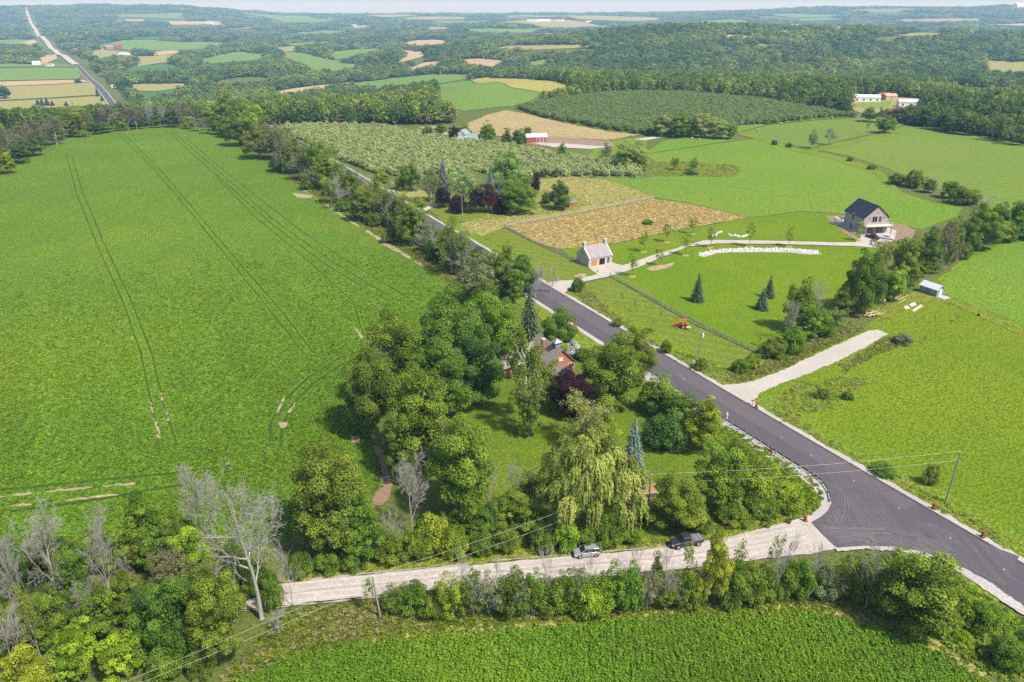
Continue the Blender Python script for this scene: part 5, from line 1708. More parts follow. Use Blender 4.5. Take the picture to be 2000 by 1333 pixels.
row([
    ('spruce', 1361, 533, 592, 30, 'spruce', 'spruce_tree', 'small spruce standing alone on the lawn above the rail fence'),
    ('spruce', 1487, 562, 608, 31, 'spruce', 'spruce_tree', 'front one of the two spruces close together on the lawn'),
    ('spruce', 1501, 537, 584, 24, 'spruce', 'spruce_tree', 'rear one of the two spruces close together on the lawn'),
    ('bush', 1300, 664, 692, 26, 'green', 'roadside_bush', 'small round bush at the road right of the overhanging maple'),
    ('bush', 1366, 700, 724, 34, 'dark', 'roadside_bush', 'dark bush at the foot of the pole and white sign'),
    ('bush', 1204, 622, 640, 22, 'olive', 'roadside_bush', 'tiny olive bush in the roadside grass'),
    ('bush', 1128, 540, 572, 26, 'dark', 'roadside_bush', 'bush in the corner of the stone garage driveway'),
    ('thin', 1483, 652, 678, 14, 'gold', 'sapling', 'thin yellow sapling at the fence corner'),
    ('thin', 1216, 570, 598, 9, 'gold', 'sapling', 'thin sapling on the striped lawn nearest the driveway'),
    ('thin', 1240, 585, 612, 9, 'gold', 'sapling', 'thin sapling second from the driveway on the striped lawn'),
    ('thin', 1288, 606, 632, 9, 'gold', 'sapling', 'thin sapling on the striped lawn left of the tractor'),
    ('thin', 1803, 655, 672, 8, 'grey', 'sapling', 'pale young fruit tree nearer the drive on the meadow'),
    ('thin', 1823, 617, 632, 8, 'grey', 'sapling', 'pale young fruit tree further from the drive on the meadow'),
    ('thin', 1871, 612, 630, 12, 'gold', 'sapling', 'young tree with dark mulch on the right meadow'),
    ('bush', 1605, 758, 780, 30, 'bronze', 'meadow_bush', 'brown-green clump of tall weeds beside the gravel drive'),
    ('bush', 1655, 765, 783, 24, 'olive', 'meadow_bush', 'small round tussock in the right meadow'),
    ('bush', 1762, 652, 674, 38, 'grey', 'meadow_bush', 'grey flowering weed heap at the gravel drive end'),
    ('bush', 1815, 905, 950, 34, 'gold', 'meadow_bush', 'rust-leaved small bush left of the leaning utility pole'),
    ('bush', 1725, 905, 932, 50, 'green', 'meadow_bush', 'dark bush in the ditch by the paved road'),
    ('bush', 1265, 428, 440, 22, 'olive', 'brush_heap', 'brush heap in the golden meadow'),
])
# young trees in mulch rings along the drive
YT = [(1235, 485, 541, 'garage driveway side of the lawn'), (1287, 482, 520, 'beside the bare soil patch'), (1257, 447, 493, 'behind the stone garage'), (1302, 434, 474, 'second behind the stone garage'), (1353, 419, 458, 'at the golden meadow corner'),
      (1339, 450, 500, 'inside the drive bend'), (1387, 436, 485, 'at the start of the stone bank'), (1464, 431, 483, 'at the middle of the stone bank'), (1541, 440, 483, 'at the end of the stone bank'), (1678, 431, 472, 'in front of the dark-roofed house')]
M['mulch'] = gravel('wood_mulch', (.42, .24, .12), (.5, .3, .16), 4, .4)
for u, a, b, lb in YT:
    t = tree_px('young', u, a, b, 19, 'gold' if u in (1387, 1287) else 'lime', 'young_tree', 'young slender tree in a mulch ring ' + lb, 'tree', 'young trees along the drive')
    mb = MB()
    n = 18
    ring = [(math.cos(2 * PI * i / n) * (1.55 + .12 * math.sin(i * 2.3)), math.sin(2 * PI * i / n) * (1.55 + .1 * math.sin(i * 1.7))) for i in range(n)]
    mb.add([(x, y, .02) for x, y in ring] + [(x * .6, y * .6, .3) for x, y in ring] + [(0, 0, .36)],
           [[i, (i + 1) % n, (i + 1) % n + n, i + n] for i in range(n)] + [[i + n, (i + 1) % n + n, 2 * n] for i in range(n)])
    o = mb.build('mulch', M['mulch'], t)
    o.scale = (1 / t.scale[0], 1 / t.scale[1], 1 / t.scale[2])

# neighbour's garden and the farms beyond
row([
    ('maple', 803, 314, 376, 40, 'bright', 'garden_tree', 'round green tree alone on the dry lawn by the road'),
    ('loose', 842, 328, 396, 44, 'olive', 'garden_tree', 'loose birch-like tree left of the purple shrubs'),
    ('spruce', 866, 306, 362, 28, 'blue', 'spruce_tree', 'blue spruce left of the pale tree in the neighbour garden'),
    ('loose', 903, 322, 405, 66, 'pale', 'garden_tree', 'pale green feathery tree over the purple shrubs'),
    ('spruce', 958, 320, 384, 24, 'blue', 'spruce_tree', 'taller blue spruce behind the purple shrubs'),
    ('spruce', 980, 336, 384, 24, 'blue', 'spruce_tree', 'shorter blue spruce behind the purple shrubs'),
    ('maple', 992, 286, 372, 64, 'pale', 'garden_tree', 'tall pale green tree in front of the orchard'),
    ('maple', 1012, 342, 422, 74, 'bright', 'garden_tree', 'large rich green tree at the right of the neighbour garden'),
    ('ash', 1046, 338, 386, 22, 'purple', 'garden_tree', 'purple tree behind the large rich green tree'),
    ('ash', 866, 360, 408, 36, 'purple', 'garden_tree', 'dark purple tree left end of the purple shrubs'),
    ('bush', 895, 380, 418, 42, 'purple', 'garden_shrub', 'dark purple shrub second from the left'),
    ('ash', 930, 362, 418, 38, 'purple', 'garden_shrub', 'dark purple tree in the middle of the purple shrubs'),
    ('ash', 955, 358, 418, 42, 'red', 'garden_shrub', 'reddish purple tree of the purple shrubs'),
    ('bush', 978, 386, 420, 32, 'purple', 'garden_shrub', 'purple shrub beside the large rich green tree'),
    ('maple', 1092, 354, 412, 46, 'dark', 'garden_tree', 'dark round tree next to the brown shed'),
    ('bush', 1068, 375, 400, 22, 'dark', 'garden_shrub', 'dark bush left of the round tree by the brown shed'),
    ('bush', 780, 345, 372, 26, 'lime', 'garden_shrub', 'lime shrub at the mailbox bend of the road'),
    ('bush', 745, 335, 358, 34, 'lime', 'garden_shrub', 'sprawling lime shrub at the orchard corner by the road'),
    ('bush', 820, 388, 405, 26, 'lime', 'garden_shrub', 'lime shrub at the neighbour driveway mouth'),
    ('maple', 890, 244, 278, 28, 'purple', 'farm_tree', 'round purple tree left of the green-roofed white house'),
    ('column', 909, 243, 264, 12, 'green', 'farm_tree', 'columnar green tree behind the green-roofed white house'),
    ('maple', 953, 240, 280, 36, 'bright', 'farm_tree', 'round green tree right of the green-roofed white house'),
    ('column', 990, 249, 286, 20, 'dark', 'farm_tree', 'upright dark tree left of the red barn'),
    ('ash', 1014, 252, 290, 32, 'dark', 'farm_tree', 'broad dark tree against the red barn'),
    ('ash', 1030, 246, 272, 20, 'dark', 'farm_tree', 'dark tree behind the red barn'),
    ('column', 1097, 278, 310, 18, 'bright', 'farm_tree', 'single columnar bright tree right of the red barn yard'),
    ('ash', 860, 240, 268, 30, 'green', 'farm_tree', 'green tree left of the round purple tree'),
    ('ash', 836, 244, 270, 24, 'green', 'farm_tree', 'smaller green tree two left of the round purple tree'),
    ('half', 1184, 278, 328, 42, 'grey', 'field_tree', 'grey half-bare tree at the orchard corner'),
    ('maple', 1232, 272, 330, 60, 'pale', 'field_tree', 'big pale green tree at the orchard corner'),
    ('ash', 1252, 298, 334, 34, 'lime', 'field_tree', 'lime small tree right of the big pale orchard corner tree'),
    ('bush', 1208, 306, 332, 40, 'dark', 'field_tree', 'dark bush under the orchard corner trees'),
    ('maple', 1292, 222, 268, 44, 'pale', 'field_tree', 'first tree of the round pale clump below the hill orchard'),
    ('maple', 1330, 218, 270, 50, 'green', 'field_tree', 'second tree of the round pale clump below the hill orchard'),
    ('maple', 1368, 219, 271, 50, 'pale', 'field_tree', 'third tree of the round pale clump below the hill orchard'),
    ('maple', 1405, 228, 273, 46, 'pale', 'field_tree', 'fourth tree of the round pale clump below the hill orchard'),
    ('maple', 1425, 240, 273, 30, 'green', 'field_tree', 'last low tree of the round pale clump below the hill orchard'),
    ('loose', 1586, 252, 291, 22, 'grey', 'field_tree', 'left of two thin trees on the field boundary'),
    ('half', 1618, 250, 284, 26, 'grey', 'field_tree', 'right of two thin trees on the field boundary'),
    ('thin', 1692, 234, 264, 12, 'grey', 'field_tree', 'thin bare tree left of the round pasture tree'),
    ('maple', 1728, 226, 262, 36, 'bright', 'field_tree', 'round bright tree alone between the hay fields'),
    ('bush', 1512, 273, 284, 12, 'deep', 'field_bush', 'left dark bush dot on the field boundary'),
    ('bush', 1541, 279, 289, 14, 'deep', 'field_bush', 'right dark bush dot on the field boundary'),
    ('loose', 1318, 304, 334, 18, 'olive', 'field_tree', 'left thin tree on the weedy pasture island'),
    ('loose', 1355, 306, 336, 20, 'olive', 'field_tree', 'right thin tree on the weedy pasture island'),
    ('bush', 1349, 333, 343, 26, 'deep', 'field_bush', 'flat dark shrub on the weedy pasture island'),
    ('bush', 1660, 305, 316, 14, 'olive', 'field_bush', 'small shrub on the weedy ditch of the hay field'),
    ('bush', 1702, 320, 332, 18, 'olive', 'field_bush', 'second shrub on the weedy ditch of the hay field'),
])

# corner wood at the lower left and the giant dead tree
row([
    ('giant', 511, 890, 1208, 205, 'grey', 'dead_tree', 'giant dead grey tree with broken limbs above the gravel road end'),
    ('bare', 418, 898, 1052, 100, 'grey', 'dead_tree', 'bare tree with forked top left of the giant dead tree'),
    ('bare', 390, 930, 1055, 55, 'grey', 'dead_tree', 'thinner bare tree leaning left of the forked one'),
    ('fan', 572, 1052, 1186, 68, 'grey', 'dead_tree', 'small bare tree growing at the gravel road end'),
    ('bare', 120, 958, 1195, 130, 'grey', 'dead_tree', 'tall dead tree with split top near the left picture edge', (0, -.1)),
    ('bare', 66, 995, 1240, 95, 'grey', 'dead_tree', 'fuzzy bare tree left of the split-topped dead tree'),
    ('bare', 220, 995, 1205, 86, 'grey', 'dead_tree', 'dense-twigged dead tree right of the split-topped one', (0, -.08)),
    ('bare', 34, 1135, 1322, 85, 'grey', 'dead_tree', 'pale dead tree at the bottom left corner'),
    ('bare', 172, 1110, 1262, 42, 'grey', 'dead_tree', 'thin curved dead trunk in the corner wood', (0, -.18)),
    ('fan', 188, 1120, 1240, 44, 'grey', 'dead_tree', 'second thin dead trunk beside the curved one', (0, -.15)),
    ('fan', 262, 1080, 1160, 46, 'grey', 'dead_tree', 'small grey twiggy tree in the corner wood'),
    ('half', 82, 1140, 1290, 50, 'lime', 'wood_tree', 'half-leafed tree beside the pale corner dead tree'),
    ('ash', 300, 962, 1100, 95, 'olive', 'wood_tree', 'dark olive tree standing above the corner wood'),
    ('loose', 345, 1070, 1180, 80, 'brown', 'wood_tree', 'brownish twiggy tree in the middle of the corner wood'),
    ('ash', 385, 1035, 1150, 95, 'lime', 'wood_tree', 'yellow-green tree with a red branch in the corner wood'),
    ('bush', 402, 1078, 1092, 12, 'scarlet', 'red_shrub', 'small scarlet leaved branch above the corner wood'),
    ('maple', 432, 1105, 1300, 128, 'olive', 'wood_tree', 'large yellow-tipped tree below the giant dead tree'),
    ('maple', 338, 1120, 1305, 112, 'dark', 'wood_tree', 'large dark tree at the wires in the corner wood'),
    ('ash', 250, 1235, 1338, 92, 'lime', 'wood_tree', 'rounded yellow-green tree at the bottom edge of the picture'),
    ('ash', 160, 1225, 1345, 100, 'lime', 'wood_tree', 'lime tree left of the rounded one at the bottom edge'),
    ('ash', 70, 1270, 1390, 100, 'lime', 'wood_tree', 'lime tree cut by the bottom left picture edge'),
    ('ash', 112, 1155, 1270, 80, 'green', 'wood_tree', 'green tree under the split-topped dead tree'),
    ('ash', 210, 1150, 1275, 90, 'green', 'wood_tree', 'green tree right under the dense-twigged dead tree'),
    ('ash', 25, 1195, 1310, 85, 'dark', 'wood_tree', 'dark tree behind the pale corner dead tree'),
    ('ash', 155, 1070, 1190, 72, 'dark', 'wood_tree', 'dark tree behind the split-topped dead tree'),
    ('ash', 272, 1115, 1235, 75, 'green', 'wood_tree', 'green tree left of the large dark one'),
    ('ash', 30, 1060, 1180, 75, 'deep', 'wood_tree', 'deep green tree behind the fuzzy bare one'),
    ('ash', 350, 1010, 1110, 60, 'dark', 'wood_tree', 'dark tree under the forked bare tree'),
    ('bush', 500, 1085, 1175, 70, 'dark', 'wood_bush', 'dark bush left behind the giant dead trunk'),
    ('bush', 535, 1120, 1195, 45, 'green', 'wood_bush', 'bush at the trunk of the giant dead tree'),
    ('bush', 460, 1060, 1130, 60, 'dark', 'wood_bush', 'dark bush below the forked bare tree'),
    ('bush', 330, 1270, 1330, 75, 'olive', 'wood_bush', 'olive bush under the wires at the bottom edge'),
    ('bush', 400, 1260, 1320, 70, 'dark', 'wood_bush', 'dark bush under the large yellow-tipped tree'),
    ('bush', 200, 1040, 1110, 60, 'green', 'wood_bush', 'bush at the field edge behind the dense-twigged dead tree'),
    ('bush', 110, 1060, 1120, 70, 'dark', 'wood_bush', 'dark bush at the field edge behind the split-topped tree'),
    ('bush', 262, 1060, 1110, 50, 'olive', 'wood_bush', 'olive bush at the field edge under the dark olive tree'),
    ('fan', 545, 1195, 1240, 60, 'grey', 'fallen_branch', 'broken grey branch lying below the giant dead tree'),
], group='corner wood')

# hedge along the lower side of the gravel road, left to right
HG = [('thin', 730, 1124, 1190, 34, 'green'), ('bush', 772, 1146, 1200, 54, 'green'), ('bush', 812, 1136, 1202, 60, 'dark'), ('bush', 850, 1144, 1210, 52, 'green'), ('bush', 885, 1120, 1215, 64, 'lime'), ('fan', 905, 1080, 1200, 40, 'grey'), ('loose', 925, 1105, 1212, 56, 'olive'),
      ('bush', 955, 1120, 1212, 56, 'grey'), ('fan', 975, 1085, 1195, 40, 'grey'), ('bush', 1000, 1108, 1208, 60, 'dark'), ('bush', 1040, 1112, 1206, 60, 'green'), ('fan', 1072, 1062, 1195, 44, 'grey'), ('bush', 1085, 1118, 1205, 56, 'olive'), ('bush', 1120, 1105, 1202, 56, 'dark'),
      ('fan', 1145, 1065, 1190, 44, 'grey'), ('bush', 1155, 1125, 1212, 62, 'lime'), ('bush', 1195, 1100, 1200, 64, 'green'), ('bush', 1225, 1095, 1198, 50, 'bright'), ('fan', 1242, 1060, 1185, 36, 'grey'), ('bush', 1262, 1112, 1198, 52, 'grey'), ('column', 1280, 1076, 1150, 24, 'green'),
      ('fan', 1298, 1055, 1195, 56, 'grey'), ('bush', 1300, 1130, 1196, 50, 'olive'), ('bush', 1336, 1108, 1192, 52, 'green'), ('thin', 1345, 1060, 1170, 36, 'lime'), ('bush', 1365, 1110, 1192, 48, 'lime'), ('ash', 1392, 1036, 1188, 66, 'yellow'), ('bush', 1425, 1092, 1188, 58, 'dark'),
      ('thin', 1440, 1050, 1150, 40, 'lime'), ('bush', 1460, 1096, 1184, 58, 'olive'), ('bush', 1492, 1100, 1178, 46, 'green'), ('fan', 1512, 1038, 1170, 66, 'grey'), ('bush', 1530, 1090, 1168, 44, 'olive'), ('bush', 1562, 1086, 1170, 46, 'green'), ('fan', 1578, 1050, 1165, 46, 'grey'), ('thin', 1500, 1045, 1140, 36, 'lime'),
      ('bush', 1600, 1095, 1172, 50, 'grey'), ('bush', 1632, 1100, 1172, 50, 'olive'), ('bush', 1665, 1085, 1176, 44, 'green'), ('fan', 1690, 1030, 1190, 84, 'grey'), ('bush', 1715, 1110, 1206, 60, 'olive')]
for i, (k, u, a, b, wd, ti) in enumerate(HG):
    if k == 'bush' and i % 3 == 1:
        k, wd = 'loose', wd * 1.15
    nm = {'bush': 'hedge_shrub', 'fan': 'bare_sapling', 'thin': 'hedge_sapling'}.get(k, 'hedge_tree')
    wd_ = {'bush': 'leafy shrub', 'fan': 'bare grey sapling', 'thin': 'thin-leaved sapling', 'loose': 'sparse shrubby tree', 'column': 'ivy-clad stem', 'ash': 'tall yellow-green tree'}[k]
    tree_px(k, u, a + (8 if k == 'bush' else 0), b, wd * (1.35 if k == 'bush' else 1), ti, nm, '%s, %s from the left in the hedge below the gravel road' % (wd_, ORD[i]), 'shrub' if k == 'bush' else 'tree', 'hedge below the gravel road')
row([
    ('ash', 1785, 1088, 1252, 165, 'bronze', 'roadside_bush', 'huge bronze-green bush at the corner of the lower field'),
    ('bush', 1735, 1100, 1215, 80, 'olive', 'roadside_bush', 'olive bush against the left side of the huge bronze bush'),
    ('bush', 1860, 1150, 1215, 70, 'lime', 'roadside_bush', 'low lime bush right of the huge bronze bush'),
    ('bush', 1910, 1175, 1240, 70, 'green', 'roadside_bush', 'low green bush on the roadside bank at the right edge'),
    ('bush', 1960, 1250, 1310, 70, 'bright', 'roadside_bush', 'bright bush at the bottom right corner bank'),
])
for u, v in [(1880, 1260), (1840, 1180), (1930, 1290), (1900, 1220), (1985, 1290), (2010, 1260), (1945, 1215)]:
    tree_px('bush', u, v - 22, v, 46, rnd.choice(['green', 'bright', 'lime']), 'bank_shrub', 'one of the low green shrubs on the bank below the paved road', 'shrub', 'bank shrubs below the paved road')


def fill_line(pix, n, hpx, wpx, kinds, tints, name, label, cat, group, spread, seed):
    r = random.Random(seed)
    P = [np.array(q, float) for q in pix]
    L = [np.linalg.norm(P[i + 1] - P[i]) for i in range(len(P) - 1)]
    tot = sum(L)
    for i in range(n):
        d = tot * (i + r.uniform(.2, .8)) / n
        t = d / tot
        k = 0
        while k < len(L) - 1 and d > L[k]:
            d -= L[k]
            k += 1
        q = P[k] + (P[k + 1] - P[k]) * min(1, d / L[k])
        v = q[1] + r.uniform(-spread, spread)
        h = (hpx[0] + (hpx[1] - hpx[0]) * t) * r.uniform(.7, 1.15)
        wd = (wpx[0] + (wpx[1] - wpx[0]) * t) * r.uniform(.75, 1.3)
        kd = r.choice(kinds)
        tree_px(kd, q[0], v - h, v, wd, r.choice(tints), name, label % ORD[i], cat, group)


MIX = ['dark', 'green', 'olive', 'green', 'deep', 'lime', 'olive']
fill_line([(1010, 590), (930, 548), (850, 500), (780, 450), (700, 404), (620, 356), (540, 312), (470, 276), (440, 258)], 44, (68, 80), (46, 42), ['ash', 'loose', 'half', 'ash', 'loose'], ['olive', 'green', 'lime', 'grey', 'olive', 'bronze', 'dark', 'green'], 'hedgerow_thicket',
          '%s thicket of the hedgerow undergrowth counted from the brick house', 'thicket', 'hedgerow between the soybean field and the paved road', 7, 1)
fill_line([(-40, 352), (40, 302), (120, 270), (200, 252), (300, 244), (420, 250)], 30, (50, 42), (42, 34), ['ash', 'ash', 'half', 'loose', 'ash'], ['dark', 'brown', 'deep', 'brown', 'green', 'olive'], 'crest_thicket',
          '%s tree from the left in the back row of the field crest belt', 'tree', 'tree belt on the crest of the soybean field', 3, 2)
fill_line([(1490, 704), (1560, 664), (1640, 628), (1720, 588), (1790, 548), (1860, 512), (1920, 486), (2000, 458)], 20, (40, 44), (40, 34), ['bush', 'ash', 'ash', 'loose', 'bush'], MIX, 'hedge_thicket',
          '%s thicket from the gravel drive under the right tree line', 'thicket', 'right tree line', 6, 3)
fill_line([(10, 1130), (120, 1120), (240, 1110), (360, 1120), (460, 1130)], 9, (80, 80), (75, 75), ['ash', 'ash', 'maple'], MIX, 'wood_thicket', '%s tree from the left in the back row of the corner wood', 'tree', 'corner wood', 14, 4)
fill_line([(0, 1250), (120, 1290), (240, 1250), (360, 1230), (470, 1200)], 10, (80, 80), (75, 70), ['ash', 'bush', 'ash'], MIX, 'wood_thicket', '%s tree from the left in the front row of the corner wood', 'tree', 'corner wood', 25, 5)
fill_line([(820, 1030), (870, 1045), (950, 1060)], 4, (45, 45), (55, 50), ['bush', 'bush', 'ash'], ['dark', 'deep', 'green'], 'grove_thicket', '%s thicket along the foot of the grove from the field corner', 'thicket', 'trees and shrubs of the brick house garden', 8, 6)
fill_line([(1690, 236), (1760, 244), (1850, 258), (1940, 274), (2010, 288)], 16, (40, 46), (30, 34), ['ash', 'ash', 'maple', 'half'], ['dark', 'olive', 'green', 'brown', 'deep'], 'wood_edge_tree', '%s tree from the left on the wood edge above the right hay field', 'tree', 'wood edge above the right hay field', 3, 8)
# ------------------------------------------------------------------ scattered masses: far wood, orchards, crops, tall grass
def far_tree_mesh(name, n, ls, seed, R=4.6, H=13, nl=26):
    return lobes_crown(name, R, .6, H, nl, (1.2, 2.3), n, ls, seed, M['leaf_far'], .42, .2, 0, -.5, .8)


def scatter(name, P, scl, rz, tint, protos, pick, kind='stuff', label=None, cat=None, group=None):
    me = bpy.data.meshes.new(name)
    n = len(P)
    me.vertices.add(n)
    me.vertices.foreach_set('co', np.asarray(P, np.float32).ravel())
    for nm, ty, arr in (('scl', 'FLOAT_VECTOR', scl), ('rot', 'FLOAT_VECTOR', np.column_stack([np.zeros(n), np.zeros(n), rz]))):
        a = me.attributes.new(nm, ty, 'POINT')
        a.data.foreach_set('vector', np.asarray(arr, np.float32).ravel())
    a = me.attributes.new('tint', 'FLOAT_COLOR', 'POINT')
    a.data.foreach_set('color', np.column_stack([tint, np.ones(n)]).astype(np.float32).ravel())
    a = me.attributes.new('pick', 'INT', 'POINT')
    a.data.foreach_set('value', np.asarray(pick, np.int32))
    o = link(name, me)
    ng = bpy.data.node_groups.new(name + '_nodes', 'GeometryNodeTree')
    ng.interface.new_socket('Geometry', in_out='INPUT', socket_type='NodeSocketGeometry')
    ng.interface.new_socket('Geometry', in_out='OUTPUT', socket_type='NodeSocketGeometry')
    gi = ng.nodes.new('NodeGroupInput')
    go = ng.nodes.new('NodeGroupOutput')
    jo = ng.nodes.new('GeometryNodeJoinGeometry')

    def attr(nm, ty):
        x = ng.nodes.new('GeometryNodeInputNamedAttribute')
        x.data_type = ty
        x.inputs[0].default_value = nm
        return x.outputs[0]
    for k, pr in enumerate(protos):
        oi = ng.nodes.new('GeometryNodeObjectInfo')
        oi.transform_space = 'ORIGINAL'
        oi.inputs[0].default_value = pr
        oi.inputs[1].default_value = True
        ip = ng.nodes.new('GeometryNodeInstanceOnPoints')
        cmpn = ng.nodes.new('FunctionNodeCompare')
        cmpn.data_type = 'INT'
        cmpn.operation = 'EQUAL'
        ng.links.new(attr('pick', 'INT'), cmpn.inputs[2])
        cmpn.inputs[3].default_value = k
        ng.links.new(gi.outputs[0], ip.inputs['Points'])
        ng.links.new(cmpn.outputs[0], ip.inputs['Selection'])
        ng.links.new(oi.outputs['Geometry'], ip.inputs['Instance'])
        ng.links.new(attr('rot', 'FLOAT_VECTOR'), ip.inputs['Rotation'])
        ng.links.new(attr('scl', 'FLOAT_VECTOR'), ip.inputs['Scale'])
        ng.links.new(ip.outputs[0], jo.inputs[0])
    ng.links.new(jo.outputs[0], go.inputs[0])
    md = o.modifiers.new('scatter', 'NODES')
    md.node_group = ng
    tag(o, label, cat, group, kind)
    return o


def noise2(x, y, s, seed=0):
    """cheap smooth value noise for choosing kinds and densities"""
    r = np.random.default_rng(seed)
    out = 0
    for k in range(5):
        a = r.uniform(0, 6.28)
        q = s * r.uniform(.6, 1.7)
        out = out + np.sin((x * math.cos(a) + y * math.sin(a)) / q + r.uniform(0, 6.28))
    return out / 5


# one visible specimen of each kind stands in the wood; the far wood repeats its mesh
def specimen(name, me, u, v, label, sc=1.0, cat='tree', layer=0, group=None):
    p = G(u, v)
    o = link(name, me, None, None, (p.x, p.y, p.z + (zoff(layer, 100) if layer else 0)))
    o.scale = (sc, sc, sc)
    tag(o, label, cat, group)
    return o


FT = [specimen('wood_tree', far_tree_mesh('far_broadleaf', 22, (.9, 1.9), 301), 660, 236, 'round dark woodland tree behind the left orchard edge'),
      specimen('wood_tree', far_tree_mesh('far_broadleaf', 22, (.9, 1.8), 302, 3.9, 14, 24), 700, 238, 'tall woodland tree behind the middle of the left orchard'),
      specimen('wood_tree', far_tree_mesh('far_broadleaf', 20, (.9, 2.0), 303, 5.2, 12, 30), 780, 238, 'wide woodland tree behind the right part of the left orchard'),
      specimen('wood_conifer', spruce_mesh('far_conifer', 15, 3.2, 304, 10, 8, M['leaf_far']), 740, 240, 'dark conifer standing up behind the left orchard')]


def in_any(polys, X, Y):
    r = np.zeros(len(X), bool)
    for p in polys:
        r |= inside(p, X, Y)
    return r


NEARWOOD = [[(1735, 236), (1800, 248), (1900, 268), (2000, 284), (2150, 312), (2300, 320), (2300, 190), (2000, 192), (1880, 190), (1820, 200), (1760, 205), (1700, 222), (1680, 230)],
            [(-300, 300), (-60, 300), (20, 262), (120, 238), (200, 218), (300, 210), (420, 214), (440, 232), (520, 246), (800, 246), (900, 240), (960, 214), (900, 190), (500, 190), (0, 215), (-300, 240)],
            [(1010, 205), (1100, 192), (1250, 178), (1500, 192), (1650, 222), (1700, 215), (1700, 180), (1100, 170)]]


def make_wood():
    R, A = [], []
    r = 430.0
    while r < 10800:
        sp = 6.6 if r < 1000 else (6.6 + (r - 1000) * .0078)
        a = np.arange(-.66, .66, sp / r)
        R.append(r + NR.uniform(-.5, .5, len(a)) * sp)
        A.append(a + NR.uniform(-.5, .5, len(a)) * sp / r)
        r += sp
    R, A = np.concatenate(R), np.concatenate(A)
    X, Y = np.sin(A) * R, np.cos(A) * R
    Z = hz(X, Y)
    nw = [[tuple(G(u, v)[:2]) for u, v in p] for p in NEARWOOD]
    ok = (R > 700) | in_any(nw, X, Y)
    X, Y, Z, R = X[ok], Y[ok], Z[ok], R[ok]
    bad = in_any(NOTREE, X, Y)
    # a tree also hides what lies behind it: keep the near edges of the fields open
    for f in (.35, .7):
        k = 1 + f * 13 / np.maximum(CAM_H - Z, 20)
        bad |= in_any(NOTREE, X * k, Y * k) & (R > 620)
    thin = NR.random(len(X)) < np.where(R < 2500, .08, .05)
    clearing = (noise2(X, Y, 60, 3) + .5 * noise2(X, Y, 150, 8) > .78) & (R < 3500)
    k = ~bad & ~thin & ~clearing
    X, Y, Z, R = X[k], Y[k], Z[k], R[k]
    n = len(X)
    sp = np.where(R < 1000, 6.6, 6.6 + (R - 1000) * .0078)
    wid = np.clip(sp / 6.6, 1, 12) * NR.uniform(.75, 1.2, n)
    hei = NR.uniform(.55, 1.3, n) * (1 + .12 * np.clip(wid - 1, 0, 4)) * (1 + .22 * noise2(X, Y, 45, 17))
    kindn = noise2(X, Y, 60, 5) * 1.2 + noise2(X, Y, 19, 25) * .5 + NR.normal(0, .45, n)
    con = (noise2(X, Y, 110, 9) + NR.normal(0, .25, n) > .62) & (R < 4500)
    pick = np.where(con, 3, NR.integers(0, 3, n))
    hei = np.where(con, hei * 1.15, hei)
    wid = np.where(con, wid * .95, wid)
    base = np.array(FARB)
    pal = np.array([(.08, .145, .036), (.118, .198, .036), (.178, .26, .04), (.255, .325, .045), (.22, .21, .10)])
    w = np.clip((kindn + 1.1) / 2.2 * 3.99, 0, 3.99).astype(int)
    w = np.where((NR.random(n) < .05), 4, w)
    T = pal[w] * NR.uniform(.8, 1.2, (n, 1)) * NR.uniform(.94, 1.06, (n, 3))
    T = np.where(con[:, None], np.array([.06, .10, .05]) * NR.uniform(.85, 1.2, (n, 1)), T)
    P = np.column_stack([X, Y, Z - .3])
    scatter('far_wood', P, np.column_stack([wid, wid, hei]), NR.uniform(0, 6.28, n), T - base, FT, pick, 'stuff', 'far wooded country and hedges fading into blue haze', 'wood')
    print('wood', n)


make_wood()

# orchards: rows of small grey-green trees
orch = [lobes_crown('orchard_crown', 1.55, .15, 3.6, 22, (.5, .9), 34, (.3, .6), 400 + s, M['leaf'], .42, .25, 0, -.6, .9) for s in range(3)]
orch_far = [lobes_crown('orchard_crown', 1.55, .15, 3.6, 22, (.5, .9), 34, (.3, .6), 400 + s, M['leaf_far'], .42, .25, 0, -.6, .9) for s in range(3)]


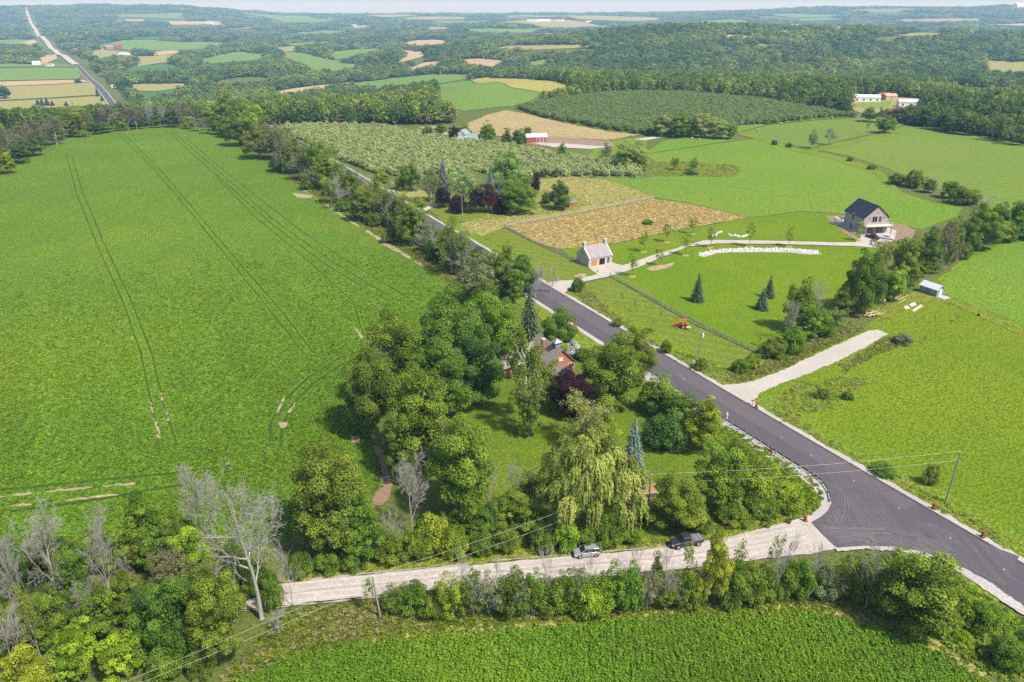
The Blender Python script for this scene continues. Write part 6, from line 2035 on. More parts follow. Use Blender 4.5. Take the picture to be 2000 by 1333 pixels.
def orchard(pix, ang, sr, st, nsingle, label, group, tint, massname, masslabel, seed, sc):
    poly = [tuple(G(u, v)[:2]) for u, v in pix]
    c = np.mean(poly, axis=0)
    a = np.arange(-420, 420, sr)
    b = np.arange(-420, 420, st)
    A, B = np.meshgrid(a, b)
    r = np.random.default_rng(seed)
    A = A.ravel() + r.normal(0, .18, A.size)
    B = B.ravel() + r.normal(0, .22, B.size)
    ca, sa = math.cos(ang), math.sin(ang)
    X = c[0] + A * ca - B * sa
    Y = c[1] + A * sa + B * ca
    k = inside(poly, X, Y) & (r.random(len(X)) > .03)
    X, Y = X[k], Y[k]
    o = np.argsort(np.hypot(X, Y))
    X, Y = X[o], Y[o]
    Z = hz(X, Y)
    n = len(X)
    first = []
    for i in range(min(nsingle, n)):
        ob = link('orchard_tree', orch[i % 3], None, None, (X[i], Y[i], Z[i]), r.uniform(0, 6.28))
        s = sc * r.uniform(.88, 1.15)
        ob.scale = (s, s, s * r.uniform(.9, 1.12))
        ob.color = (*[q * r.uniform(.9, 1.12) for q in tint], 1)
        tag(ob, label, 'tree', group)
        first.append(ob)
    P = np.column_stack([X, Y, Z])[nsingle:]
    m = len(P)
    s = sc * r.uniform(.88, 1.15, m)
    T = np.array(tint) * r.uniform(.88, 1.14, (m, 1)) - np.array(FARB)
    # the specimens are the first single trees; their far copies use the wood's leaf material
    sp = []
    for q in range(3):
        f = first[q]
        f.data = orch_far[q]
        sp.append(f)
    scatter(massname, P, np.column_stack([s, s, s * r.uniform(.9, 1.12, m)]), r.uniform(0, 6.28, m), T, sp, r.integers(0, 3, m), 'stuff', masslabel, 'orchard')
    print('orchard', n)


orchard(ORA, math.radians(33), 5.4, 3.0, 200, 'small grey-green fruit tree in the near rows of the roadside orchard', 'near fruit trees of the orchard by the road', (.41, .465, .185),
        'orchard_rows', 'farther rows of grey-green fruit trees in the orchard by the road', 21, 1.0)
orchard(ORB, math.radians(18), 5.0, 3.2, 100, 'small dark green fruit tree in the lowest rows of the hill orchard', 'near fruit trees of the hill orchard', (.215, .29, .095),
        'hill_orchard_rows', 'farther rows of dark green fruit trees on the hill orchard', 22, 1.15)


# crop plants of the near field, and tall grass on the verges
def tuft_mesh(name, n, h, r, seed, mat, ls):
    rng = np.random.default_rng(seed)
    a = rng.uniform(0, 6.28, n)
    q = rng.random(n) ** .6
    C = np.column_stack([np.cos(a) * q * r, np.sin(a) * q * r, h * (1 - .55 * q ** 2) * rng.uniform(.55, 1.0, n)])
    N = np.column_stack([np.cos(a) * q * .8, np.sin(a) * q * .8, np.ones(n)]) + rng.normal(0, .35, (n, 3))
    return leaf_mesh(name, C, N, rng.uniform(*ls, n), np.clip(rng.normal(.5, .2, n), 0, 1), mat, .8)


def blade_mesh(name, n, h, r, seed, mat):
    rng = np.random.default_rng(seed)
    a = rng.uniform(0, 6.28, n)
    q = rng.random(n) ** .5
    C = np.column_stack([np.cos(a) * q * r, np.sin(a) * q * r, h * .45 * rng.uniform(.6, 1.2, n)])
    A = np.column_stack([np.cos(a) * q * .5, np.sin(a) * q * .5, np.ones(n)]) + rng.normal(0, .25, (n, 3))
    N = np.column_stack([np.cos(a + .6), np.sin(a + .6), np.full(n, .5)]) + rng.normal(0, .4, (n, 3))
    return leaf_mesh(name, C, N, h * rng.uniform(.6, 1.1, n), np.clip(rng.normal(.5, .2, n), 0, 1), mat, .3, A)


def grid_in(poly, sa, sb, ang, jit, seed):
    px = [p[0] for p in poly]
    py = [p[1] for p in poly]
    c = np.array([(min(px) + max(px)) / 2, (min(py) + max(py)) / 2])
    e = math.hypot(max(px) - min(px), max(py) - min(py)) / 2 + 2
    A, B = np.meshgrid(np.arange(-e, e, sa), np.arange(-e, e, sb))
    r = np.random.default_rng(seed)
    A = A.ravel() + r.normal(0, jit, A.size) * sa
    B = B.ravel() + r.normal(0, jit, B.size) * sb
    X = c[0] + A * math.cos(ang) - B * math.sin(ang)
    Y = c[1] + A * math.sin(ang) + B * math.cos(ang)
    k = inside(poly, X, Y)
    return X[k], Y[k]


CB = np.array(CROPB)
soyp = [specimen('soybean_plant', tuft_mesh('soybean_plant', 26, .55, .46, 500 + s, M['crop_leaf'], (.16, .34)), 900 + 200 * s, 1300 + 10 * s, 'bushy green soybean plant in the lower field by the picture bottom', 1.0, 'plant', 1, 'soybean plants of the lower field') for s in range(2)]
X, Y = grid_in([p[:2] for p in BOT_XY], .78, .52, math.radians(-4), .16, 31)
n = len(X)
nz = noise2(X, Y, 6, 4)
T = CB * (1 + .22 * nz[:, None]) * NR.uniform(.85, 1.15, (n, 1)) + np.where(noise2(X, Y, 9, 6) > .35, .02, 0)[:, None] * np.array([1.4, 1, 0])
s_ = NR.uniform(.8, 1.25, n)
scatter('soybean_crop', np.column_stack([X, Y, hz(X, Y) + .08]), np.column_stack([s_, s_, s_]), NR.uniform(0, 6.28, n), T - CB, soyp, NR.integers(0, 2, n), 'stuff', 'dense green soybean crop of the lower field', 'crop')
print('crop', n)
# crop relief on the near half of the big soybean field
tr_lines = []
for pl in TR:
    q = dens([G(u, v) for u, v in pl], 1.5, False)
    tr_lines.append(np.array(q))
NEARSOY = [(-420, 640), (0, 520), (500, 480), (760, 480), (880, 560), (920, 590), (905, 640), (850, 690), (780, 700), (720, 730), (705, 800), (715, 860), (742, 905), (748, 950), (725, 985), (660, 1010), (560, 1055), (420, 1072), (260, 1078), (100, 1098), (-60, 1120), (-420, 1170)]
X, Y = grid_in([G(u, v)[:2] for u, v in NEARSOY], .66, .6, math.radians(20), .3, 32)
kp = np.ones(len(X), bool)
for L in tr_lines:
    bb = (X > L[:, 0].min() - 2) & (X < L[:, 0].max() + 2) & (Y > L[:, 1].min() - 2) & (Y < L[:, 1].max() + 2)
    ix = np.nonzero(bb)[0]
    d = np.full(len(ix), 1e9)
    for q in L:
        d = np.minimum(d, (X[ix] - q[0]) ** 2 + (Y[ix] - q[1]) ** 2)
    kp[ix[d < .9 ** 2]] = False
for o_ in bpy.data.objects:
    if o_.name.startswith(('soil_patch',)):
        vv = np.array([v.co[:] for v in o_.data.vertices])
        ix = np.nonzero((X > vv[:, 0].min()) & (X < vv[:, 0].max()) & (Y > vv[:, 1].min()) & (Y < vv[:, 1].max()))[0]
        for i in ix:
            if np.min((vv[:, 0] - X[i]) ** 2 + (vv[:, 1] - Y[i]) ** 2) < .5 ** 2:
                kp[i] = False
X, Y = X[kp], Y[kp]
fade = np.clip((300 - np.hypot(X, Y)) / 130, 0, 1)
kp = NR.random(len(X)) < fade
X, Y = X[kp], Y[kp]
n = len(X)
nz = noise2(X, Y, 22, 14)
nz2 = noise2(X, Y, 7, 15)
st_ = noise2(X * math.cos(PI / 2 - rowdir) - Y * math.sin(PI / 2 - rowdir), X * 0, 1.6, 44)
T = CB * (1.07 + .16 * nz[:, None] + .14 * nz2[:, None] + .12 * st_[:, None]) * NR.uniform(.68, 1.3, (n, 1)) + np.clip(nz - .2, 0, 1)[:, None] * np.array([.16, .09, 0])
s_ = NR.uniform(.6, 1.15, n)
scatter('soybean_crop', np.column_stack([X, Y, hz(X, Y) + .0]), np.column_stack([s_, s_, s_ * .85]), NR.uniform(0, 6.28, n), T - CB, soyp, NR.integers(0, 2, n), 'stuff', 'leafy near part of the big bright green soybean field', 'crop')
print('soy', n)

grp = [specimen('grass_tussock', blade_mesh('grass_tussock', 22, 1.0, .5, 520 + s, M['crop_leaf']), 1500 + 40 * s, 1032 - 8 * s, 'tall grass tussock on the bank above the gravel road end', 1.0, 'grass', 3, 'tall grass tussocks') for s in range(2)]
grp.append(specimen('leafy_weed', tuft_mesh('leafy_weed', 22, .8, .6, 530, M['crop_leaf'], (.18, .4)), 1490, 1030, 'broad-leaved weed clump on the bank above the gravel road', 1.0, 'weed', 3))
WEEDS = [  # polygon, spacing, height, palette
    ([(1500, 800), (1560, 745), (1600, 752), (1640, 735), (1700, 745), (1620, 800), (1560, 815), (1600, 850), (1700, 905), (1850, 985), (2000, 1070), (2060, 1120), (2020, 1125), (1900, 1044), (1800, 985), (1640, 885), (1510, 812)], .85, .5, 'mix'),
    ([(1395, 750), (1450, 748), (1530, 722), (1610, 682), (1690, 645), (1660, 632), (1600, 662), (1500, 712), (1440, 730)], .8, .6, 'dry'),
    ([(1300, 697), (1390, 744), (1440, 732), (1400, 712), (1330, 690)], .9, .55, 'mix'),
    ([(1110, 568), (1140, 560), (1200, 612), (1290, 676), (1280, 686), (1200, 634)], .9, .5, 'dry'),
    ([(560, 1130), (710, 1112), (845, 1098), (980, 1086), (1120, 1075), (1300, 1056), (1400, 1040), (1500, 1010), (1580, 1000), (1572, 1010), (1450, 1040), (1300, 1068), (1120, 1085), (845, 1108), (560, 1138)], .7, .5, 'mix'),
    ([(1400, 830), (1460, 850), (1520, 890), (1590, 940), (1610, 975), (1590, 1000), (1500, 1020), (1420, 1020), (1380, 960), (1390, 880)], .75, .8, 'green'),
    ([(560, 1190), (720, 1174), (850, 1190), (1000, 1205), (1180, 1200), (1340, 1186), (1500, 1178), (1640, 1172), (1720, 1200), (1800, 1235), (1900, 1305), (1860, 1290), (1780, 1250), (1700, 1222), (1500, 1196), (1200, 1214), (900, 1238), (700, 1260), (560, 1290), (440, 1340), (430, 1320), (500, 1260), (530, 1215)], .72, .55, 'drymix'),
    ([(1640, 1090), (1700, 1085), (1760, 1085), (1800, 1095), (1850, 1112), (1960, 1190), (2040, 1240), (2060, 1330), (1940, 1330), (1860, 1270), (1780, 1230), (1700, 1190), (1640, 1150)], .7, .75, 'green'),
    ([(560, 350), (700, 440), (800, 500), (880, 560), (930, 590), (960, 580), (900, 520), (800, 440), (720, 400), (600, 345)], 1.1, .6, 'drymix'),
    ([(1262, 345), (1270, 320), (1330, 316), (1440, 324), (1446, 335), (1430, 346), (1350, 345)], 1.6, .7, 'mix'),
    ([(1700, 610), (1780, 572), (1830, 575), (1900, 600), (2000, 640), (2200, 700), (2200, 722), (2000, 655), (1900, 614), (1840, 590), (1790, 592), (1730, 625)], 1.1, .32, 'mix'),
    ([(1640, 715), (1735, 658), (1770, 655), (1780, 668), (1700, 700), (1650, 728)], .9, .6, 'dry'),
    ([(990, 444), (1060, 431), (1137, 417), (1277, 389), (1350, 400), (1463, 426), (1400, 436), (1300, 454), (1200, 476), (1094, 487), (1047, 474)], 1.2, .42, 'gold'),
    ([(900, 440), (960, 418), (1050, 410), (1050, 352), (1110, 346), (1180, 352), (1240, 370), (1278, 387), (1137, 415), (1060, 429), (990, 443), (940, 462), (915, 452)], 1.5, .4, 'pale'),
    ([(1480, 1000), (1570, 995), (1600, 985), (1590, 1004), (1500, 1030), (1420, 1042), (1300, 1062), (1230, 1068), (1300, 1050)], .7, .6, 'mix'),
]
PALS = {'mix': [(.22, .31, .03), (.27, .33, .04), (.36, .35, .1), (.19, .28, .025)], 'dry': [(.27, .27, .07), (.32, .30, .10), (.2, .25, .03), (.26, .27, .06)],
        'green': [(.18, .3, .025), (.24, .35, .025), (.16, .26, .025), (.29, .35, .035)], 'drymix': [(.31, .285, .1), (.22, .26, .03), (.17, .24, .02), (.27, .27, .06)],
        'gold': [(.51, .385, .15), (.53, .37, .145), (.50, .39, .15), (.43, .385, .12)], 'pale': [(.52, .47, .19), (.54, .47, .18), (.45, .44, .14), (.55, .48, .15)]}
PX, SX, TX, KX = [], [], [], []
hard_polys = [[tuple(G(u, v)[:2]) for u, v in GU + GL], [tuple(G(u, v)[:2]) for u, v in APR],
              [tuple(G(u, v)[:2]) for u, v in [(1380, 744), (1405, 755), (1450, 751), (1524, 727), (1604, 689), (1695, 648), (1712, 645), (1734, 654), (1632, 709), (1552, 742), (1485, 770), (1473, 784), (1480, 803), (1400, 760)]],
              [tuple(p) for p in offset_line(RP, WR + 1.2)] + [tuple(p) for p in offset_line(RP, -1.2)[::-1]]]
for i, (pix, sp, hgt, pal) in enumerate(WEEDS):
    X, Y = grid_in([tuple(G(u, v)[:2]) for u, v in pix], sp, sp, .3, .4, 60 + i)
    k = ~in_any(hard_polys, X, Y)
    X, Y = X[k], Y[k]
    n = len(X)
    pl = np.array(PALS[pal])
    f = noise2(X, Y, 3.0, 70 + i) + NR.normal(0, .4, n)
    w = np.clip((f + 1) / 2 * len(pl), 0, len(pl) - 1e-3).astype(int)
    PX.append(np.column_stack([X, Y, hz(X, Y) + .05]))
    s = sp / .8 * NR.uniform(.7, 1.25, n)
    SX.append(np.column_stack([s, s, hgt * .75 * NR.uniform(.6, 1.3, n)]))
    TX.append(pl[w] * NR.uniform(.85, 1.15, (n, 1)) - CB)
    KX.append(np.where(NR.random(n) < (.5 if pal in ('green', 'mix') else .2), 2, NR.integers(0, 2, n)))
PX = np.concatenate(PX)
print('weeds', len(PX))
scatter('tall_grass', PX, np.concatenate(SX), NR.uniform(0, 6.28, len(PX)), np.concatenate(TX), grp, np.concatenate(KX), 'stuff', 'tall grass and weeds on verges, banks and unmown strips', 'grass')
# ------------------------------------------------------------------ road furniture, fences, vehicles, small things
# paint marks on the fresh asphalt
M['mark'] = plain('white_road_tab', (.75, .73, .68), .6, .2)
tabs = MB().box((0, 0, .03), (.28, .12, .06)).mesh('lane_tab', M['mark'])
for u, v in [(1335, 743), (1526, 857), (1584, 893), (1667, 942), (1755, 996), (1855, 1055), (1960, 1116), (1394, 778)]:
    p = G(u, v)
    o = link('lane_tab', tabs, None, road, (p.x, p.y, p.z + .30), RDIR + PI / 2)
# seam where the two lanes were laid, and a darker band along the far edge
M['seam'] = gravel('asphalt_seam', (.2, .18, .185), (.26, .235, .235), 4, .1)
strip('lane_seam', [p for p in road_pts if p[1] > 60], WR * .52 + .07, WR * .52 - .07, M['seam'], 5.35, 6, parent=road, cross=1, rough=.02, notree=False)
M['asphalt_dark'] = gravel('newest_asphalt_edge', (.07, .06, .066), (.085, .075, .08), 5, .1)
strip('edge_band', [p for p in road_pts if p[1] > 60], .55, .05, M['asphalt_dark'], 5.35, 6, parent=road, cross=1, notree=False)

# guard rail
GRp = [road_xy(y, WR + .45) for y in np.arange(182, 131, -3.8)]
GRp += [np.array(G(u, v)[:2]) for u, v in [(1590, 932), (1606, 948), (1618, 966), (1622, 984)]]
GRp = dens([tuple(p) for p in GRp], 3.8, False)
gr = tag(empty('guard_rail', (GRp[0][0], GRp[0][1], hz1(*GRp[0]))), 'dark steel guard rail on posts curving round the road junction', 'guard rail')
M['rail'] = plain('dull_green_grey_rail', (.085, .115, .11), .5, .4, .3)
org = gr.location
mb = MB()
pts = [Vector((p[0], p[1], hz1(p[0], p[1]) + .1)) - org for p in GRp]
for a, b in zip(pts[:-1], pts[1:]):
    d = (b - a)
    an = math.atan2(d.y, d.x)
    c = (a + b) / 2
    for dz in (.5, .72):
        mb.box((c.x, c.y, c.z + dz), (d.length + .02, .1, .14), an)
    mb.box((c.x, c.y, c.z + .61), (d.length + .02, .05, .1), an)
mb.build('rail', M['rail'], gr)
pm = MB().box((0, 0, .35), (.16, .2, 1.0)).box((0, .12, .62), (.14, .12, .3)).mesh('post', M['pole_wood'])
for i, q in enumerate(pts):
    d = pts[min(i + 1, len(pts) - 1)] - pts[max(i - 1, 0)]
    an = math.atan2(d.y, d.x)
    n_ = Vector((math.sin(an), -math.cos(an), 0)) * .2
    link('post', pm, None, gr, q + n_ * 1, an)

# traffic barrels
M['orange'] = plain('orange_plastic', (.52, .10, .025), .5, .3)
M['blackp'] = plain('black_plastic', (.02, .02, .022), .6, .3)
brl = [MB().cone((0, 0, .1), (0, 0, .38), .29, .27, 14).mesh('drum', M['orange']), MB().cone((0, 0, .38), (0, 0, .56), .272, .262, 14).mesh('band', M['blackp']),
       MB().cone((0, 0, .56), (0, 0, .74), .262, .252, 14).mesh('drum', M['orange']), MB().cone((0, 0, .74), (0, 0, .9), .252, .244, 14).mesh('band', M['blackp']),
       MB().cone((0, 0, .9), (0, 0, 1.08), .244, .235, 14).mesh('drum', M['orange']), MB().cone((0, 0, 0), (0, 0, .1), .45, .42, 14).mesh('base', M['blackp']),
       MB().box((0, 0, 1.12), (.3, .06, .1)).mesh('handle', M['blackp'])]
for u, v, lb in [(1476.5, 799, 'beside the mouth of the right gravel drive'), (1505.5, 884, 'behind the guard rail'), (1822.5, 996, 'on the right shoulder below the leaning pole'), (1918, 1051, 'on the right shoulder nearest the picture edge'),
                 (1572, 1020, 'at the end of the gravel road'), (1859, 1116, 'dark one on the inner kerb of the junction'), (1123, 637, 'on the left road edge behind the brick house')]:
    p = G(u, v)
    p.z += .25
    t = tag(empty('traffic_barrel', p, rnd.uniform(0, 6), (1, 1, 1)), 'orange and black traffic barrel ' + lb, 'barrel', 'traffic barrels along the road works')
    for me in brl:
        link(me.name.split('.')[0], me, None, t)

# road sign and mailbox
p = G(1354, 722)
t = tag(empty('road_sign', p, -RDIR), 'small white rectangular sign on a post by the road', 'sign')
hs = max(2.3, height_to(p, 704))
MB().box((0, 0, hs / 2), (.09, .09, hs)).build('post', M['pole_wood'], t)
MB().box((0, -.06, hs - .45), (.75, .03, .9)).build('panel', M['white'], t)
MB().box((0, -.085, hs - .42), (.3, .01, .12)).build('mark', M['steel'], t)
p = G(1469, 793)
t = tag(empty('mailbox', p, 1.0), 'grey mailbox on a bent post at the gravel drive mouth', 'mailbox')
MB().cone((0, 0, -.1), (.12, 0, 1.15), .06, .06, 8).build('post', M['pole_wood'], t)
mb = MB()
pr = [(-.14, 0), (.14, 0), (.14, .16), (.1, .26), (0, .3), (-.1, .26), (-.14, .16)]
mb.prism(pr, -.3, .3)
mb.build('box', M['steel'], t, (.15, 0, 1.15))
p = G(769, 378)
t = tag(empty('mailbox', p, .4), 'white mailbox where the neighbour drive meets the road', 'mailbox')
MB().box((0, 0, .6), (.14, .14, 1.2)).build('post', M['white'], t)
MB().prism([(-.2, 0), (.2, 0), (.2, .25), (.12, .4), (-.12, .4), (-.2, .25)], -.4, .4).build('box', M['white'], t, (0, 0, 1.2))

# utility poles and wires
POLES = {}


def pole(key, ub, vb, ut, vt, label, arm=True, xf=False):
    p = G(ub, vb)
    h = height_to(p, vt)
    dx = (ut - ub) / px_per_m(p)
    t = tag(empty('utility_pole', p, 0), label, 'utility pole', 'utility poles')
    top = Vector((dx if abs(dx) < .8 else dx * .25, 0, h))
    MB().cone((0, 0, -.6), top, .17, .11, 10).build('pole', M['pole_wood'], t)
    mb = MB()
    mb.cone(top + Vector((0, 0, -.02)), top + Vector((0, 0, .28)), .05, .04, 8)
    mb.build('insulator', M['white'], t)
    MB().cone(top + Vector((0, 0, -1.55)), top + Vector((.22, 0, -1.5)), .05, .04, 8).build('bracket', M['steel'], t)
    if xf:
        MB().cone(top + Vector((.36, 0, -1.5)), top + Vector((.36, 0, -.55)), .24, .24, 12).build('transformer', M['white'], t)
    POLES[key] = (p + top + Vector((0, 0, .28)), p + top + Vector((.2, 0, -1.5)))
    return t


pole('A', 1847, 980, 1868, 884, 'leaning wooden utility pole on the right meadow by the road')
pole('B', 1261, 1018, 1265.5, 929, 'wooden utility pole beside the timber beds and black barrels')
pole('C', 744, 1207, 734, 1126, 'utility pole in the hedge at the left end of the gravel road')
pole('D', 1363, 703, 1365.5, 648, 'utility pole with white transformer on the striped lawn', True, True)
pole('E', 1084, 538, 1086, 489, 'utility pole left of the stone garage')
pole('F', 904, 434, 903, 381, 'utility pole in front of the purple garden shrubs')
pole('H', 906, 520, 905, 464, 'utility pole standing in the hedgerow by the paved road')


def wire(a, b, sag, name='power_line', label=None, r=.022):
    a, b = Vector(a), Vector(b)
    n = 14
    pts = []
    for i in range(n + 1):
        t = i / n
        q = a.lerp(b, t)
        q.z -= sag * 4 * t * (1 - t)
        pts.append(q)
    segs = [(np.array(pts[i]), np.array(pts[i + 1]), r, r) for i in range(n)]
    o = link(name, tubes_mesh(name, segs, M['wire']))
    tag(o, label, 'wire', 'overhead wires')
    return o


for k, w_ in ((0, 'upper'), (1, 'lower')):
    wire(POLES['A'][k], POLES['B'][k], .7, label=w_ + ' wire crossing the paved road between two poles')
    wire(POLES['B'][k], POLES['C'][k], .9, label=w_ + ' wire running from the timber beds pole over the willow')
    d = POLES['C'][k] - POLES['B'][k]
    e = G(225 + 45 * k, 1333 - 4 * k, 6.0 - .6 * k)
    e = Vector((e.x, e.y, hz1(e.x, e.y) + 6.0 - .6 * k))
    e = POLES['C'][k] + (e - POLES['C'][k]) * 1.5
    wire(POLES['C'][k], e, .6, label=w_ + ' wire running down to the bottom left corner')
wire(POLES['A'][0], POLES['D'][0], 1.2, label='thin wire over the meadow from the leaning pole to the transformer pole', r=.013)
wire(POLES['D'][0], POLES['E'][0], 1.0, label='thin wire over the striped lawn to the garage pole', r=.013)
wire(POLES['E'][0], POLES['F'][0], 1.0, label='thin wire from the garage pole to the pole by the purple shrubs', r=.013)


# rail fences
def fence(pix, step, rails, ph, label, name='rail_fence'):
    P = dens([G(u, v) for u, v in pix], step, False)
    o0 = Vector((P[0][0], P[0][1], hz1(*P[0])))
    t = tag(empty(name, o0), label, 'fence')
    me = MB().box((0, 0, ph / 2 - .1), (.14, .14, ph + .2)).mesh('post', M['fence_wood'])
    pts = [Vector((p[0], p[1], hz1(p[0], p[1]))) - o0 for p in P]
    for q in pts:
        link('post', me, None, t, q)
    for k in range(rails):
        mb = MB()
        z = ph * (k + .8) / rails - .08
        for a, b in zip(pts[:-1], pts[1:]):
            d = b - a
            c = (a + b) / 2
            mb.box((c.x, c.y, c.z + z + rnd.uniform(-.02, .02)), (d.length, .05, .13), math.atan2(d.y, d.x))
        mb.build('rail', M['fence_wood'], t)
    return t


fence([(1191, 541), (1245, 571), (1300, 603), (1364, 638), (1420, 664), (1476, 690)], 2.6, 4, 1.35, 'grey four-rail wooden fence across the lawn above the tractor')
fence([(986, 446), (1047, 477), (1085, 494), (1126, 514)], 2.8, 4, 1.4, 'grey rail fence along the golden meadow down to the stone garage')
fence([(990, 443), (1060, 430), (1137, 416), (1278, 388)], 3.0, 3, 1.3, 'pale rail fence crossing between the two golden meadows')
fence([(1140, 348), (1200, 349), (1258, 350), (1300, 352)], 3.5, 2, 1.1, 'low fence along the near edge of the orchard')


# vehicles ----------------------------------------------------------
def loft(sections):
    """sections: list of (x, [(y,z)...]) with the same number of points, right half mirrored already closed"""
    mb = MB()
    n = len(sections[0][1])
    vs = []
    for x, ring in sections:
        vs += [(x, y, z) for y, z in ring]
    fs = []
    for i in range(len(sections) - 1):
        for j in range(n):
            a = i * n + j
            b = i * n + (j + 1) % n
            fs.append([a, b, b + n, a + n])
    fs.append(list(range(n))[::-1])
    fs.append([len(vs) - n + j for j in range(n)])
    mb.add(vs, fs)
    return mb


def ring(w0, w1, z0, z1):
    """body cross-section: width at sill, width at shoulder"""
    a, b = w0 / 2, w1 / 2
    zm = z0 + (z1 - z0) * .55
    return [(-a * .92, z0), (a * .92, z0), (a, z0 + .12), (max(a, b) * 1.0, zm), (b * .96, z1 - .05), (b * .82, z1), (-b * .82, z1), (-b * .96, z1 - .05), (-max(a, b) * 1.0, zm), (-a, z0 + .12)]


M['silver'] = plain('silver_car_paint', (.40, .42, .45), .28, .5, .45, .04)
M['charcoal'] = plain('dark_grey_car_paint', (.045, .045, .052), .3, .5, .3, .05)
M['black_car'] = plain('black_car_paint', (.012, .012, .014), .25, .5, .2, .05)
M['white_car'] = plain('white_car_paint', (.72, .72, .72), .3, .5, 0, .03)
M['rim'] = plain('alloy_rim', (.45, .45, .46), .35, .5, .7)
M['lamp'] = plain('clear_lamp', (.6, .6, .58), .15, .6)
M['tail'] = plain('red_lamp', (.35, .01, .01), .25, .5)
M['grey_cover'] = plain('grey_bed_cover', (.17, .16, .18), .6, .3)


def vehicle(name, p, ang, kind, paint, label):
    t = tag(empty(name, p, ang), label, 'car' if kind != 'pickup' else 'pickup truck')
    if kind == 'suv':
        L, Wd, H, wr_, wb = 4.5, 1.82, 1.62, .34, 2.66
        body = [(-2.25, .42, .80), (-2.1, .3, .92), (-1.5, .24, 1.0), (-.6, .22, 1.02), (.5, .22, 1.0), (1.1, .22, .98), (1.75, .25, .93), (2.1, .3, .82), (2.25, .42, .66)]
        cab = [(-2.12, 1.0, 1.0), (-1.75, 1.5, 1.35), (-1.0, 1.6, 1.4), (0, 1.62, 1.42), (.35, 1.58, 1.4), (1.15, 1.0, 1.3)]
    elif kind == 'pickup':
        L, Wd, H, wr_, wb = 5.7, 1.98, 1.85, .4, 3.6
        body = [(-2.85, .5, 1.05), (-2.75, .42, 1.1), (-1.5, .36, 1.1), (.2, .36, 1.1), (1.3, .36, 1.12), (2.2, .36, 1.08), (2.7, .42, 1.0), (2.85, .5, .8)]
        cab = [(-.75, 1.1, 1.5), (-.6, 1.8, 1.44), (.4, 1.86, 1.44), (.75, 1.8, 1.42), (1.45, 1.1, 1.5)]
    else:
        L, Wd, H, wr_, wb = 4.7, 1.82, 1.45, .33, 2.75
        body = [(-2.35, .42, .84), (-2.2, .3, .95), (-1.5, .22, .98), (0, .2, .94), (1.1, .22, .92), (1.9, .25, .82), (2.25, .32, .72), (2.35, .42, .6)]
        cab = [(-1.75, .95, 1.2), (-1.0, 1.38, 1.22), (-.1, 1.45, 1.26), (.3, 1.4, 1.24), (1.15, .93, 1.28)]
    secs = []
    for i, (x, z0, z1) in enumerate(body):
        tp = 1 - .16 * (abs(x) / (L / 2)) ** 4
        secs.append((x, ring(Wd * tp, Wd * .97 * tp, z0, z1)))
    bo = loft(secs).build('body', paint, t, smooth=False)
    bev = bo.modifiers.new('soft', 'BEVEL')
    bev.width = .03
    bev.segments = 2
    # glasshouse and roof
    zb = min(c[1] for c in cab)
    cs = []
    for x, z, ww in cab:
        b0 = Wd * .88 / 2
        b1 = ww / 2
        zz = max(z, zb + .02)
        cs.append((x, [(-b0, zb - .04), (b0, zb - .04), (b1, zz - .06), (b1 * .9, zz), (-b1 * .9, zz), (-b1, zz - .06)]))
    loft(cs).build('windows', M['glass'], t)
    top = [c for c in cab if c[1] > zb + .25]
    mb = MB()
    x0, x1 = top[0][0] - .06, top[-1][0] + .1
    rs = []
    for x, z, ww in [(x0, top[0][1], top[0][2])] + top[1:-1] + [(x1, top[-1][1], top[-1][2])]:
        rs.append((x, [(-ww / 2 * .95, z - .05), (ww / 2 * .95, z - .05), (ww / 2 * .86, z + .025), (-ww / 2 * .86, z + .025)]))
    loft(rs).build('roof', paint, t)
    for s in (-1, 1):        # pillars
        mb = MB()
        for x in ([-.1, -1.15] if kind == 'suv' else ([.0] if kind == 'pickup' else [-.2])):
            zt = H - .08
            mb.cone((x, s * Wd * .445, zb - .05), (x - .05, s * (Wd * .445 - .17), zt), .05, .045, 6)
        xa, xb = cab[-1][0], top[-1][0]
        mb.cone((xa, s * Wd * .43, zb), (xb, s * top[-1][2] / 2 * .96, top[-1][1] - .03), .055, .05, 6)
        xa, xb = cab[0][0], top[0][0]
        mb.cone((xa, s * Wd * .42, zb), (xb, s * top[0][2] / 2 * .96, top[0][1] - .03), .07, .06, 6)
        mb.build('pillar', paint, t)
        MB().box((.95 if kind != 'pickup' else 1.1, s * (Wd / 2 + .08), zb + .06), (.16, .2, .14)).build('mirror', paint, t)
        MB().box((L / 2 - .2, s * Wd * .34, body[-2][2] - .16), (.3, .36, .16)).build('headlight', M['lamp'], t)
        MB().box((-L / 2 + .1, s * Wd * .38, body[1][2] - .14), (.16, .24, .24)).build('tail_light', M['tail'], t)
        for x in (-wb / 2, wb / 2):
            y = s * (Wd / 2 - .1)
            w_ = MB().cone((x, y - .11, wr_), (x, y + .11, wr_), wr_, wr_, 18).build('wheel', M['rubber'], t)
            MB().cone((x, y + s * .09, wr_), (x, y + s * .125, wr_), wr_ * .66, wr_ * .6, 14).build('rim', M['rim'], w_)
            MB().cone((x, y + s * .02, wr_), (x, y + s * .095, wr_ + .01), wr_ * 1.16, wr_ * 1.16, 18).build('wheel_arch', M['blackp'], t)
    MB().box((L / 2 + .01, 0, .62 if kind != 'pickup' else .78), (.06, Wd * .5, .18)).build('grille', M['blackp'], t)
    if kind == 'pickup':
        for i in range(3):
            MB().box((-2.4 + i * .68, 0, 1.14), (.64, 1.7, .07)).build('cover_panel', M['grey_cover'], t)
    if kind == 'suv':
        for s in (-1, 1):
            MB().tube([(-1.6, s * .58, 1.6), (-.8, s * .6, 1.67), (.1, s * .6, 1.66)], .02, 6).build('roof_rail', M['blackp'], t)
    return t


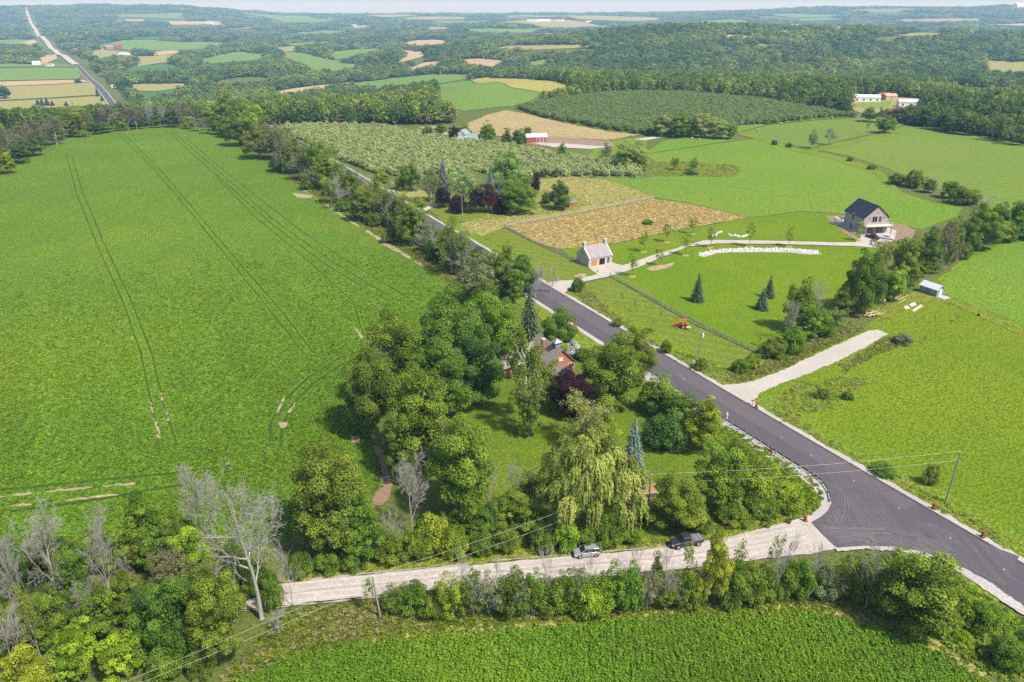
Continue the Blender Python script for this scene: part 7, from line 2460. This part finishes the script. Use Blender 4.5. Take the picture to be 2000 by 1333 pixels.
def heading(u0, v0, u1, v1):
    a, b = G(u0, v0), G(u1, v1)
    return math.atan2(b.y - a.y, b.x - a.x)


def on(u, v, layer=4):
    p = G(u, v)
    p.z += zoff(layer, 100)
    return p


vehicle('silver_car', on(1146, 1086), heading(1300, 1073, 1120, 1091), 'suv', M['silver'], 'silver hatchback car parked at the edge of the gravel road')
vehicle('pickup_truck', on(1339, 1066), heading(1450, 1048, 1300, 1074), 'pickup', M['charcoal'], 'dark grey pickup with covered bed parked behind the silver car')
vehicle('black_car', on(1704, 467), math.radians(-62), 'pickup', M['black_car'], 'black pickup parked in front of the dark-roofed house')
vehicle('white_car', on(1732, 468), math.radians(-28), 'sedan', M['white_car'], 'white car parked right of the black pickup by the house')

# small orange tractor with a front loader
p = G(1331, 641)
tr = tag(empty('tractor', p, heading(1345, 643, 1315, 637)), 'orange compact tractor with front loader on the striped lawn', 'tractor')
M['trac'] = plain('orange_red_tractor_paint', (.72, .075, .02), .45, .4)
MB().box((.75, 0, 1.0), (1.5, .62, .55)).box((.9, 0, .65), (1.5, .4, .3)).build('hood', M['trac'], tr)
MB().box((-.35, 0, .8), (1.0, .7, .35)).build('platform', M['blackp'], tr)
MB().box((-.55, 0, 1.15), (.45, .5, .12)).box((-.76, 0, 1.4), (.1, .5, .45)).build('seat', M['blackp'], tr)
mb = MB()
for s in (-1, 1):
    mb.box((-1.0, s * .5, 1.75), (.08, .08, 1.5))
mb.box((-1.0, 0, 2.5), (.08, 1.08, .08))
mb.build('roll_bar', M['trac'], tr)
MB().box((-.6, 0, 2.55), (1.4, 1.2, .07)).build('canopy', M['orange'], tr)
for s in (-1, 1):
    w_ = MB().cone((-.75, s * .52, .6), (-.75, s * .85, .6), .62, .62, 18).build('rear_wheel', M['rubber'], tr)
    MB().cone((-.75, s * .84, .6), (-.75, s * .87, .6), .36, .34, 14).build('rim', M['cream'], w_)
    w_ = MB().cone((1.15, s * .45, .38), (1.15, s * .68, .38), .38, .38, 16).build('front_wheel', M['rubber'], tr)
    MB().cone((1.15, s * .67, .38), (1.15, s * .7, .38), .22, .2, 12).build('rim', M['cream'], w_)
    MB().box((-.75, s * .62, 1.28), (1.1, .36, .06)).build('fender', M['trac'], tr)
    mb = MB()
    mb.cone((.2, s * .6, 1.35), (1.5, s * .6, 1.1), .08, .08, 6)
    mb.cone((1.5, s * .6, 1.1), (2.15, s * .6, .45), .08, .08, 6)
    mb.build('loader_arm', M['trac'], tr)
bk = [(0, 0), (.6, -.05), (.62, .02), (.12, .1), (.1, .6), (0, .62)]
mb = MB().prism(bk, -.85, .85)
mb.build('bucket', M['orange'], tr, (2.15, 0, .3))
MB().box((-1.9, 0, .55), (1.0, 1.5, .3)).box((-1.45, 0, .7), (.5, .1, .1)).build('mower_deck', M['tarp'], tr)

# walker in white on the road edge -----------------------------------
p = G(1419, 822)
p.z += .27
wk = tag(empty('person', p, math.radians(60), (1, 1, 1)), 'person in white clothes walking along the road beside the guard rail', 'person')


def skin_body(name, V, E_, Rr, mat, par, root=0, sub=2):
    me = bpy.data.meshes.new(name)
    me.from_pydata(V, E_, [])
    o = link(name, me, None, par)
    me.materials.append(mat)
    m = o.modifiers.new('skin', 'SKIN')
    for i, r in enumerate(Rr):
        me.skin_vertices[0].data[i].radius = (r, r) if not isinstance(r, tuple) else r
        me.skin_vertices[0].data[i].use_root = (i == root)
    s = o.modifiers.new('sub', 'SUBSURF')
    s.levels = s.render_levels = sub
    return o


M['skinm'] = plain('skin', (.42, .25, .17), .6, .3)
M['cloth'] = plain('white_clothes', (.72, .71, .7), .8, .2)
M['hair'] = plain('brown_hair', (.06, .035, .02), .7, .3)
bV = [(0, 0, .96), (0, 0, 1.15), (0.01, 0, 1.38), (.02, 0, 1.5), (.04, 0, 1.6), (.05, 0, 1.70),
      (0, .1, .9), (.16, .1, .5), (.26, .1, .08), (.38, .1, .04), (0, -.1, .9), (-.08, -.1, .5), (-.26, -.1, .12), (-.16, -.1, .05),
      (0, .2, 1.42), (-.1, .25, 1.15), (.04, .26, .92), (.08, .25, .84), (0, -.2, 1.42), (.08, -.25, 1.16), (.26, -.24, 1.0), (.34, -.23, .96)]
bE = [(0, 1), (1, 2), (2, 3), (3, 4), (4, 5), (0, 6), (6, 7), (7, 8), (8, 9), (0, 10), (10, 11), (11, 12), (12, 13), (2, 14), (14, 15), (15, 16), (16, 17), (2, 18), (18, 19), (19, 20), (20, 21)]
bR = [(.13, .16), (.12, .15), (.12, .18), .06, .085, .08, .095, .065, .045, .04, .095, .065, .045, .04, .065, .05, .035, .035, .065, .05, .035, .035]
skin_body('body', bV, bE, bR, M['cloth'], wk)
hd = MB()
n = 10
for k in range(6):
    pass
hv, hf = [], []
for i in range(7):
    th_ = PI * i / 6
    for j in range(n):
        a = 2 * PI * j / n
        hv.append((.05 + .105 * math.sin(th_) * math.cos(a), .085 * math.sin(th_) * math.sin(a), 1.66 + .125 * math.cos(th_)))
for i in range(6):
    for j in range(n):
        hf.append([i * n + j, (i + 1) * n + j, (i + 1) * n + (j + 1) % n, i * n + (j + 1) % n])
hd.add(hv, hf)
hd.box((.16, 0, 1.65), (.03, .025, .04))
hd.build('face', M['skinm'], wk, smooth=True)
ca = MB()
ca.cone((.04, 0, 1.69), (.04, 0, 1.8), .118, .08, 12)
ca.box((.16, 0, 1.71), (.12, .14, .015))
ca.build('cap', M['white'], wk)
for s, q in ((1, (.08, .25, .84)), (-1, (.34, -.23, .96))):
    mb = MB()
    mb.box((q[0] + .02, q[1], q[2] - .05), (.05, .08, .09))
    for f in range(4):
        mb.cone((q[0] + .02 + .004 * f, q[1] - .03 + f * .02, q[2] - .09), (q[0] + .045, q[1] - .03 + f * .02, q[2] - .15 - .008 * (f % 3)), .009, .007, 5)
    mb.cone((q[0] + .04, q[1] - s * .035, q[2] - .05), (q[0] + .075, q[1] - s * .045, q[2] - .1), .01, .008, 5)
    mb.build('hand', M['skinm'], wk)

# timber garden beds, black barrels ----------------------------------
pa, pb = G(1228, 986), G(1268, 981)
pc = G(1246, 957)
ang = math.atan2(pb.y - pa.y, pb.x - pa.x)
t = tag(empty('garden_beds', (pa.x, pa.y, pa.z), ang), 'terraced raised garden beds of new timber below the willow', 'garden bed')
M['earth'] = gravel('dark_garden_soil', (.085, .06, .045), (.13, .095, .07), 2, .5)
MB().box((3.2, 2.2, .12), (6.4, 4.4, .2)).build('woodchip', M['mulch'], t)
for x0, y0, lx, ly, h in [(1.6, .9, 2.4, 1.5, .5), (4.6, .9, 2.8, 1.5, .5), (2.6, 3.2, 3.6, 1.6, .8)]:
    mb = MB()
    for sx in (-1, 1):
        mb.box((x0 + sx * lx / 2, y0, h / 2 + .2), (.14, ly + .14, h))
        mb.box((x0, y0 + sx * ly / 2, h / 2 + .2), (lx - .14, .14, h))
    b = mb.build('timber_frame', M['timber'], t)
    MB().box((x0, y0, .3 + h / 2 - .1), (lx - .15, ly - .15, h - .1)).build('soil', M['earth'], b)
mb = MB()
mb.box((3.6, 4.5, .45), (7.0, .12, .3))
mb.build('top_board', M['timber'], t)
for u, v, lb in [(1253.5, 1019, 'left'), (1268, 1016, 'right')]:
    p = G(u, v)
    b = tag(empty('water_barrel', p), 'black round barrel %s of the utility pole foot' % lb, 'barrel', 'black barrels at the pole')
    MB().cone((0, 0, 0), (0, 0, .5), .36, .44, 16).cone((0, 0, .5), (0, 0, 1.05), .44, .36, 16).build('drum', M['blackp'], b)
    MB().cone((0, 0, 1.04), (0, 0, 1.1), .38, .38, 16).build('lid', M['dark'], b)

# stone bank by the drive, stone heaps --------------------------------
M['rock'] = wallmat('white_limestone_rock', (.40, .38, .355), (.66, .63, .60))


def rock_mesh(seed):
    r = random.Random(seed)
    vs = []
    for z, q in ((-.3, .7), (.15, 1.0), (.6, .55)):
        k = 6
        for i in range(k):
            a = 2 * PI * i / k + r.uniform(-.25, .25)
            vs.append((math.cos(a) * q * r.uniform(.75, 1.15) * .5, math.sin(a) * q * r.uniform(.75, 1.15) * .5, z * r.uniform(.8, 1.2)))
    fs = []
    for lv in (0, 6):
        for i in range(6):
            fs.append([lv + i, lv + (i + 1) % 6, lv + 6 + (i + 1) % 6, lv + 6 + i])
    fs += [[5, 4, 3, 2, 1, 0], [12, 13, 14, 15, 16, 17]]
    return MB().add(vs, fs).mesh('rock', M['rock'])


rocks = [rock_mesh(s) for s in range(5)]


def rock_bank(name, pix, wid, n, size, label):
    P = dens([G(u, v) for u, v in pix], .5, False)
    o0 = Vector((P[0][0], P[0][1], hz1(*P[0])))
    t = tag(empty(name, o0), label, 'rocks')
    for i in range(n):
        q = P[rnd.randrange(len(P))]
        x, y = q[0] + rnd.gauss(0, wid * .35), q[1] + rnd.gauss(0, wid * .5)
        o = link('rock', rocks[i % 5], None, t, Vector((x, y, hz1(x, y) + .15)) - o0, rnd.uniform(0, 6))
        s = size * rnd.uniform(.6, 1.5)
        o.scale = (s * rnd.uniform(.8, 1.3), s, s * rnd.uniform(.6, 1))
    return t


psheet('stone_bed', [(1362, 500), (1375, 494), (1410, 487), (1464, 486), (1540, 486), (1598, 490), (1602, 498), (1580, 499), (1540, 495), (1464, 494), (1400, 496), (1376, 504)], M['shoulder'], 4, ragged=.25)
rock_bank('stone_bank', [(1366, 500), (1385, 495), (1410, 491), (1464, 490), (1540, 490), (1570, 493), (1596, 496)], 1.7, 300, .8, 'long curved bank of white stones on the lawn below the drive')
rock_bank('stone_heap', [(1424, 461), (1450, 464), (1462, 461)], .8, 36, .9, 'heap of pale stones on the grass above the drive')
rock_bank('stone_heap', [(1391, 463), (1400, 458), (1408, 455)], .7, 22, .8, 'few pale stones at the bend of the drive')
psheet('bare_patch', [(1262, 527), (1275, 521), (1300, 518), (1318, 513), (1314, 520), (1290, 528), (1270, 531)], M['soil'], 3, ragged=.25)
psheet('bare_patch', [(1122, 541), (1132, 535), (1146, 536), (1142, 543), (1128, 545)], M['soil'], 3, ragged=.2)

# timber heap, garden plots and plank rows on the right meadow ---------
p = G(1703, 618)
t = tag(empty('wood_pile', p, .6), 'heap of orange-brown logs and boards under the big line tree', 'wood pile')
for i in range(16):
    a = rnd.uniform(-.5, .9)
    l = rnd.uniform(1.2, 4.2)
    x, y, z = rnd.uniform(-1.6, 1.6), rnd.uniform(-1, 1), rnd.uniform(.15, 1.1)
    if i % 3:
        MB().box((x, y, z), (l, .28, .08), a).build('board', M['tarp'], t)
    else:
        d = Vector((math.cos(a), math.sin(a), .1)) * l * .3
        MB().cone(Vector((x, y, z)) - d, Vector((x, y, z)) + d, .24, .2, 9).build('log', M['timber'], t)
for i, (a, b) in enumerate([((1748, 584), (1765, 575)), ((1749, 591), (1773, 577)), ((1754, 594), (1770, 585))]):
    pa, pb = G(*a), G(*b)
    t = tag(empty('garden_row', (pa + pb) / 2, math.atan2(pb.y - pa.y, pb.x - pa.x)), ['rear', 'middle', 'front'][i] + ' pale plank of the three garden rows left of the shed', 'plank', 'garden planks')
    MB().box((0, 0, .18), ((pb - pa).length, .3, .12)).build('plank', M['timber'], t)
    for s in (-.4, 0, .4):
        MB().box((s * (pb - pa).length, 0, .06), (.15, .3, .14)).build('support', M['fence_wood'], t)
for i, (pix, m_, lb) in enumerate([([(1764, 601), (1772, 598), (1778, 604), (1768, 606)], 'pink_deck', 'yellowish'), ([(1775, 597), (1785, 592), (1790, 596), (1780, 601)], 'white', 'white covered'), ([(1780, 608), (1798, 596), (1803, 599), (1784, 611)], 'concrete', 'long pale')]):
    pts = [G(u, v) for u, v in pix]
    c = sum(pts, Vector()) / 4
    t = tag(empty('garden_plot', c), lb + ' low garden plot in front of the grey shed', 'garden plot', 'garden plots by the shed')
    poly = [((q - c).x, (q - c).y) for q in pts]
    MB().slab(poly, -.05, .22).build('frame', M['timber'], t)
    MB().slab([(x * .9, y * .9) for x, y in poly], .2, .28).build('cover', M[m_], t)
p = G(1721, 592)
t = tag(empty('white_trailer', p, .5), 'small white trailer under the tree beside the garden rows', 'trailer')
MB().box((0, 0, .85), (2.0, 1.2, .8)).build('box', M['white'], t)
for s in (-1, 1):
    MB().cone((0, s * .6, .32), (0, s * .74, .32), .32, .32, 14).build('wheel', M['rubber'], t)
MB().box((1.4, 0, .4), (.9, .08, .08)).build('drawbar', M['steel'], t)
p = G(1911, 618)
t = tag(empty('tree_stump', p), 'dark stump on the right meadow', 'stump')
MB().cone((0, 0, -.1), (0, 0, .7), .42, .3, 10).build('stump_wood', M['dark'], t)

# round hay bales -------------------------------------------------------
M['straw'] = gravel('hay_straw', (.46, .36, .19), (.58, .47, .27), 3, .5)
bm_ = [MB().cone((-.6, 0, .7), (.6, 0, .7), .7, .7, 16).mesh('bale', M['straw'])]
for i, (u, v) in enumerate([(1491, 238), (1500, 239), (1520, 240), (1526, 245), (1480, 257), (1586, 236), (1604, 231), (1624, 232), (1675, 232), (1351, 273), (1365, 275), (1398, 271), (1314, 268), (1292, 268)]):
    p = G(u, v)
    p.z += zoff(2, math.hypot(p.x, p.y)) - .02
    o = link('hay_bale', bm_[0], None, None, p, rnd.uniform(0, 3))
    tag(o, 'round straw-coloured hay bale lying on the mown hay field near the hill orchard', 'hay bale', 'round hay bales')

# far roadside and field trees that stand alone ---------------------------
for i, (u, a, b, w_, k, ti, lb) in enumerate([(10, 168, 194, 26, 'maple', 'teal', 'round dark tree at the left edge of the far pale field'), (191, 166, 190, 8, 'spruce', 'teal', 'narrow conifer beside the far road'), (200, 186, 199, 9, 'spruce', 'teal', 'short conifer at the farm lane by the far road'),
                                              (75, 192, 207, 12, 'spruce', 'teal', 'first conifer of the far lane group'), (83, 190, 208, 12, 'spruce', 'teal', 'second conifer of the far lane group'), (93, 189, 208, 13, 'spruce', 'teal', 'third conifer of the far lane group'), (103, 196, 208, 12, 'spruce', 'teal', 'fourth conifer of the far lane group'),
                                              (153, 154, 164, 13, 'maple', 'teal', 'low round tree on the far tan strip'), (266, 93, 101, 9, 'maple', 'teal', 'lone round tree right of the far red barns'), (130, 198, 208, 12, 'spruce', 'teal', 'small conifer beside the far lane'), (745, 222, 245, 18, 'maple', 'deep', 'dark round tree behind the left orchard'),
                                              (625, 186, 225, 14, 'spruce', 'teal', 'tall conifer behind the left orchard'), (556, 196, 215, 12, 'spruce', 'teal', 'first conifer behind the hedgerow end'), (577, 192, 212, 14, 'spruce', 'teal', 'second conifer behind the hedgerow end'), (519, 200, 220, 16, 'spruce', 'teal', 'conifer nearest the hedgerow end')]):
    tree_px(k, u, a, b, w_, ti, 'lone_conifer' if k == 'spruce' else 'lone_tree', lb)

# ------------------------------------------------------------------ haze
hz_t = NT('summer_haze')
vol = hz_t.n('VolumePrincipled')
vol.inputs['Color'].default_value = (.37, .67, 1.0, 1)
vol.inputs['Absorption Color'].default_value = (1, 1, 1, 1)
vol.inputs['Density'].default_value = 1.15e-4
vol.inputs['Anisotropy'].default_value = 0.0
hz_t.l(vol.outputs[0], hz_t.out.inputs['Volume'])
hz_t.m.cycles.volume_sampling = 'DISTANCE'
X0, X1, Y0, Y1, Z0, Z1 = -62000, 62000, -14000, 63000, -220, 235
mb = MB().box(((X0 + X1) / 2, (Y0 + Y1) / 2, (Z0 + Z1) / 2), (X1 - X0, Y1 - Y0, Z1 - Z0))
hzo = mb.build('haze', hz_t.m)
hzo['kind'] = 'stuff'
